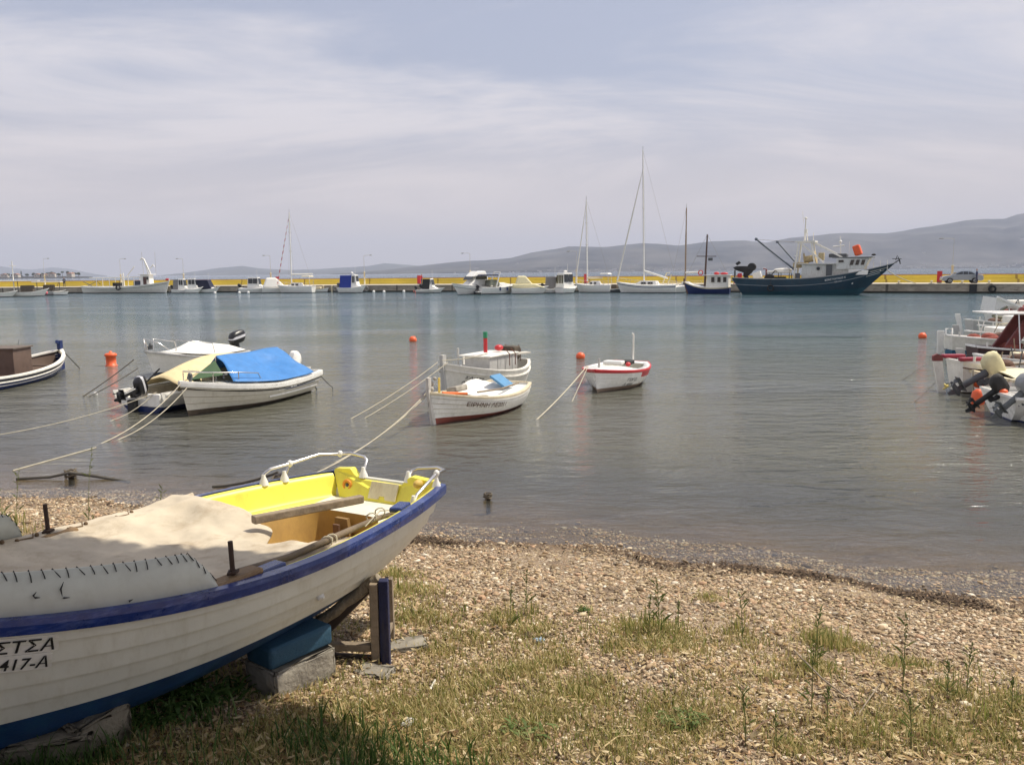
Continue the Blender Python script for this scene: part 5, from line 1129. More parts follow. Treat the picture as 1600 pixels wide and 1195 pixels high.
for sd in (1, -1): MB().box((.18, sd * (h.b(.03) - .06), h.g(0) + .05), (.55, .16, .09), rz=-sd * .0).build('rail_end', WINE, t, bevel=.03)
m_ = MB(); m_.tube([(.5, .3, .55), (1.4, .2, .6), (3, 0, .7)], .03, 6); m_.build('tiller_pole', WOOD, t)
for k, (x, z) in enumerate(((.25, .36), (.48, .42))):
    o = MB().lathe([(.05, -.15), (.14, -.12), (.17, 0), (.14, .12), (.05, .15)], n=12, M=Matrix.Rotation(pi / 2, 4, 'Y')).build('orange_float', ORANGE, None); o.location = t.matrix_world @ Vector((0, 0, 0)) if False else (P(1484, 612) + Vector((x, -.82, z))); tag(o, ['left orange float hanging at the stern of the wine-capped caique', 'right orange float hanging at the stern of the wine-capped caique'][k], 'float', 'orange floats hanging on the caique')
m_ = MB(); m_.tube([(0, 0, 0), (.03, 0, -.5), (.0, 0, -.62)], .018, 6); o = m_.build('tied_rope', ROPE); o.location = P(1484, 612) + Vector((.05, -.84, .62)); tag(o, 'short pale rope tied at the stern of the wine-capped caique', 'rope')
t, h = side_boat('white open caique with brown inside, between the arch boat and the cream outboard', 1527, 593, 6.5, 1.05, R(-6), .66, .52, .62, [GREYW, BROWNB], rail=WHITE2, inner=BROWNW, rud=GREYW, top=.16, w=.10, strake=WHITE, rwl=.3)
h.thwart(t, mB, .2, -.03, .3); h.thwart(t, mB, .4, -.05, .3); h.deck(t, mB, .6, .98, dz=-.02)
MB().beam((.9, -.3, .72), (2.2, .0, .92), .14, .05).build('cream_plank', CREAM, t); MB().box((.9, -.2, .6), (.3, .4, .26)).build('cream_crate', CREAM, t, bevel=.02); MB().box((2.0, .1, .66), (.4, .3, .2)).build('red_crate', REDP, t, bevel=.02)
t, h = side_boat('boat with a big slanted maroon arch and ring buoy, right-hand group', 1516, 573, 7.5, 1.1, R(-4), .64, .54, .8, [mat('dark_maroon_hull', (.07, .03, .03), .6), BROWNB], rail=WHITE2, inner=BROWNW, top=.3, w=.10, strake=BLACKM)
for y in (-.32, .32): MB().prism([(.72, .55), (1.05, .55), (1.78, 1.66), (1.48, 1.74)], y - .05, y + .05).build('arch_leg', MAROON, t, bevel=.02)
MB().box((2.45, 0, 1.72), (1.6, 1.2, .16)).build('arch_top', mat('pink_maroon_paint', (.42, .13, .12), .5), t, bevel=.05)
MB().box((2.1, 0, 1.59), (3.6, 1.5, .05)).build('canopy_frame', WHITE2, t, bevel=.02)
m_ = MB(); m_.tube([(.26 * cos(a * pi / 8), 0, .26 * sin(a * pi / 8)) for a in range(16)], .065, 8, closed=True); o = m_.build('ring_buoy', MAROON, t); o.location = (1.75, -.72, 1.30)
for x in (.9, 2.2, 3.4): MB().tube([(x, -.95, .5), (x, -.74, 1.58)], .018, 6).build('canopy_pole', CHROME, t)
MB().box((2.6, .2, 1.05), (1.3, .9, .85)).build('wheelhouse', mat('pale_blue_paint', (.45, .52, .56), .5), t, bevel=.03)
MB().beam((1.1, -.85, 1.0), (3.4, -.8, .82), .04, .04).build('boat_hook', CREAM, t); MB().tube([(1.5, -.98, .92), (4.5, -.98, .92)], .016, 6).build('side_rail', DGREY, t)
MB().ball((1.45, -.8, 1.02), .09).build('orange_net_float', ORANGE, t); MB().beam((1.1, -1.0, .78), (4.5, -1.0, .80), .08, .05).build('rail_plank', WHITE2, t)
MB().box((3.0, -.4, .72), (1.0, .6, .3)).build('net_bag', WHITE2, t, bevel=.1)
t, h = side_boat('white boat with teal bottom and pale rudder post, second row of the right-hand group', 1478, 557, 6.5, .95, R(-3), .72, .60, .8, [WHITE, TEALB], rail=WHITE2, rud=WHITE2, zaf=.24, top=.14, w=.12, rwl=.05)
m_ = MB(); m_.tube([(-.05, 0, .66), (-.05, 0, .92), (.15, 0, .92), (.15, 0, .7)], .03, 6); m_.build('stern_hoop', WHITE2, t); h.deck(t, WHITE2, .03, .3, dz=-.03, name='stern_deck')
MB().ball((.4, -.98, .3), .07).build('hull_float', WHITE2, t)
t, h = side_boat('white caique behind the teal bottomed boat, its rudder leaning left', 1512, 543, 6.5, 1.0, R(-3), .62, .52, .75, [GREYW, DARKB], rail=WHITE2, rud=GREYW, top=.22, w=.14, rwl=.3)
MB().box((1.3, 0, .62), (1.0, 1.1, .22)).build('hatch', WHITE, t, bevel=.03)
t, h = side_boat('grey caique with narrow white rudder, farther back in the right-hand group', 1512, 524, 7, 1.1, R(-2), .70, .55, .8, [GREYW, DARKB], rail=WHITE2, rud=WHITE2, top=.24, w=.14, rwl=.3)
MB().box((2.6, 0, .68), (2.4, 1.4, .22)).build('cargo_deck', mat('olive_canvas', (.2, .19, .12), .8), t, bevel=.03); MB().tube([(.9, -.9, .70), (4.5, -.9, .82)], .05, 6).build('spar', CREAM, t); MB().box((1.9, -.95, .5), (.5, .1, .35)).build('side_board', WHITE2, t)
MB().box((2.6, -.6, .86), (.9, .5, .3)).build('fish_crate', WHITE2, t, bevel=.03); MB().box((3.4, -.5, .9), (.7, .5, .35)).build('fish_crate', MAROON, t, bevel=.03)
t, h = side_boat('white fishing boat with a raised white boom and awning, farthest back in the right-hand group', 1543, 503, 8, 1.4, R(-2), .62, .5, .8, [WHITE, DARKB], rail=WHITE2, top=.3, w=.16)
m_ = MB(); m_.add([(.05, -.7, 1.30), (.05, .7, 1.35), (1.0, .8, .92), (1.0, -.8, .92), (-.05, -.7, .62), (-.05, .7, .62), (.45, -.8, .86)], [(0, 1, 2, 3), (0, 4, 5, 1), (0, 3, 6), (0, 6, 4)]); m_.build('awning_sheet', CANV_W, t, solid=.03)
MB().beam((.0, -.8, 1.36), (1.45, -.8, .72), .10, .10).build('boom', WHITE2, t); MB().beam((-.25, -.9, .35), (.5, -.9, .85), .08, .10).build('prop', mat('olive_canvas', (.2, .19, .12), .8), t)
MB().box((1.9, 0, .85), (1.3, 1.5, .6)).build('deckhouse', WHITE, t, bevel=.04); m_ = MB(); m_.tube([(.95, -.8, .95), (1.1, -.8, 1.25), (1.15, -.8, 1.0), (1.02, -.8, 1.05)], .03, 6); m_.build('anchor', DGREY, t)
for x in (.5, .9, 1.4): MB().tube([(x, -1.1, .5), (x, -1.1, .8)], .025, 6).build('stanchion', WHITE, t)
t, h = side_boat('pale green-grey boat with crates, squeezed between the arch boat and the back row', 1532, 536, 6.5, 1.0, R(-3), .70, .6, .85, [mat('pale_green_paint', (.40, .45, .40), .5, dirt=(.25, .22, .16)), DARKB], rail=WHITE2, w=.10, top=.2)
MB().box((1.4, 0, .85), (.9, .8, .4)).build('cuddy', WHITE, t, bevel=.05); MB().box((2.4, -.3, .8), (.7, .5, .3)).build('fish_crate', mat('crate_teal', (.05, .25, .25), .6), t, bevel=.02); MB().tube([(.6, .1, .6), (.6, .1, 1.25)], .03, 6).build('lamp_pole', WHITE, t)
MB().beam((.2, -.7, .76), (2.8, -.6, 1.0), .05, .04).build('oar', CREAM, t); m_ = MB(); m_.tube([(1.9, -.5, .7), (2.0, -.4, 1.3), (2.3, -.4, 1.35)], .02, 6); m_.build('bent_rail', CHROME, t)
for k, (a_, b_, lb) in enumerate((((1480, 556), (1400, 600), 'thin rope from the teal bottomed boat down to the water'), ((1470, 600), (1424, 632), 'thin rope from the wine-capped caique down to the water'), ((1515, 560), (1478, 592), 'thin rope from the brown inside caique to the water'))): rope('mooring_rope', lb, P(a_[0], a_[1] - 12, .3), P(b_[0], b_[1], -.02), .03, .007, ROPED, 'thin ropes at the right-hand boats')
# boat with big cream hooded outboard
p = P(1543, 624); t = thing('motor_boat', 'cream decked motor boat with a large outboard under a cream hood, tilted up', 'boat', p, R(-3))
h = Hull(5.6, 1.05, rs=.9, tm=.45, bp=2.2, zs=.56, zm=.54, zb=.8, k0=-.2, rake=.3, full=.85); h.shell(t, [WHITE2, NAVY], zaf=.08, strakes=2, step=.01, n=24); h.inner(t, CREAM); h.rail(t, CREAM, w=.12, h=.06); h.deck(t, mat('pale_cream', (.72, .66, .46), .5), .02, .98, dz=.01, camber=.10, name='deck')
MB().box((1.8, 0, .72), (1.4, 1.2, .2)).build('seat_box', mat('pale_cream', (.72, .66, .46), .5), t, bevel=.05)
o = outboard(t, -.05, .0, .40, tilt=R(-60), cowl=BLACKP, leg=DGREY, s=1.35, cover=mat('cream_hood', (.66, .6, .36), .75, bump=.01, bscale=12))
m_ = MB(); m_.tube([(0, 0, 0), (.06, .03, .03), (.02, .06, -.05), (-.04, 0, .04), (.05, -.05, .0), (-.05, .03, -.08)], .02, 5); o = m_.build('yellow_cord', mat('yellow_cord', (.75, .62, .22), .9)); o.location = P(1478, 604, .22) + Vector((0, .0, .02)); tag(o, 'yellowish cord knotted on the lower unit of the cream hooded outboard', 'cord')
# nearest boat with black hooded outboard
p = P(1556, 652); t = thing('motor_boat', 'nearest white boat with blue stripe and a black covered outboard, cut by the right edge', 'boat', p, R(-7))
h = Hull(5.2, .85, rs=.92, tm=.45, bp=2.2, zs=.50, zm=.47, zb=.7, k0=-.15, rake=.3, srake=.12, full=.75); h.shell(t, [WHITE2, NAVY], zaf=.03, strakes=1, step=.0, n=24); h.inner(t, GREYW); h.rail(t, WHITE2, w=.08, h=.05, out=.03); h.strip(t, NAVY, below=.10, w=.012, h=.08, t0=.06, name='blue_stripe'); h.thwart(t, WHITE2, .2, -.1, .3)
outboard(t, -.03, .0, .38, tilt=R(-52), leg=BLACKM, s=.95, cover=mat('black_hood', (.03, .028, .025), .7, bump=.02, bscale=10))
o = MB().lathe([(.05, -.22), (.12, -.16), (.14, 0), (.12, .16), (.05, .22)], n=16).build('orange_float', ORANGE); o.location = P(1532, 625, .10) + Vector((0, .1, 0)); tag(o, 'large orange float beside the black covered outboard, partly in the water', 'float')
o = MB().ball((0, 0, 0), (.08, .08, .06)).build('orange_float', ORANGE); o.location = P(1568, 612, .52); tag(o, 'small orange float lying in the nearest white boat at the right edge', 'float')
p = P(1603, 663); t = thing('motor_boat', 'boat mostly beyond the right edge, only its grey tilted outboard leg in view', 'boat', p, R(5))
h = Hull(5, .85, rs=.92, tm=.45, bp=2.2, zs=.5, zm=.47, zb=.7, k0=-.15, rake=.3, full=.75); h.shell(t, [WHITE2, NAVY], zaf=.03, strakes=1, step=0, n=20); h.inner(t, GREYW); h.rail(t, WHITE2, w=.08, h=.05)
outboard(t, -.02, .1, .42, tilt=R(-52), cowl=MGREY, leg=mat('worn_leg', (.13, .14, .14), .6, var=.4), s=1.05)

# ================================================================== boats along the quay
def window_strip(t, x0, x1, z0, z1, y, lean=0.0, name='window', n=1, gap=.08, m=None, y1=None):
    for i in range(n):
        a = x0 + (x1 - x0) * i / n + gap / 2; b_ = x0 + (x1 - x0) * (i + 1) / n - gap / 2
        for sd in (1, -1): MB().add([(a, sd * y, z0), (b_, sd * y, z0), (b_ - lean, sd * (y if y1 is None else y1), z1), (a - lean, sd * (y if y1 is None else y1), z1)], [(0, 1, 2, 3)]).build(name, m or GLASS, t, solid=.03)
def house(t, x0, x1, w, z0, z1, sf=.4, sa=0.0, tw=.85, m=WHITE2, name='cabin', bev=.04):
    a = [(x0, w), (x1, w)]; mb = MB(); xa, xb = x0 + sa, x1 - sf
    v = [(x0, -w, z0), (x1, -w * .8, z0), (x1, w * .8, z0), (x0, w, z0), (xa, -w * tw, z1), (xb, -w * tw * .8, z1), (xb, w * tw * .8, z1), (xa, w * tw, z1)]
    mb.add(v, [(3, 2, 1, 0), (4, 5, 6, 7), (0, 1, 5, 4), (1, 2, 6, 5), (2, 3, 7, 6), (3, 0, 4, 7)]); return mb.build(name, m, t, bevel=bev)
def fboat(name, lab, px, py, L, B, rz, zs, zm, zb, mats=None, zaf=.08, rs=.85, deck=True, rake=.9, cat='boat', rail=WHITE2, off=None, full=.8, **k):
    """px = photo column of the hull's middle"""
    if px < 520: rz += R(14)        # left of the middle the boats lie squarer to the viewer
    p = P(px, py); c = Vector((cos(rz), sin(rz), 0)) * (L / 2)
    t = thing(name, lab, cat, p - c, rz)
    h = Hull(L, B, rs=rs, tm=.42, bp=2.2, zs=zs, zm=zm, zb=zb, k0=-.4, rake=rake, srake=.1, full=full, **k)
    h.shell(t, mats or [WHITE2, DARKB], zaf=zaf, strakes=1, step=0, n=22)
    if deck: h.deck(t, WHITE2, .01, .985, dz=.0, camber=.12, name='deck')
    else: h.inner(t, GREYW, floor=.25)
    h.rail(t, rail, w=.08, h=.07, out=.03); return t, h
pi_ = pi
# left end
t, h = fboat('moored_boat', 'small grey-white boat cut by the left frame edge beyond the water', 3, 464, 4.2, .8, R(5), .7, .6, .95, [WHITE, DARKB], deck=False)
t, h = fboat('awning_boat', 'grey-white boat with flat pale awning and white cross mast, far left of the quay', 47, 463, 5.3, .9, R(4), .7, .6, 1.2, [WHITE, DARKB], deck=False, rs=.5)
MB().box((1.0, 0, 2.35), (6.0, 1.9, .12)).build('awning', CANV_W, t, bevel=.04)
MB().tube([(.6, 0, .5), (.6, 0, 5.3)], .07, 6).build('mast', WHITE, t); MB().tube([(.2, 0, 4.6), (1.1, 0, 4.6)], .04, 6).build('cross_arm', WHITE, t); MB().tube([(1.0, .6, .6), (1.0, .6, 2.3)], .05, 6).build('awning_pole', DGREY, t)
MB().box((2.4, 0, 1.2), (1.7, 1.3, .9)).build('net_pile', mat('net_brown', (.14, .11, .08), .95, var=.5), t, bevel=.1)
t, h = fboat('awning_boat', 'small open boat under a flat awning below the standing person, far left', 83, 461, 3.8, .8, R(0), .6, .5, .8, [GREYW, DARKB], deck=False)
MB().box((1.2, 0, 2.1), (4.2, 1.7, .12)).build('awning', CANV_W, t, bevel=.04); MB().box((1.4, 0, 1.2), (1.5, 1.1, .9)).build('net_pile', mat('net_brown', (.14, .11, .08), .95), t, bevel=.1)
for x in (-.5, 2.8): MB().tube([(x, .6, .5), (x, .6, 2.1)], .05, 6).build('awning_pole', DGREY, t)
t, h = fboat('dinghy', 'tiny white dinghy with black letters at the left end of the harbour', 96, 461, 2.1, .55, R(0), .5, .45, .55, deck=False, rake=.3)
o = MB().ball((0, 0, 0), .26).build('mooring_buoy', mat('pink_buoy', (.75, .15, .18), .5)); o.location = P(72.5, 462, 0) + Vector((0, 0, .45)); tag(o, 'pink ball buoy hanging between the two awning boats at the far left', 'buoy')
# white fishing caique
t, h = fboat('fishing_caique', 'long white fishing caique with wheelhouse and awning frame, left part of the quay', 198, 458, 14.6, 1.9, QA + R(0), 1.25, 1.05, 2.0, [WHITE, DARKB], rs=.35, rake=.7, zaf=.1)
t.scale = (1.12, 1, 1); t.location.x -= .8; h.strip(t, BLACKM, below=.35, w=.04, h=.05); h.stem(t, WHITE, up=.25, w=.14, d=.2); MB().ball((14.3, 0, 2.25), (.32, .2, .2)).build('red_bow_pad', REDP, t)
house(t, 10.2, 11.7, .8, 1.2, 3.1, sf=.1, sa=.1, tw=1.0, name='wheelhouse'); MB().box((10.95, 0, 3.14), (2.0, 1.9, .1)).build('wheelhouse_roof', WHITE2, t, bevel=.03); MB().box((11.0, -.82, 2.1), (.5, .05, 1.3)).build('door', mat('door_brown', (.1, .05, .04), .6), t); MB().box((11.45, -.82, 2.5), (.25, .05, .5)).build('window', GLASS, t)
m_ = MB()
for y in (.8, -.8):
    m_.tube([(1.6, y, 2.6), (10.2, y, 2.75)], .07, 6)
    for x in (2.8, 5, 7.2, 9.2): m_.tube([(x, y, 1.1), (x, y, 2.65)], .045, 6)
m_.tube([(1.6, -.8, 2.6), (1.6, .8, 2.6)], .06, 6); m_.build('awning_frame', WHITE, t); MB().box((4.6, 0, 2.68), (4.2, 1.55, .05)).build('awning', CANV_W, t)
m_ = MB(); m_.tube([(7.0, 0, 1.2), (6.9, 0, 3.4)], .1, 8); m_.tube([(7.5, 0, 2.8), (8.9, 0, 4.5)], .07, 6); m_.build('derrick', WHITE, t)
m_ = MB(); m_.tube([(11.6, 0, 3.1), (10.6, 0, 5.7), (10.3, 0, 5.9), (10.0, 0, 5.6)], .12, 8); m_.tube([(11.2, 0, 3.1), (10.6, 0, 5.6)], .06, 6); m_.tube([(11.6, 0, 4.2), (12.1, 0, 4.8), (12.3, 0, 4.4)], .08, 6); m_.build('mast', WHITE, t)
m_ = MB(); m_.tube([(10.4, 0, 3), (10.3, 0, 6.9)], .03, 5); m_.tube([(12.5, 0, 3.2), (12.5, 0, 6.9)], .025, 5); m_.build('aerial', GREYW, t)
MB().box((9.5, 0, 1.6), (1.2, 1.2, 1.0)).build('winch', mat('winch_blue', (.05, .06, .09), .6, var=.4), t, bevel=.1); MB().box((5.8, .2, 1.5), (1.3, .9, .6)).build('crate_stack', BLACKM, t, bevel=.03)
m_ = MB(); m_.tube([(.35 * cos(a * pi / 6), -.08, .35 * sin(a * pi / 6)) for a in range(12)], .1, 6, closed=True); o = m_.build('tyre', RUBBER, t); o.location = (7.2, -1.95, .95)
m_ = MB(); m_.tube([(1.5, 0, 1.2), (.0, 0, 2.0)], .06, 6); m_.tube([(.6, 0, 1.2), (2.4, 0, 2.1), (2.9, 0, 1.5)], .05, 6); m_.build('stern_gear', DGREY, t)
def far_motor(t, x, z=.8, m=BLACKP, leg=None, s=1.6, tilt=-.5): return outboard(t, x, 0, z, tilt=tilt, cowl=m, leg=leg or DGREY, s=s)
def hardtop(lab, px, py, L, B, rz, hw=None, canopy=None, motor=BLACKP, pane=True, name='cabin_boat', mats=None, zs=.75, zb=1.05, zh=2.3, x0=.3, x1=.62, ncan=None):
    t, h = fboat(name, lab, px, py, L, B, rz, zs, zs - .08, zb, mats)
    house(t, x1 * L - .2, min(.9, x1 + .22) * L, B * .6, zs, zs + .42, sf=.9, name='cuddy')
    house(t, x0 * L, x1 * L, B * .66, zs, zh, sf=.35, sa=.1, tw=.82, name='wheelhouse'); 
    window_strip(t, x0 * L + .15, x1 * L - .35, zs + .75, zh - .2, B * .66 * .92 + .02, n=2, y1=B * .66 * .85 + .02)
    if pane: MB().add([(x1 * L - .13, -.5, zs + .6), (x1 * L - .13, .5, zs + .6), (x1 * L - .30, .42, zh - .15), (x1 * L - .30, -.42, zh - .15)], [(0, 1, 2, 3)]).build('windscreen', GLASS, t, solid=.02)
    if canopy: house(t, .06 * L, x0 * L + .02, B * .66, zs, zh - .08, sf=0, sa=.12, tw=.84, m=canopy, name='canopy')
    if motor: far_motor(t, -.05, zs, m=motor)
    MB().tube([(x1 * L * .8, .2, zh), (x1 * L * .8, .2, zh + 1.2)], .02, 5).build('aerial', WHITE2, t); return t, h
hardtop('small white boat with a yellow-edged canopy and black outboard, just right of the white caique', 288, 458, 3.8, .95, QA + R(4), canopy=GREYC, zh=2.35, zs=.6, zb=.8)
hardtop('narrow white cabin boat with open doorway, left of the navy covered boat', 304, 458, 2.8, .8, QA + R(20), motor=None, zh=2.4, zs=.7, x0=.15, x1=.7)
t, h = hardtop('white boat fully closed by a navy canvas cover, left part of the quay', 326, 457.5, 4.2, 1.0, QA + R(0), motor=None, canopy=NAVYC, zh=2.1, zs=.6, x0=.45)
house(t, .2, 3.0, .9, .62, 2.15, sf=.7, sa=.1, tw=.8, m=NAVYC, name='navy_cover')
hardtop('white cabin boat with dark windows and black outboard, left of the white covered boat', 400, 457.5, 5.2, 1.05, QA + R(3), zh=2.5, zs=.75, zb=.95, x0=.28, x1=.68)
t, h = fboat('covered_cruiser', 'boat under a tall cream cover just left of the yacht with red-wrapped stay', 430, 457.5, 4.2, 1.1, QA + R(30), .8, .75, 1.0); house(t, .2, 3.9, 1.05, .8, 2.4, sf=1.6, sa=.6, tw=.5, m=CANV_W, name='cream_cover', bev=.2)
# sailing yachts
def yacht(lab, px, py, L, B, rz, mast_x, mast_h, rake_x=0.0, boom=None, stay=True, cover=None, bim=None, mats=None, stripe=None, zs=1.0, zb=1.35, mastm=None, sail_r=.09, spread=(.45, .72), staym=None):
    t, h = fboat('sailing_yacht', lab, px, py, L, B, rz, zs, zs - .05, zb, mats or [WHITE2, DARKB], rake=.8, rs=.7, cat='sailing yacht', full=.95)
    house(t, .30 * L, .72 * L, B * .55, zs, zs + .55, sf=1.2, sa=.3, name='coachroof'); window_strip(t, .36 * L, .58 * L, zs + .12, zs + .38, B * .55 * .96 + .0, n=2, gap=.25)
    if stripe: h.strip(t, stripe, below=.25, w=.02, h=.09, name='side_stripe')
    mx = mast_x * L; b0 = Vector((mx, 0, zs + .5)); top = Vector((mx + rake_x, 0, mast_h)); mm = mastm or WHITE2
    MB().tube([b0, top], [.11, .075], 8).build('mast', mm, t)
    if stay:
        m_ = MB(); f0 = Vector((L * .985, 0, zb + .15)); e = .86; tp_ = b0.lerp(top, stay if stay is not True else .97); m_.tube([f0, f0.lerp(tp_, .5), tp_], [sail_r, sail_r * .9, sail_r * .35], 8); m_.build('furled_sail', staym or CANV_W, t)
    m_ = MB(); m_.tube([top, (0.1, 0, zs + .2)], .012, 4)
    for f in spread:
        c_ = b0.lerp(top, f); m_.tube([c_ + Vector((0, -B * .42, 0)), c_, c_ + Vector((0, B * .42, 0))], .035, 5)
    for sd in (1, -1): m_.tube([top * .98 + b0 * .02] + [b0.lerp(top, f) + Vector((0, sd * B * .42, 0)) for f in spread[::-1]] + [Vector((mx, sd * B * .9, zs))], .012, 4)
    m_.build('rigging', mat('rig_wire', (.35, .33, .32), .4), t)
    if boom: m_ = MB(); bl_, bz0, bz1 = boom; m_.tube([(mx, 0, bz0), (mx - bl_, 0, bz1)], [.14, .10], 8); m_.build('boom', cover or CANV_W, t)
    if bim: house(t, .04 * L, .30 * L, B * .7, zs + 1.45, zs + 1.62, sf=.2, sa=.2, m=bim, name='bimini'); MB().tube([(.05 * L, B * .65, zs), (.06 * L, B * .65, zs + 1.5), (.06 * L, -B * .65, zs + 1.5), (.05 * L, -B * .65, zs)], .03, 5).build('bimini_frame', CHROME, t)
    m_ = MB()
    for tt in np.linspace(.05, .95, 9):
        for sd in (1, -1): g_ = h.gun(float(tt), sd, -.06); m_.tube([g_, g_ + Vector((0, 0, .55))], .015, 4)
    for sd in (1, -1): m_.tube([h.gun(float(tt), sd, -.06) + Vector((0, 0, .55)) for tt in np.linspace(.05, .97, 12)], .012, 4)
    m_.build('guard_rail', CHROME, t); MB().tube([top, top + Vector((0, 0, .5))], .02, 4).build('wind_vane', DGREY, t); return t, h
REDW = bpy.data.materials.new('red_striped_sail'); REDW.use_nodes = True; tt_ = REDW.node_tree; wv = tt_.nodes.new('ShaderNodeTexWave'); wv.wave_type = 'BANDS'; wv.bands_direction = 'Z'; wv.inputs['Scale'].default_value = .32; tcx = tt_.nodes.new('ShaderNodeTexCoord'); tt_.links.new(tcx.outputs['Object'], wv.inputs['Vector']); rr_ = tt_.nodes.new('ShaderNodeValToRGB'); rr_.color_ramp.interpolation = 'CONSTANT'; rr_.color_ramp.elements[0].color = (.75, .7, .66, 1); rr_.color_ramp.elements[1].color = (.5, .05, .06, 1); rr_.color_ramp.elements[1].position = .5; tt_.links.new(wv.outputs[0], rr_.inputs[0]); tt_.links.new(rr_.outputs[0], tt_.nodes['Principled BSDF'].inputs['Base Color'])
yacht('cream-white yacht with a red-wrapped forestay, left part of the quay', 462, 457.5, 6.2, 1.2, QA + pi, .60, 12.6, -.1, boom=(3.6, 2.9, 2.95), staym=REDW, bim=CREAM, zs=1.05, zb=1.3, sail_r=.07)
yacht('smallest masted white yacht with a furled sail and white bimini, left of the big yacht', 927, 457, 5.4, 1.2, QA + pi, .66, 12.7, 0.2, bim=CANV_W, zs=1.05, zb=1.3, boom=(2.2, 2.0, 2.0), cover=CREAM)
yacht('largest white yacht with the tallest mast and furled white sail', 1010, 457.5, 8.4, 1.5, QA + pi, .54, 18.6, .35, boom=(3.2, 2.9, 1.9), zs=1.05, zb=1.5, stripe=NAVY, stay=.86, sail_r=.12, spread=(.28, .56))
yacht('small yacht with a brown wooden mast half hidden right of the largest yacht', 1075, 456.5, 5.0, 1.1, QA, .42, 11.2, 0, stay=False, zs=.9, zb=1.1, mastm=mat('brown_mast', (.28, .2, .13), .5), boom=(-2.2, 2.6, 2.7), spread=(.6,))
t, h = fboat('dinghy', 'small white dinghy moored right of the yacht with red-wrapped stay', 499, 456.5, 3.2, .7, QA, .55, .45, .7, deck=False, rake=.3); MB().box((1.5, 0, .7), (.9, .8, .3)).build('cover', CREAM, t, bevel=.08)
t, h = hardtop('white cruiser with royal blue canvas screen over its cockpit', 552, 457.5, 4.5, 1.15, QA + R(8), motor=DGREY, canopy=BLUEC, zh=2.75, zs=.8, zb=1.25, x0=.50, x1=.72); MB().ball((2.1, 0, 3.05), (.22, .22, .16)).build('radar_dome', WHITE2, t); MB().tube([(1.8, 0, 2.7), (2.4, 0, 2.95), (2.6, 0, 2.7)], .05, 6).build('radar_arch', WHITE2, t)
t, h = hardtop('small boat with a black hood and two outboards, left of the white motor yacht', 677, 457.5, 3.6, .95, QA + R(4), motor=BLACKP, canopy=BLACKM, zh=2.1, zs=.55, zb=.75, x0=.4, x1=.55)
t, h = fboat('inflatable_dinghy', 'tiny grey inflatable dinghy with outboard beside the black-hooded boat', 662, 458, 2.2, .6, QA + R(10), .45, .42, .55, [GREYW, DARKB], deck=False, rake=.3); far_motor(t, 0, .5, s=1.2)
# motor yacht, near bow to the left
t, h = fboat('motor_yacht', 'white flybridge motor yacht seen from its bow quarter, left of the cruiser with navy bimini', 734, 460, 6.2, 1.45, QA + pi + R(68), 1.15, 1.15, 1.55, [WHITE2, DARKB], rake=1.3, zaf=.05, full=.6)
house(t, .10 * 6.2, .62 * 6.2, 1.15, 1.2, 2.35, sf=1.5, name='cabin', bev=.12); house(t, .12 * 6.2, .52 * 6.2, 1.05, 2.35, 3.1, sf=.9, sa=.2, name='flybridge', bev=.12); window_strip(t, .9, 3.0, 2.0, 2.4, 1.12, n=2)
MB().add([(3.55, -.85, 1.95), (3.55, .85, 1.95), (3.1, .75, 2.4), (3.1, -.75, 2.4)], [(0, 1, 2, 3)]).build('windscreen', GLASS, t, solid=.05); h.strip(t, mat('stripe_grey2', (.3, .33, .33), .4), below=.45, w=.02, h=.12, name='hull_stripe')
t, h = fboat('sport_cruiser', 'white sport cruiser with navy bimini and arch, right of the motor yacht', 777, 459.5, 5.4, 1.3, QA + R(48), .95, .9, 1.35, zaf=.1)
house(t, .45 * 5.8, .9 * 5.8, .95, .95, 1.55, sf=1.8, name='cuddy', bev=.1); house(t, .22 * 5.8, .52 * 5.8, 1.05, 1.2, 1.95, sf=.7, sa=.1, m=mat('tinted_screen', (.16, .17, .12), .15), name='windscreen', bev=.03); house(t, .02, .5 * 5.8, 1.1, 2.45, 2.65, sf=.5, sa=.3, m=NAVYC, name='bimini', bev=.05)
m_ = MB()
for sd in (1, -1): m_.tube([(.9 + 1.2, sd * 1.15, 1), (1.5 + 1.2, sd * 1.05, 2.9)], .09, 6)
m_.tube([(2.7, -1.05, 2.9), (2.7, 1.05, 2.9)], .09, 6); m_.build('radar_arch', WHITE2, t); MB().box((-.25, 0, .35), (.6, 2.2, .12)).build('swim_platform', WHITE2, t, bevel=.03); far_motor(t, -.1, .7, s=1.3)
for x in (2.6, 3.6, 4.4): MB().tube([(x, -1.33, .5), (x, -1.33, .95)], .11, 8).build('fender', NAVY, t)
t, h = fboat('covered_cruiser', 'cruiser completely wrapped in a pale cream cover, middle of the quay', 828, 459, 5.0, 1.2, QA + R(25), .8, .75, 1.05); house(t, .1, 4.6, 1.15, .8, 1.35, sf=1.4, sa=.1, tw=.9, m=mat('pale_yellow_cover', (.74, .66, .4), .8), name='cover', bev=.15); house(t, .5, 2.9, .95, 1.3, 2.4, sf=1.0, sa=.35, tw=.65, m=MATS['pale_yellow_cover'], name='cover_top', bev=.15)
for px, c_, lb in ((839.5, mat('yellow_ball', (.75, .6, .1), .5), 'yellow fender ball beside the cream wrapped cruiser'), (846, REDP, 'red fender ball beside the cream wrapped cruiser')):
    o = MB().ball((0, 0, 0), .24).build('fender_ball', c_); o.location = P(px, 458.5) + Vector((0, .0, .35)); tag(o, lb, 'fender', 'fender balls')
t, h = fboat('motor_boat', 'small open white boat right of the cream wrapped cruiser', 852, 458, 2.6, .8, QA + R(60), .6, .55, .8); MB().box((1.2, 0, .9), (.8, .9, .4)).build('cover', CANV_W, t, bevel=.1)
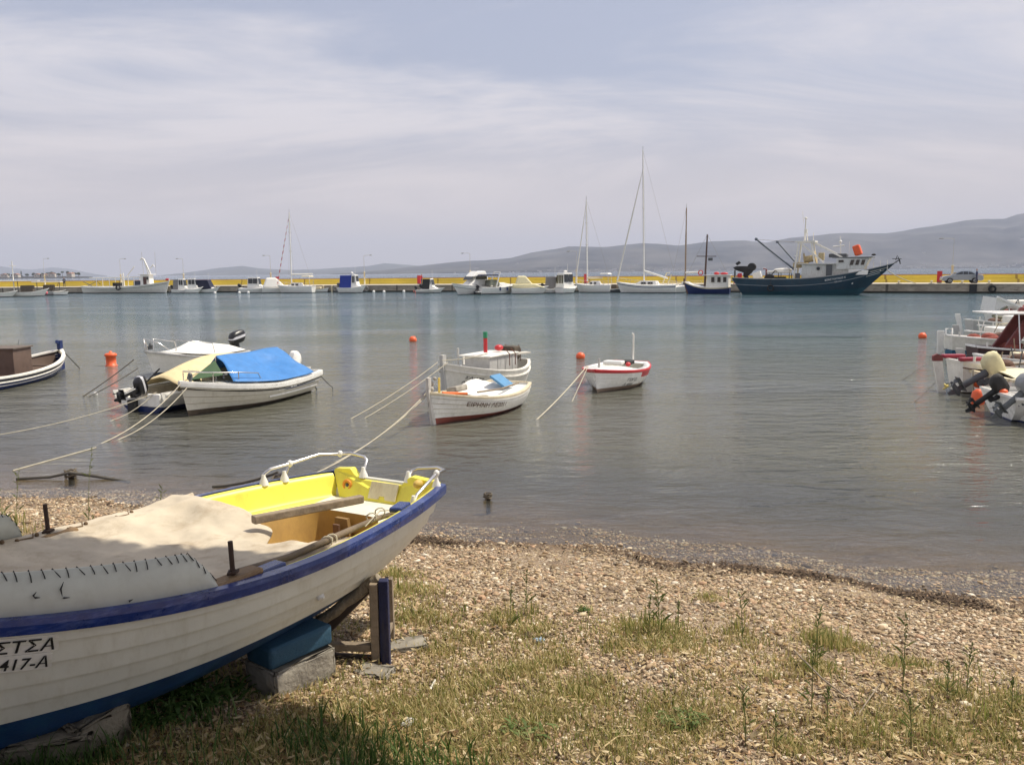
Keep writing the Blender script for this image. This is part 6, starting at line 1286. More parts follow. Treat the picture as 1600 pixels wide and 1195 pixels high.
t, h = hardtop('small white boat with grey canopy and black outboard, middle of the quay', 867, 458, 3.0, .8, QA + R(30), canopy=GREYC, zh=2.35, zs=.6, zb=.75, x0=.5, x1=.65)
t, h = hardtop('white pilothouse boat with tall dark windows, left of the smallest masted yacht', 887, 458, 3.6, 1.05, QA + R(70), motor=None, zh=2.75, zs=.75, zb=.95, x0=.05, x1=.7); MB().ball((1.3, 0, 2.95), (.25, .25, .15)).build('radar_dome', WHITE2, t)
for yy in (-.42, 0, .42): MB().box((.21, yy, 1.9), (.05, .3, 1.1)).build('rear_window', GLASS, t)
t, h = fboat('dinghy', 'dark grey dinghy with ropes between the two masted yachts', 958, 457, 2.6, .7, QA, .5, .45, .6, [DGREY, DARKB], deck=False, rake=.3); MB().box((1.2, 0, .8), (1.4, .8, .6)).build('gear_heap', mat('net_brown', (.14, .11, .08), .95), t, bevel=.15)
t, h = fboat('motor_boat', 'small white boat with grey engine hatch between the largest yacht and the blue caique', 1052, 457.5, 4.4, .95, QA + R(5), .8, .75, .95); MB().box((.7, 0, .6), (.7, 1.0, 1.0)).build('engine_hatch', MGREY, t, bevel=.05); MB().tube([(.6, .5, .9), (1.2, .5, 2.6), (1.6, .5, 2.6)], .08, 6).build('davit', CREAM, t); MB().tube([(1.4, -.5, .9), (2.0, -.5, 2.4)], .08, 6).build('davit', CREAM, t)
# blue caique with wheelhouse, bow to the left
t, h = fboat('blue_caique', 'dark blue wooden caique with white wheelhouse and brown mast, left of the big trawler', 1104, 459, 5.8, 1.25, QA + pi, .85, .75, 1.55, [NAVY, NAVY], rs=.5, rake=.5, rail=CREAM)
h.strip(t, CREAM, below=.12, w=.04, h=.07); h.stem(t, BROWNW, up=.35, w=.12, d=.2); house(t, .02 * 5.8, .50 * 5.8, .85, .8, 2.25, sf=.1, tw=.95, m=WHITE, name='wheelhouse'); MB().box((1.5, 0, 2.3), (3.1, 1.9, .09)).build('roof', WHITE2, t, bevel=.02)
for x in (.55, 1.25, 2.0): 
    for sd in (1, -1): MB().box((x, sd * .84, 1.75), (.38, .06, .62)).build('window', GLASS, t)
m_ = MB(); m_.tube([(3.15, 0, .9), (2.95, 0, 7.3)], [.14, .09], 8); m_.tube([(1.8, 0, 4.6), (4.2, 0, 4.65)], .05, 6); m_.build('mast', mat('mast_brown', (.10, .06, .045), .6), t)
MB().box((2.5, 0, 4.25), (.55, .1, .35)).build('mast_box', DGREY, t); m_ = MB(); m_.tube([(2.95, 0, 7.3), (5.7, 0, 1.7)], .015, 4); m_.tube([(2.95, 0, 7.3), (.3, 0, 2.3)], .015, 4); m_.build('rigging', MATS['rig_wire'], t)
m_ = MB(); m_.ball((1.7, 0, 2.5), (.35, .3, .2)); m_.ball((.8, 0, 2.48), (.5, .3, .16)); m_.build('red_buoy_heap', REDP, t); m_ = MB(); m_.tube([(.28 * cos(a * pi / 5), 0, .28 * sin(a * pi / 5)) for a in range(10)], .07, 6, closed=True); o = m_.build('red_ring_buoy', REDP, t); o.location = (3.75, -.3, 2.6)
m_ = MB(); m_.tube([(-.4, 0, 1.2), (-.9, 0, 2.4)], .07, 6); m_.build('red_davit', REDP, t); m_ = MB(); m_.ball((.6, -1.2, .9), .22); m_.ball((.9, -1.15, .75), .18); m_.build('white_fender', WHITE2, t)
# small white mooring floats in front of the quay
for i, (px, py) in enumerate([(336, 459), (374, 458.5), (388, 458.3), (584, 457), (600, 457), (631, 456.6), (1160, 459)]):
    o = MB().ball((0, 0, .12), .22).build('mooring_float', WHITE2); o.location = P(px, py); tag(o, ['white float below the navy covered boat', 'white float left of the dark-windowed cabin boat', 'white float below the dark-windowed cabin boat', 'small white float right of the blue-screened cruiser', 'white float in front of bare quay, second right of the blue-screened cruiser', 'cream float in front of bare quay left of the black-hooded boat', 'white float below the trawler stern'][i], 'float', 'small floats in front of the quay')
o = MB().ball((0, 0, .12), .22).build('mooring_float', ORANGE); o.location = P(648, 457); tag(o, 'orange float left of the black-hooded boat in front of the quay', 'float')

# ---- the big trawler
TL = 20.6
p0 = P(1168, 459.5); p1 = P(1372, 460.2)
TR = thing('trawler', 'large dark blue trawler with white wheelhouse and long derricks, right part of the quay', 'fishing boat', (p0.x - 1.7, p0.y - .0, 0), atan2(p1.y - p0.y, p1.x - p0.x))
TR.scale = (.865, .865, .865)
HT = Hull(TL, 2.7, rs=.55, tm=.42, bp=2.4, zs=2.35, zm=2.15, zb=4.15, k0=-1.5, rake=5.0, srake=2.4, full=.85)
TB = mat('trawler_blue', (.013, .044, .072), .42, var=.25, scale=.8, dirt=(.07, .06, .05), dirt_scale=(.4, .4, .15), dirt_amt=.35); TBA = mat('trawler_teal', (.012, .072, .10), .6, var=.2)
HT.shell(TR, [TB, TBA], zaf=.25, zaf2=.9, strakes=2, step=.02, n=40)
HT.rail(TR, mat('rail_cream_grey', (.3, .31, .3), .6), w=.12, h=.10, out=.06, n=40); HT.strip(TR, mat('rubbing_grey', (.22, .25, .27), .6), below=.95, w=.06, h=.09, t1=.86, n=40)
HT.deck(TR, mat('deck_cream', (.5, .42, .28), .8, var=.3), .015, .975, dz=-.35, camber=.1, inset=.12, n=30)
HT.write(TR, "ΚΩΝΣΤΑΝΤΙΝΟΣ Ν.", .60, .62, .32, z_rel=True, side=-1, m=LETW, off=.03, sx=.9); HT.write(TR, "ΝΒ 1340", .66, 1.02, .26, z_rel=True, side=-1, m=LETW, off=.03)
for k in range(3):
    m_ = MB(); m_.loft([[HT.pt(tt, HT.uz(tt, HT.g(tt) - .5 - .3 * k), -1, .03), HT.pt(tt, HT.uz(tt, HT.g(tt) - .58 - .3 * k), -1, .03)] for tt in np.linspace(.88, .985 - .01 * k, 8)], ring_closed=False); m_.build('bow_stripe', LETW, TR)
# bulwark jump at the wheelhouse
GW = mat('trawler_white', (.62, .62, .58), .5, dirt=(.3, .22, .15), dirt_scale=(1, 1, .4), dirt_amt=.5)
def hb(x0, x1, w, z0, z1, sf=0, name='deckhouse', m=GW, sa=0, tw=1.0): return house(TR, x0, x1, w, z0, z1, sf=sf, sa=sa, tw=tw, m=m, name=name, bev=.05)
hb(9.3, 15.7, 1.75, 1.4, 4.0, name='deckhouse'); MB().box((11.4, 0, 4.05), (5.2, 3.9, .1)).build('boat_deck', GW, TR)
m_ = MB(); m_.add([(13.6, -1.9, 3.3), (16.9, -1.55, 3.3), (16.9, 1.55, 3.3), (13.6, 1.9, 3.3), (13.6, -1.9, 4.75), (17.6, -1.5, 4.75), (17.6, 1.5, 4.75), (13.6, 1.9, 4.75)], [(3, 2, 1, 0), (4, 5, 6, 7), (0, 1, 5, 4), (1, 2, 6, 5), (2, 3, 7, 6), (3, 0, 4, 7)]); m_.build('wheelhouse', GW, TR, bevel=.05)
MB().box((15.5, 0, 4.82), (4.9, 3.7, .12)).build('wheelhouse_roof', mat('roof_grey', (.16, .17, .17), .6), TR, bevel=.03)
for i, x in enumerate((15.45, 16.1, 16.75)):
    for sd in (1, -1): MB().prism([(x - .22, 3.85), (x + .18, 3.85), (x + .34, 4.5), (x - .06, 4.5)], sd * (1.83 - .1 * i) , sd * (1.70 - .1 * i)).build('window', GLASS, TR)
MB().prism([(13.9, 4.2), (14.5, 4.2), (14.5, 4.5), (13.9, 4.5)], -1.95, -1.8).build('window', GLASS, TR); MB().box((12.75, -1.80, 2.9), (.75, .08, 2.0)).build('door', DGREY, TR, bevel=.03)
o = MB().lathe([(.0, -.03), (.22, -.03), (.22, .03), (0, .03)], n=14, M=Matrix.Rotation(pi / 2, 4, 'X')).build('porthole', GLASS, TR); o.location = (11.4, -1.79, 3.45)
m_ = MB(); m_.prism([(15.1, 2.6), (17.4, 2.6), (17.5, 3.15), (15.1, 3.3)], -1.72, -1.6); m_.build('white_locker', WHITE2, TR)
# gantry
m_ = MB(); m_.beam((8.2, -1.3, 1.6), (8.7, -1.1, 6.9), .22, .22, up=(1, 0, 0)); m_.beam((8.2, 1.3, 1.6), (8.7, 1.1, 6.9), .22, .22, up=(1, 0, 0)); m_.beam((10.8, -1.0, 4.1), (10.3, -1.0, 6.9), .18, .18, up=(1, 0, 0)); m_.beam((10.8, 1.0, 4.1), (10.3, 1.0, 6.9), .18, .18, up=(1, 0, 0))
m_.box((9.55, 0, 7.0), (2.5, 2.5, .2)); m_.beam((9.0, -1.1, 6.8), (12.0, -1.1, 4.2), .2, .2); m_.beam((10.4, 1.0, 6.9), (14.2, .9, 4.85), .2, .2); m_.beam((10.4, -1.0, 6.9), (14.2, -.9, 4.85), .2, .2)
for z in (2.5, 3.4, 4.3, 5.2): m_.beam((8.25, -1.25, z), (8.25, 1.25, z), .1, .1)
m_.build('gantry', WHITE, TR)
m_ = MB(); m_.tube([(9.3, 0, 7.0), (9.35, 0, 10.0)], [.14, .08], 8); m_.tube([(9.7, 0, 7.0), (9.5, 0, 8.6)], .07, 6); m_.ball((9.35, 0, 10.1), (.2, .2, .15)); m_.tube([(9.1, 0, 9.4), (8.9, 0, 11.0)], .03, 5); m_.box((9.4, 0, 8.4), (.35, .4, .5)); m_.tube([(10.4, 0, 7.1), (10.4, 0, 8.2)], .04, 5); m_.build('mast', WHITE, TR)
DRK = mat('derrick_dark', (.11, .13, .16), .5)
m_ = MB(); m_.tube([(8.4, -.9, 3.2), (3.4, -2.0, 7.4)], [.13, .10], 8); m_.ball((3.35, -2.0, 7.45), .22); m_.build('derrick', DRK, TR); m_ = MB(); m_.tube([(8.4, .9, 3.9), (5.4, 2.0, 7.1)], [.13, .10], 8); m_.ball((5.35, 2.0, 7.15), .2); m_.build('derrick', DRK, TR)
m_ = MB(); m_.tube([(3.4, -2.0, 7.4), (8.8, -.5, 6.95)], .025, 5); m_.tube([(5.4, 2.0, 7.1), (8.8, .5, 7.0)], .025, 5); m_.tube([(3.5, -2.0, 7.2), (7.9, -1, 3.2)], .02, 5); m_.build('derrick_wires', MATS['rig_wire'], TR)
m_ = MB(); m_.lathe([(.9, -.75), (.95, -.7), (.45, -.65), (.45, .65), (.95, .7), (.9, .75)], (10.1, 0, 4.75), 18, M=Matrix.Rotation(R(80), 4, 'Y')); m_.build('net_winch', mat('winch_cream', (.55, .44, .24), .7, var=.3, dirt=(.2, .12, .07)), TR)
m_ = MB(); m_.box((9.0, -.6, 3.9), (1.9, .9, .7)); m_.box((11.6, -.7, 5.0), (.7, .8, 1.0)); m_.build('winch_housing', MATS['winch_cream'], TR, bevel=.08)
MB().box((10.5, -1.2, 3.6), (1.2, .8, .9)).build('winch_motor', BLACKM, TR, bevel=.1)
m_ = MB(); m_.box((6.1, 0, 3.05), (3.0, 1.5, .35)); m_.ball((6.6, 0, 3.3), (1.3, .6, .25)); m_.build('work_boat', WHITE, TR, bevel=.1); MB().tube([(4.4, 0, 1.8), (4.4, 0, 3.4), (4.0, 0, 3.5)], .12, 6).build('red_davit', MAROON, TR)
for x in (4.7, 6.2, 7.6):
    for y in (-.9, .9): MB().tube([(x, y, 1.5), (x, y, 2.9)], .06, 5).build('cradle_post', DGREY, TR)
# power block on its crane at the stern
m_ = MB(); m_.beam((-.4 + .3, 0, 5.0), (-.9 + .3, 0, 4.6), .3, .4); m_.tube([(.9 - .1, 0, 1.7), (.9 - .1, 0, 2.2)], .3, 8); m_.loft([[Vector((x + .5 * w_ * cos(a), .4 * sin(a), z + .0)) for a in [k * pi / 5 for k in range(10)]] for x, z, w_ in ((1.1, 2.0, .5), (.7, 2.6, .7), (1.0, 3.2, 1.2), (.5, 3.7, 2.6), (.4, 4.1, 2.9), (.2, 4.3, 1.6))], cap=True)
o = m_.build('power_block_cover', BLACKM, TR); o.scale = (1, 1, .82); o.location = (.9, 0, .35)
m_ = MB(); m_.tube([(2.6, 0, 3.75), (2.6, .01, 3.8)], .01); m_.lathe([(.3, -.3), (.55, -.3), (.55, .3), (.3, .3)], (2.45, 0, 3.75), 14, M=Matrix.Rotation(pi / 2, 4, 'X')); m_.build('power_block', BLACKM, TR)
MB().tube([(.4, -1.2, 1.9), (.4, -1.2, 3.3)], .12, 8).build('stern_post', DGREY, TR)
o = MB().box((1.1, -1.2, 2.5), (.5, .3, .8)).build('red_cabinet', REDP, TR, bevel=.04)
m_ = MB()
for i in range(14): m_.ball((-.3 + 2.2 + rnd.uniform(-1.3, 2.2), rnd.uniform(-1, 1), 1.75 + rnd.uniform(0, .3)), (rnd.uniform(.5, 1.0), .6, .25), nu=8, nv=5)
m_.build('net_heap', mat('net_cream', (.55, .5, .4), .95, var=.3), TR)
MB().box((4.1 - .8, -.4, 2.6), (1.1, .9, .9), ry=-.3).build('fish_box', WHITE2, TR, bevel=.04)
m_ = MB(); m_.lathe([(.6, -.3), (.7, -.25), (.7, .25), (.6, .3)], (5.0, -.8, 2.1), 12, M=Matrix.Rotation(pi / 2, 4, 'X')); m_.tube([(5.0, -.8, 2.4), (5.7, -.8, 3.2), (6.0, -.8, 3.1)], .07, 6); m_.box((6.4, -.6, 2.0), (1.4, .9, .8)); m_.build('deck_gear', BLACKM, TR)
m_ = MB(); m_.box((8.85, -1.85, 2.1), (.6, .2, 1.5)); m_.build('deck_door', DGREY, TR)
# wheelhouse-top gear: orange raft, radar mast, anchor at the bow
m_ = MB(); m_.box((15.9, .2, 5.75), (.9, 1.6, 1.35), ry=-.35); m_.build('orange_raft', mat('raft_orange', (.8, .12, .03), .5), TR, bevel=.18)
m_ = MB(); m_.tube([(13.9, 0, 4.9), (13.75, 0, 7.6)], .08, 6); m_.tube([(12.9, 0, 6.3), (14.3, 0, 6.4)], .1, 6); m_.tube([(14.9, 0, 4.9), (14.9, 0, 6.9)], .03, 5); m_.ball((13.8, 0, 6.9), .2); m_.build('radar_mast', WHITE2, TR)
MB().box((13.6, 0, 5.1), (2.2, 1.6, .5)).build('roof_locker', DGREY, TR, bevel=.1); MB().ball((17.9, 0, 5.15), (.28, .2, .14)).build('searchlight', BLACKM, TR)
m_ = MB()
for x in (17.2, 18.0, 18.8, 19.6): m_.tube([(x, -.9 + (x - 17.2) * .2, 3.0), (x, -.9 + (x - 17.2) * .2, 4.2 + (x - 17) * .1)], .04, 5)
m_.build('bow_stanchions', WHITE, TR); m_ = MB(); m_.tube([(TL - .3, 0, 4.0), (TL + .3, 0, 4.4), (TL + .5, 0, 3.9)], .09, 6); m_.tube([(TL + .2, -.35, 4.8), (TL + .45, 0, 4.2), (TL + .2, .35, 4.8)], .06, 6); m_.tube([(TL - .1, 0, 4.4), (TL + .1, 0, 5.0)], .05, 6); m_.tube([(TL - .5, 0, 4.6), (TL + .6, 0, 4.55)], .05, 6); m_.build('anchor', DGREY, TR)
m_ = MB()
for x in (5.6,): m_.tube([(x + .38 * cos(a * pi / 6), -2.95, .9 + .38 * sin(a * pi / 6)) for a in range(12)], .11, 6, closed=True)
m_.tube([(5.6, -2.95, 1.3), (5.6, -2.8, 2.2)], .03, 5); m_.build('tyre', RUBBER, TR)
bow = TR.matrix_basis @ Vector((TL - .2, 0, 3.0)) if True else None
q0 = Q(1430, .4, QZ + .05); tag(MB().tube(rope_pts(P(1402, 421, 0) * 0 + (Matrix.Translation(TR.location) @ Matrix.Rotation(TR.rotation_euler.z, 4, 'Z') @ Matrix.Scale(.865, 4)) @ Vector((TL - 1.0, 0, 3.1)), q0, .15), .05, 5).build('mooring_rope', ROPE), 'pale mooring rope from the trawler bow to the quay', 'rope')
# ================================================================== beach cover
def island_mat(name, els, rough=.8, trans=0.0, var_attr=True):
    m = bpy.data.materials.new(name); m.use_nodes = True; t = m.node_tree; b = t.nodes['Principled BSDF']; g = t.nodes.new('ShaderNodeNewGeometry'); r_ = t.nodes.new('ShaderNodeValToRGB')
    t.links.new(g.outputs['Random Per Island'], r_.inputs[0])
    for i, (p, c) in enumerate(els):
        e = r_.color_ramp.elements[i] if i < 2 else r_.color_ramp.elements.new(p); e.position = p; e.color = (*c, 1)
    n = t.nodes.new('ShaderNodeTexNoise'); n.inputs['Scale'].default_value = 60; n.inputs['Detail'].default_value = 5; t.links.new(g.outputs['Position'], n.inputs['Vector'])
    mr = t.nodes.new('ShaderNodeMapRange'); t.links.new(n.outputs[0], mr.inputs[0]); mr.inputs[3].default_value = .7; mr.inputs[4].default_value = 1.25
    mx = t.nodes.new('ShaderNodeMixRGB'); mx.blend_type = 'MULTIPLY'; mx.inputs[0].default_value = 1; t.links.new(r_.outputs[0], mx.inputs[1]); t.links.new(mr.outputs[0], mx.inputs[2]); t.links.new(mx.outputs[0], b.inputs['Base Color'])
    b.inputs['Roughness'].default_value = rough; b.inputs['Specular IOR Level'].default_value = .3
    if trans:
        tl = t.nodes.new('ShaderNodeBsdfTranslucent'); t.links.new(mx.outputs[0], tl.inputs[0]); ms = t.nodes.new('ShaderNodeMixShader'); ms.inputs[0].default_value = trans
        t.links.new(b.outputs[0], ms.inputs[1]); t.links.new(tl.outputs[0], ms.inputs[2]); t.links.new(ms.outputs[0], t.nodes['Material Output'].inputs[0])
    return m
# visible wedge of the beach
def in_view(x, y, pad=.25): return (np.abs(x) < y * .64 + pad + .3) & (y > 2.1)
def scatter(n, s0, s1, dens=None, k=0):
    out = []
    r_ = np.random.default_rng(100 + k); tot = 0
    while tot < n:
        x = r_.uniform(-7.5, 6.2, n * 2); y = r_.uniform(2.1, 11.5, n * 2); s = s_of(x, y); ok = in_view(x, y) & (s > s0) & (s < s1)
        ok &= r_.random(len(x)) < np.clip(2.6 / np.maximum(y, 2.6), .25, 1) ** 1.1
        if dens is not None: ok &= r_.random(len(x)) < dens(x, y, s)
        out.append(np.stack([x[ok], y[ok]], -1)); tot += ok.sum()
    return np.concatenate(out)[:n]
# pebbles: squashed icosahedra
ph = (1 + 5 ** .5) / 2
ICO = np.array([(-1, ph, 0), (1, ph, 0), (-1, -ph, 0), (1, -ph, 0), (0, -1, ph), (0, 1, ph), (0, -1, -ph), (0, 1, -ph), (ph, 0, -1), (ph, 0, 1), (-ph, 0, -1), (-ph, 0, 1)]) / sqrt(1 + ph * ph)
ICF = np.array([(0, 11, 5), (0, 5, 1), (0, 1, 7), (0, 7, 10), (0, 10, 11), (1, 5, 9), (5, 11, 4), (11, 10, 2), (10, 7, 6), (7, 1, 8), (3, 9, 4), (3, 4, 2), (3, 2, 6), (3, 6, 8), (3, 8, 9), (4, 9, 5), (2, 4, 11), (6, 2, 10), (8, 6, 7), (9, 8, 1)])
def rot_all(V, ang, tilt, ta):
    c, s = np.cos(ang)[:, None], np.sin(ang)[:, None]; x = V[..., 0] * c - V[..., 1] * s; y = V[..., 0] * s + V[..., 1] * c; z = V[..., 2]
    ca, sa = np.cos(ta)[:, None], np.sin(ta)[:, None]; u = x * ca + y * sa; v = -x * sa + y * ca
    ct, st = np.cos(tilt)[:, None], np.sin(tilt)[:, None]; u2 = u * ct + z * st; z2 = -u * st + z * ct
    return np.stack([u2 * ca - v * sa, u2 * sa + v * ca, z2], -1)
def pebbles(name, n, s0, s1, r0, r1, m, k, dens=None, lift=.25):
    p = scatter(n, s0, s1, dens, k); r_ = np.random.default_rng(k); n = len(p)
    rad = r0 * (r1 / r0) ** (r_.random(n) ** 1.8); rad *= np.clip(p[:, 1] / 3.6, .8, 1.6)
    V = ICO[None] * (1 + .22 * (r_.random((n, 12, 1)) - .5)) * (np.stack([rad * r_.uniform(.9, 1.5, n), rad * r_.uniform(.6, .95, n), rad * r_.uniform(.28, .6, n)], -1))[:, None]
    V = rot_all(V, r_.uniform(0, 6.3, n), r_.normal(0, .25, n), r_.uniform(0, 6.3, n))
    V += np.stack([p[:, 0], p[:, 1], gz(p[:, 0], p[:, 1]) + rad * lift * r_.uniform(.2, 1.3, n)], -1)[:, None]
    F = (ICF[None] + 12 * np.arange(n)[:, None, None]).reshape(-1, 3)
    return npmesh(name, V.reshape(-1, 3), F, m, smooth=True)
PM = island_mat('pebble_stone', [(0, (.07, .045, .03)), (.14, (.22, .155, .09)), (.30, (.42, .30, .18)), (.46, (.30, .235, .155)), (.62, (.54, .40, .25)), (.76, (.45, .28, .17)), (.88, (.65, .53, .36)), (.96, (.78, .69, .54)), (1, (.12, .085, .06))], .8)
bare = lambda x, y, s: np.clip(1.15 - 2.6 * np.clip(_n(x, y, 1.1, 5) - .5, 0, 1) - 1.2 * np.clip(_n(x, y, 3.3, 55) - .6, 0, 1), .10, 1)
tag(pebbles('pebbles', 95000, -.9, 8, .0055, .015, PM, 1, bare), 'pink, tan and grey pebbles covering the beach', 'pebbles', kind='stuff')
tag(pebbles('larger_pebbles', 1300, -1.2, 8, .014, .028, PM, 2, lift=.3), 'larger pebbles strewn over the shingle', 'pebbles', kind='stuff')
# dry leaves (willow-like, curled)
def leaves(name, n, s0, s1, m, k, L0, L1, dens):
    p = scatter(n, s0, s1, dens, k); r_ = np.random.default_rng(k + 50); n = len(p); ln = r_.uniform(L0, L1, n); wd = ln * r_.uniform(.16, .34, n); cu = r_.uniform(-.25, .5, n) * ln
    T = np.array([(-.5, 0), (-.2, -1), (-.2, 1), (.15, -.9), (.15, .9), (.5, 0)])
    V = np.stack([T[None, :, 0] * ln[:, None], T[None, :, 1] * wd[:, None] * .5, (T[None, :, 0] ** 2) * 4 * cu[:, None] * .35 + np.abs(T[None, :, 1]) * wd[:, None] * .18], -1)
    V = rot_all(V, r_.uniform(0, 6.3, n), r_.normal(0, .35, n), r_.uniform(0, 6.3, n)); V += np.stack([p[:, 0], p[:, 1], gz(p[:, 0], p[:, 1]) + r_.uniform(.006, .03, n)], -1)[:, None]
    F3 = np.array([(0, 1, 2), (1, 3, 2), (3, 4, 2), (3, 5, 4)]); F = (F3[None] + 6 * np.arange(n)[:, None, None]).reshape(-1, 3)
    return npmesh(name, V.reshape(-1, 3), F, m, smooth=True)
LM = island_mat('dry_leaf', [(0, (.10, .055, .025)), (.25, (.24, .145, .06)), (.5, (.40, .27, .12)), (.78, (.50, .38, .20)), (.93, (.64, .52, .32)), (1, (.25, .17, .09))], .75, .15)
def litter_d(x, y, s): return np.clip((s - 2.2) / 2.5, .05, 1) * np.clip(_n(x, y, 1.6, 8) * 2.2 - .5, .08, 1)
tag(leaves('leaf_litter', 14000, .8, 8, LM, 3, .015, .075, litter_d), 'dry curled leaves lying on the shingle', 'leaf litter', kind='stuff')
tag(leaves('straw_litter', 11000, .3, 8, island_mat('straw_bits', [(0, (.2, .14, .07)), (.5, (.42, .31, .16)), (1, (.58, .47, .28))], .8), 4, .02, .05, lambda x, y, s: np.clip(_n(x, y, 2.1, 12) * 1.5 - .1, .1, 1)), 'short straw coloured bits scattered between the pebbles', 'straw', kind='stuff')
# weed line along the water: dark seaweed shreds
WDK = island_mat('dead_seaweed', [(0, (.03, .02, .012)), (.6, (.08, .05, .03)), (1, (.18, .12, .07))], .85)
def wr(x, y, s):
    c1 = .30 + .10 * np.sin(x * 1.7) + .05 * np.sin(x * 5.1); a = np.exp(-((s - c1) / (.04 + .17 * _n(x, y * 0, .9, 14))) ** 2)
    b2 = np.exp(-((s - .02 - .05 * np.sin(x * 2.3)) / .03) ** 2) * .5; return np.clip((a + b2) * np.clip(_n(x, x * 0, 1.7, 15) * 3.2 - 1.1, .06, 1) * np.clip((x + 3.2), .15, 1), 0, 1)
tag(leaves('seaweed_line', 5200, -.2, .75, WDK, 6, .02, .075, wr), 'thin line of dark dried seaweed along the water edge', 'seaweed', kind='stuff')
# ---- grass blades
def grass(name, n, m, k, h0, h1, dens, s0=.9, lean=.35, w=.0035, clump=None, pos=None):
    p = scatter(n, s0, 8, dens, k) if pos is None else pos; r_ = np.random.default_rng(k + 70); n = len(p)
    h = r_.uniform(h0, h1, n) * r_.uniform(.5, 1, n); a = r_.uniform(0, 6.3, n); ln = r_.uniform(.1, 1, n) * lean * h; ww = w * r_.uniform(.6, 1.4, n) * np.clip(p[:, 1] / 3.5, .9, 1.8); b_ = a + pi / 2 + r_.normal(0, .4, n)
    d = np.stack([np.cos(a), np.sin(a), a * 0], -1); e = np.stack([np.cos(b_), np.sin(b_), b_ * 0], -1); base = np.stack([p[:, 0], p[:, 1], gz(p[:, 0], p[:, 1]) - .005], -1); up = np.array([0, 0, 1.])
    V = []
    for f, wf in ((0, 1), (.4, .85), (.75, .55), (1, .0)):
        c = base + up * (h * f * (1 - .12 * f))[:, None] + d * (ln * f * f)[:, None]
        if wf: V += [c - e * (ww * wf)[:, None], c + e * (ww * wf)[:, None]]
        else: V.append(c)
    V = np.stack(V, 1); o = 7 * np.arange(n)[:, None, None]
    F = (np.array([(0, 1, 3), (0, 3, 2), (2, 3, 5), (2, 5, 4), (4, 5, 6)])[None] + o).reshape(-1, 3)
    return npmesh(name, V.reshape(-1, 3), F, m, smooth=False)
GG = island_mat('green_grass', [(0, (.14, .16, .04)), (.36, (.26, .29, .075)), (.62, (.44, .39, .14)), (1, (.62, .49, .24))], .6, .4)
GD = island_mat('dry_grass', [(0, (.30, .24, .09)), (.5, (.46, .38, .16)), (1, (.60, .50, .26))], .7, .3)
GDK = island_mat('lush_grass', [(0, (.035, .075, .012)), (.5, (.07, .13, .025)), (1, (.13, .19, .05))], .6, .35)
def patch(px, py, r, a=1.0):
    q_ = PG(px, py); return (q_.x, q_.y, r, a)
PT = [patch(*v) for v in ((640, 925, .20), (665, 960, .22), (625, 900, .16, 1.3), (790, 965, .17), (830, 985, .14), (730, 1000, .13), (715, 1085, .18), (870, 1035, .13), (820, 1050, .18), (650, 1120, .30, 1.2), (560, 1160, .34, 1.3), (820, 1130, .26, 1.2), (900, 1080, .2), (760, 1160, .3), (1010, 985, .2, 1.2), (1060, 1000, .2), (1040, 1010, .22), (990, 1010, .2), (1160, 1000, .14), (1285, 1000, .17, 1.3), (1270, 1050, .14, 1.2), (1320, 1010, .14), (1060, 1130, .17, 1.4), (1340, 1150, .22), (1440, 1150, .24, 1.2), (1490, 1085, .13), (1580, 1110, .2, 1.2), (1550, 1160, .2), (1200, 1060, .1), (910, 955, .05), (470, 1165, .3), (1410, 1040, .15), (690, 1020, .12), (930, 1160, .2), (1110, 935, .1), (1240, 1170, .12))]
def pdens(x, y, s, pw=1.0):
    d = x * 0
    for (a, b_, r_, w_) in PT: d = np.maximum(d, w_ * np.exp(-(((x - a) ** 2 + (y - b_) ** 2) / (r_ * r_)) ** 1.0))
    return np.clip(d * (.3 + 1.1 * _n(x, y, 5, 22)) + .34 * np.clip((s - 2.3) / 2.4, 0, 1) * np.clip(_n(x, y, 2.2, 24) * 3 - 1.15, 0, 1), 0, 1)
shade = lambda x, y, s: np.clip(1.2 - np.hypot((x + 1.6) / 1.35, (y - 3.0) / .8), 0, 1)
tag(grass('grass', 30000, GG, 1, .02, .10, pdens, lean=.7, w=.0026), 'patches of short green and yellow grass on the shingle', 'grass', kind='stuff')
tag(grass('dry_grass', 36000, GD, 2, .02, .09, lambda x, y, s: np.clip(pdens(x, y, s) * .9 + np.clip(_n(x, y, 2, 6) - .55, 0, 1) * .5 * (s > 2), 0, 1), lean=.9, w=.0028), 'short straw yellow grass between the green patches', 'dry grass', kind='stuff')
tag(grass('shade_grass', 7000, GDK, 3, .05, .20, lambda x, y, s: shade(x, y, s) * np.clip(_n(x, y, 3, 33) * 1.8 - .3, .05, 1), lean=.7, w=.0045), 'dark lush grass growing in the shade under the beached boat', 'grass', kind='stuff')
def clumpgrass(name, spots, m, k, lab, hs=(.15, .35), n=60, w=.003, lean=.25):
    P_ = []; r_ = np.random.default_rng(k)
    for (px, py, r, f) in spots: q_ = PG(px, py); P_.append(np.array([q_.x, q_.y])[None] + r_.normal(0, r, (int(n * f), 2)))
    return tag(grass(name, 0, m, k, hs[0], hs[1], None, lean=lean, w=w, pos=np.concatenate(P_)), lab, 'grass', kind='stuff')
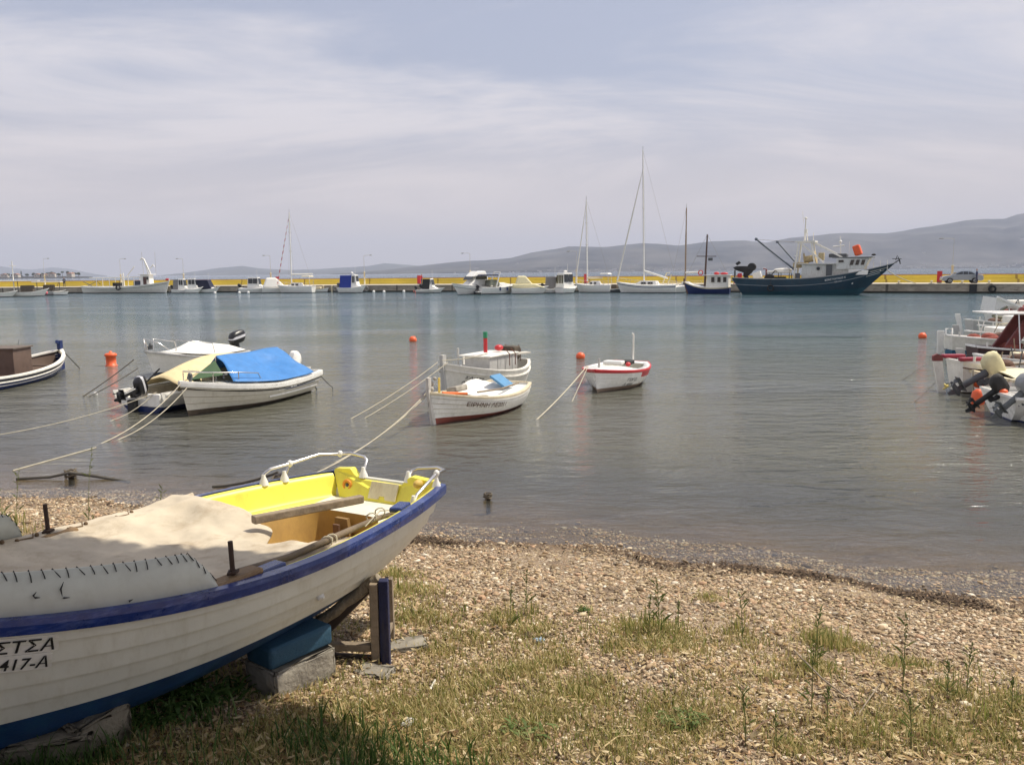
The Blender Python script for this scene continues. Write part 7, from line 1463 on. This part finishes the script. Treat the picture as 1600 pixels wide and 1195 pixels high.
clumpgrass('tall_grass', [(1010, 985, .05, 1.3), (1040, 990, .05, 1), (985, 990, .04, .7), (1280, 1005, .05, 1.8), (1300, 1015, .05, 1.4), (1268, 1040, .03, 1), (1150, 985, .03, .6), (1320, 1005, .03, .5), (795, 975, .05, .8), (830, 960, .03, .5), (625, 925, .04, 1.2), (618, 905, .03, 1), (900, 1090, .04, .8), (1480, 1080, .03, .7), (1360, 1150, .05, .6), (1440, 1160, .05, .6), (1590, 1100, .05, 1), (1545, 1130, .04, .8), (10, 815, .12, 1.6), (35, 835, .10, .9), (140, 845, .05, .3)], GG, 41, 'taller green grass tufts standing in the patches', (.06, .26), 40, .0024, .4)
# ---- tall single weeds
WST = mat('weed_stem', (.16, .17, .06), .7); WLF = island_mat('weed_leaf', [(0, (.09, .13, .03)), (.6, (.16, .21, .06)), (1, (.28, .30, .11))], .6, .3)
def weed(px, py, pytop, lab, seed, nl=16, bend=.1, lw=.006, seedhead=True):
    p = PG(px, py); hgt = PD(px, pytop, p.y).z - p.z; r2 = random.Random(seed); t = thing('tall_weed', lab, 'weed', p, 0, 'tall weeds standing on the beach')
    bx_, by_ = r2.uniform(-bend, bend) * hgt, r2.uniform(-bend, bend) * hgt; pts = [Vector((bx_ * (i / 6) ** 2, by_ * (i / 6) ** 2, hgt * i / 6)) for i in range(7)]
    MB().tube(pts, [.0035 * (1 - .10 * i) for i in range(7)], 5).build('stem', WST, t); m_ = MB()
    for i in range(nl):
        f = r2.uniform(.08, .95); k_ = f * 6; a_ = int(min(5, k_)); c = pts[a_].lerp(pts[a_ + 1], k_ - a_); an = r2.uniform(0, 6.3); l = r2.uniform(.03, .09) * (1.2 - f * .6) * min(1.4, hgt / .3); o_ = Vector((cos(an), sin(an), 0)); e_ = Vector((-sin(an), cos(an), 0)); u = r2.uniform(.5, 1.4)
        m_.add([c, c + o_ * l * .4 + Vector((0, 0, l * .5 * u)) + e_ * lw, c + o_ * l * .4 + Vector((0, 0, l * .5 * u)) - e_ * lw, c + o_ * l * .9 + Vector((0, 0, l * .75 * u))], [(0, 1, 3), (0, 3, 2)])
    if seedhead:
        for i in range(14): c = pts[6].lerp(pts[4], r2.random()); an = r2.uniform(0, 6.3); m_.ball(c + Vector((cos(an), sin(an), 0)) * .006 + Vector((0, 0, r2.uniform(0, .02))), (.003, .003, .008), nu=5, nv=4)
    m_.build('leaves', WLF, t, recalc=False); return t
W_ = [(797, 985, 920, 'dark thin weed standing left in the patch right of the trestle'), (822, 958, 893, 'tall weed with narrow leaves right of the dark thin one'), (1015, 985, 925, 'weed with spiky head at the left of the middle clump'), (1030, 990, 905, 'tallest weed of the middle clump'), (1060, 985, 940, 'small weed at the right of the middle clump'), (1160, 1000, 930, 'lone weed between the middle clump and the tall right clump'), (1273, 1040, 955, 'tallest bushy weed right of centre'), (1268, 1110, 1010, 'thin dark stalk below the tallest bushy weed'), (1292, 1130, 1075, 'short dark stalk right of the thin dark one near the bottom'), (1410, 1080, 965, 'very thin tall stalk in the right part of the beach'), (1510, 1090, 1005, 'thin branching stalk near the right edge'), (1480, 1090, 1030, 'leafy weed left of the branching stalk near the right edge'), (1423, 1175, 1080, 'dark stalk at the bottom right'), (1165, 1165, 1075, 'thin dark stalk at the bottom, right of centre'), (1580, 1120, 1060, 'weed at the right frame edge'), (1213, 1170, 1120, 'small stalk at the bottom between two larger ones'), (28, 835, 735, 'thin reed rising over the water at the left edge'), (140, 830, 700, 'tallest reed rising over the water left of the canvas'), (250, 830, 762, 'faint short reed behind the canvas cover'), (8, 850, 755, 'green leafy reed at the left frame edge'), (146, 835, 805, 'short dark stick beside the tallest reed')]
for k, (a, b_, c, lb) in enumerate(W_): weed(a, b_, c, lb, 500 + k, nl=20 if k in (6, 3, 11, 19) else 12, lw=.004)
# broad-leaved low plants
def lowplant(px, py, r, n, lab, seed, lw=.012, ll=.09, grp='low leafy plants'):
    p = PG(px, py); r2 = random.Random(seed); m_ = MB()
    for i in range(n):
        an = r2.uniform(0, 6.3); rr_ = r * sqrt(r2.random()); c = Vector((cos(an) * rr_, sin(an) * rr_, 0)); c.z = gzf(p.x + c.x, p.y + c.y) - p.z + r2.uniform(0, .03); a2 = r2.uniform(0, 6.3); l = ll * r2.uniform(.5, 1.2); o_ = Vector((cos(a2), sin(a2), 0)); e_ = Vector((-sin(a2), cos(a2), 0)) * lw * r2.uniform(.6, 1.3); u = r2.uniform(.2, 1.2)
        q1 = c + o_ * l * .35 + Vector((0, 0, l * .5 * u)); q2 = c + o_ * l * .75 + Vector((0, 0, l * .55 * u)); q3 = c + o_ * l + Vector((0, 0, l * .35 * u))
        m_.add([c, q1 + e_, q1 - e_, q2 + e_ * .7, q2 - e_ * .7, q3], [(0, 1, 2), (1, 3, 4, 2), (3, 5, 4)])
    o = m_.build('leafy_plant', WLF if seed % 2 else GDK, recalc=False); o.location = p; return tag(o, lab, 'plant', grp)
lowplant(1065, 1130, .11, 130, 'low green leafy plant on the pebbles right of centre at the bottom', 1, .006, .045); lowplant(912, 957, .035, 40, 'tiny dark green plant on the bare shingle in the middle', 2, .006, .04); lowplant(820, 1150, .10, 60, 'bright green leafy tuft at the bottom centre', 3, .007, .07)
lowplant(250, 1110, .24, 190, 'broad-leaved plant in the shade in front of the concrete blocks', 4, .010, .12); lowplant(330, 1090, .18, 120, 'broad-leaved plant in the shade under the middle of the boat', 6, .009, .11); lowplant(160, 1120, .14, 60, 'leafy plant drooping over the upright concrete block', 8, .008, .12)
# twigs and litter
def twig(pts, r, lab, m=WOOD): 
    P_ = [PG(x, y, .012 + z) for x, y, z in pts]; return tag(MB().tube(P_, [r * (1 - .5 * i / len(P_)) for i in range(len(P_))], 5).build('twig', m), lab, 'twig', 'twigs on the shingle')
twig([(1240, 1015, .05), (1285, 1060, .03), (1325, 1090, .01), (1340, 1122, 0)], .006, 'long bent pale twig on the right side'); twig([(1340, 1118, .0), (1355, 1095, .02), (1375, 1068, .05)], .005, 'short pale twig meeting the long bent one')
twig([(672, 1077, .0), (680, 1062, .01)], .008, 'short white stick on the leaves below the trestle', mat('bleached_wood', (.7, .66, .58), .7)); twig([(930, 1190, 0), (945, 1165, .02), (965, 1150, .02), (1000, 1147, .01)], .005, 'curved straw coloured twig at the bottom centre', mat('straw_wood', (.5, .38, .2), .8)); twig([(1160, 1160, 0), (1190, 1130, .03), (1208, 1120, .03)], .004, 'thin dark twig at the bottom right of centre', BROWNW)
o = chunk('crumpled_wrapper', PG(842, 1001, .012), (.05, .03, .02), .4, mat('wrapper_blue_white', (.45, .55, .62), .3), 'small crumpled bluish white wrapper on the grass', 'litter', None, .005, .03); o = chunk('paper_scrap', PG(638, 1130, .01), (.06, .03, .012), 1.1, mat('paper_white', (.75, .72, .66), .8), 'small white scrap of paper on the leaves at the bottom', 'litter', None, .004, .03)
# ---- overhanging tree whose shade falls on the beached boat (stands just outside the picture)
def shade_tree():
    t = thing('shade_tree', 'leafy tree standing beside the viewer, shading the bow of the beached boat', 'tree', (2.6, -.9, gzf(2.6, -.9)))
    tg = Vector((-2.35, 2.6, 1.0)); cc = tg + SUN_DIR * 5.6; c = cc - t.location
    MB().tube([(0, 0, -.2), (-.1, .2, 1.6), (-.5, 1.0, 3.2), Vector((c.x * .5, c.y * .6, 4.2)), c - Vector((0, 0, .3))], [.16, .13, .10, .07, .03], 10).build('trunk', mat('tree_bark', (.12, .09, .07), .9, bump=.01), t)
    r_ = np.random.default_rng(5); n = 40000; d = r_.normal(size=(n, 3)); d /= np.linalg.norm(d, axis=1)[:, None]; rr_ = r_.random(n) ** .4
    C = d * rr_[:, None] * np.array([2.05, 1.9, .85]); keep = _n(C[:, 0] + C[:, 2], C[:, 1], 1.9, 77) > .26; C = C[keep]; n = len(C); C = C + np.array([c.x, c.y, c.z])
    a = r_.normal(size=(n, 3)); a /= np.linalg.norm(a, axis=1)[:, None]; b_ = np.cross(a, r_.normal(size=(n, 3))); b_ /= np.linalg.norm(b_, axis=1)[:, None]; l = r_.uniform(.05, .10, n)[:, None]; w_ = l * .35
    n2 = 26000; d = r_.normal(size=(n2, 3)); d /= np.linalg.norm(d, axis=1)[:, None]; C2 = d * (r_.random(n2) ** .4)[:, None] * np.array([4.2, 2.9, 1.1]) + np.array([-3.6, .2, 5.4]); C2 = C2[_n(C2[:, 0], C2[:, 1], 1.1, 78) > .3]  # added unseen leaf mass behind the viewer, blocks sky light from the hull
    a2 = r_.normal(size=(len(C2), 3)); a2 /= np.linalg.norm(a2, axis=1)[:, None]; b2 = np.cross(a2, r_.normal(size=(len(C2), 3))); b2 /= np.linalg.norm(b2, axis=1)[:, None]; l2 = r_.uniform(.09, .16, len(C2))[:, None]
    C = np.concatenate([C, C2]); a = np.concatenate([a, a2]); b_ = np.concatenate([b_, b2]); l = np.concatenate([l, l2]); w_ = l * .38; n = len(C)
    V = np.stack([C - a * l, C + b_ * w_, C + a * l, C - b_ * w_], 1).reshape(-1, 3); F = np.arange(4 * n).reshape(-1, 4); npmesh('crown', V, F, island_mat('tree_leaf', [(0, (.05, .09, .02)), (1, (.1, .15, .04))], .6, .25), t)
shade_tree()
# ---- haze: one closed box round everything but the sky
hb_ = MB(); hb_.box((0, 10000, 395), (44000, 24000, 850 + 30)); hz_ = hb_.build('haze', bpy.data.materials.new('haze_air'))
hm_ = hz_.data.materials[0]; hm_.use_nodes = True; t = hm_.node_tree; t.nodes.clear(); pv = t.nodes.new('ShaderNodeVolumePrincipled'); pv.inputs['Color'].default_value = (.75, .82, 1.0, 1); pv.inputs['Density'].default_value = .92e-4; pv.inputs['Anisotropy'].default_value = .0
o_ = t.nodes.new('ShaderNodeOutputMaterial'); t.links.new(pv.outputs[0], o_.inputs['Volume']); hm_.cycles.homogeneous_volume = True if hasattr(hm_.cycles, 'homogeneous_volume') else None
tag(hz_, kind='stuff')
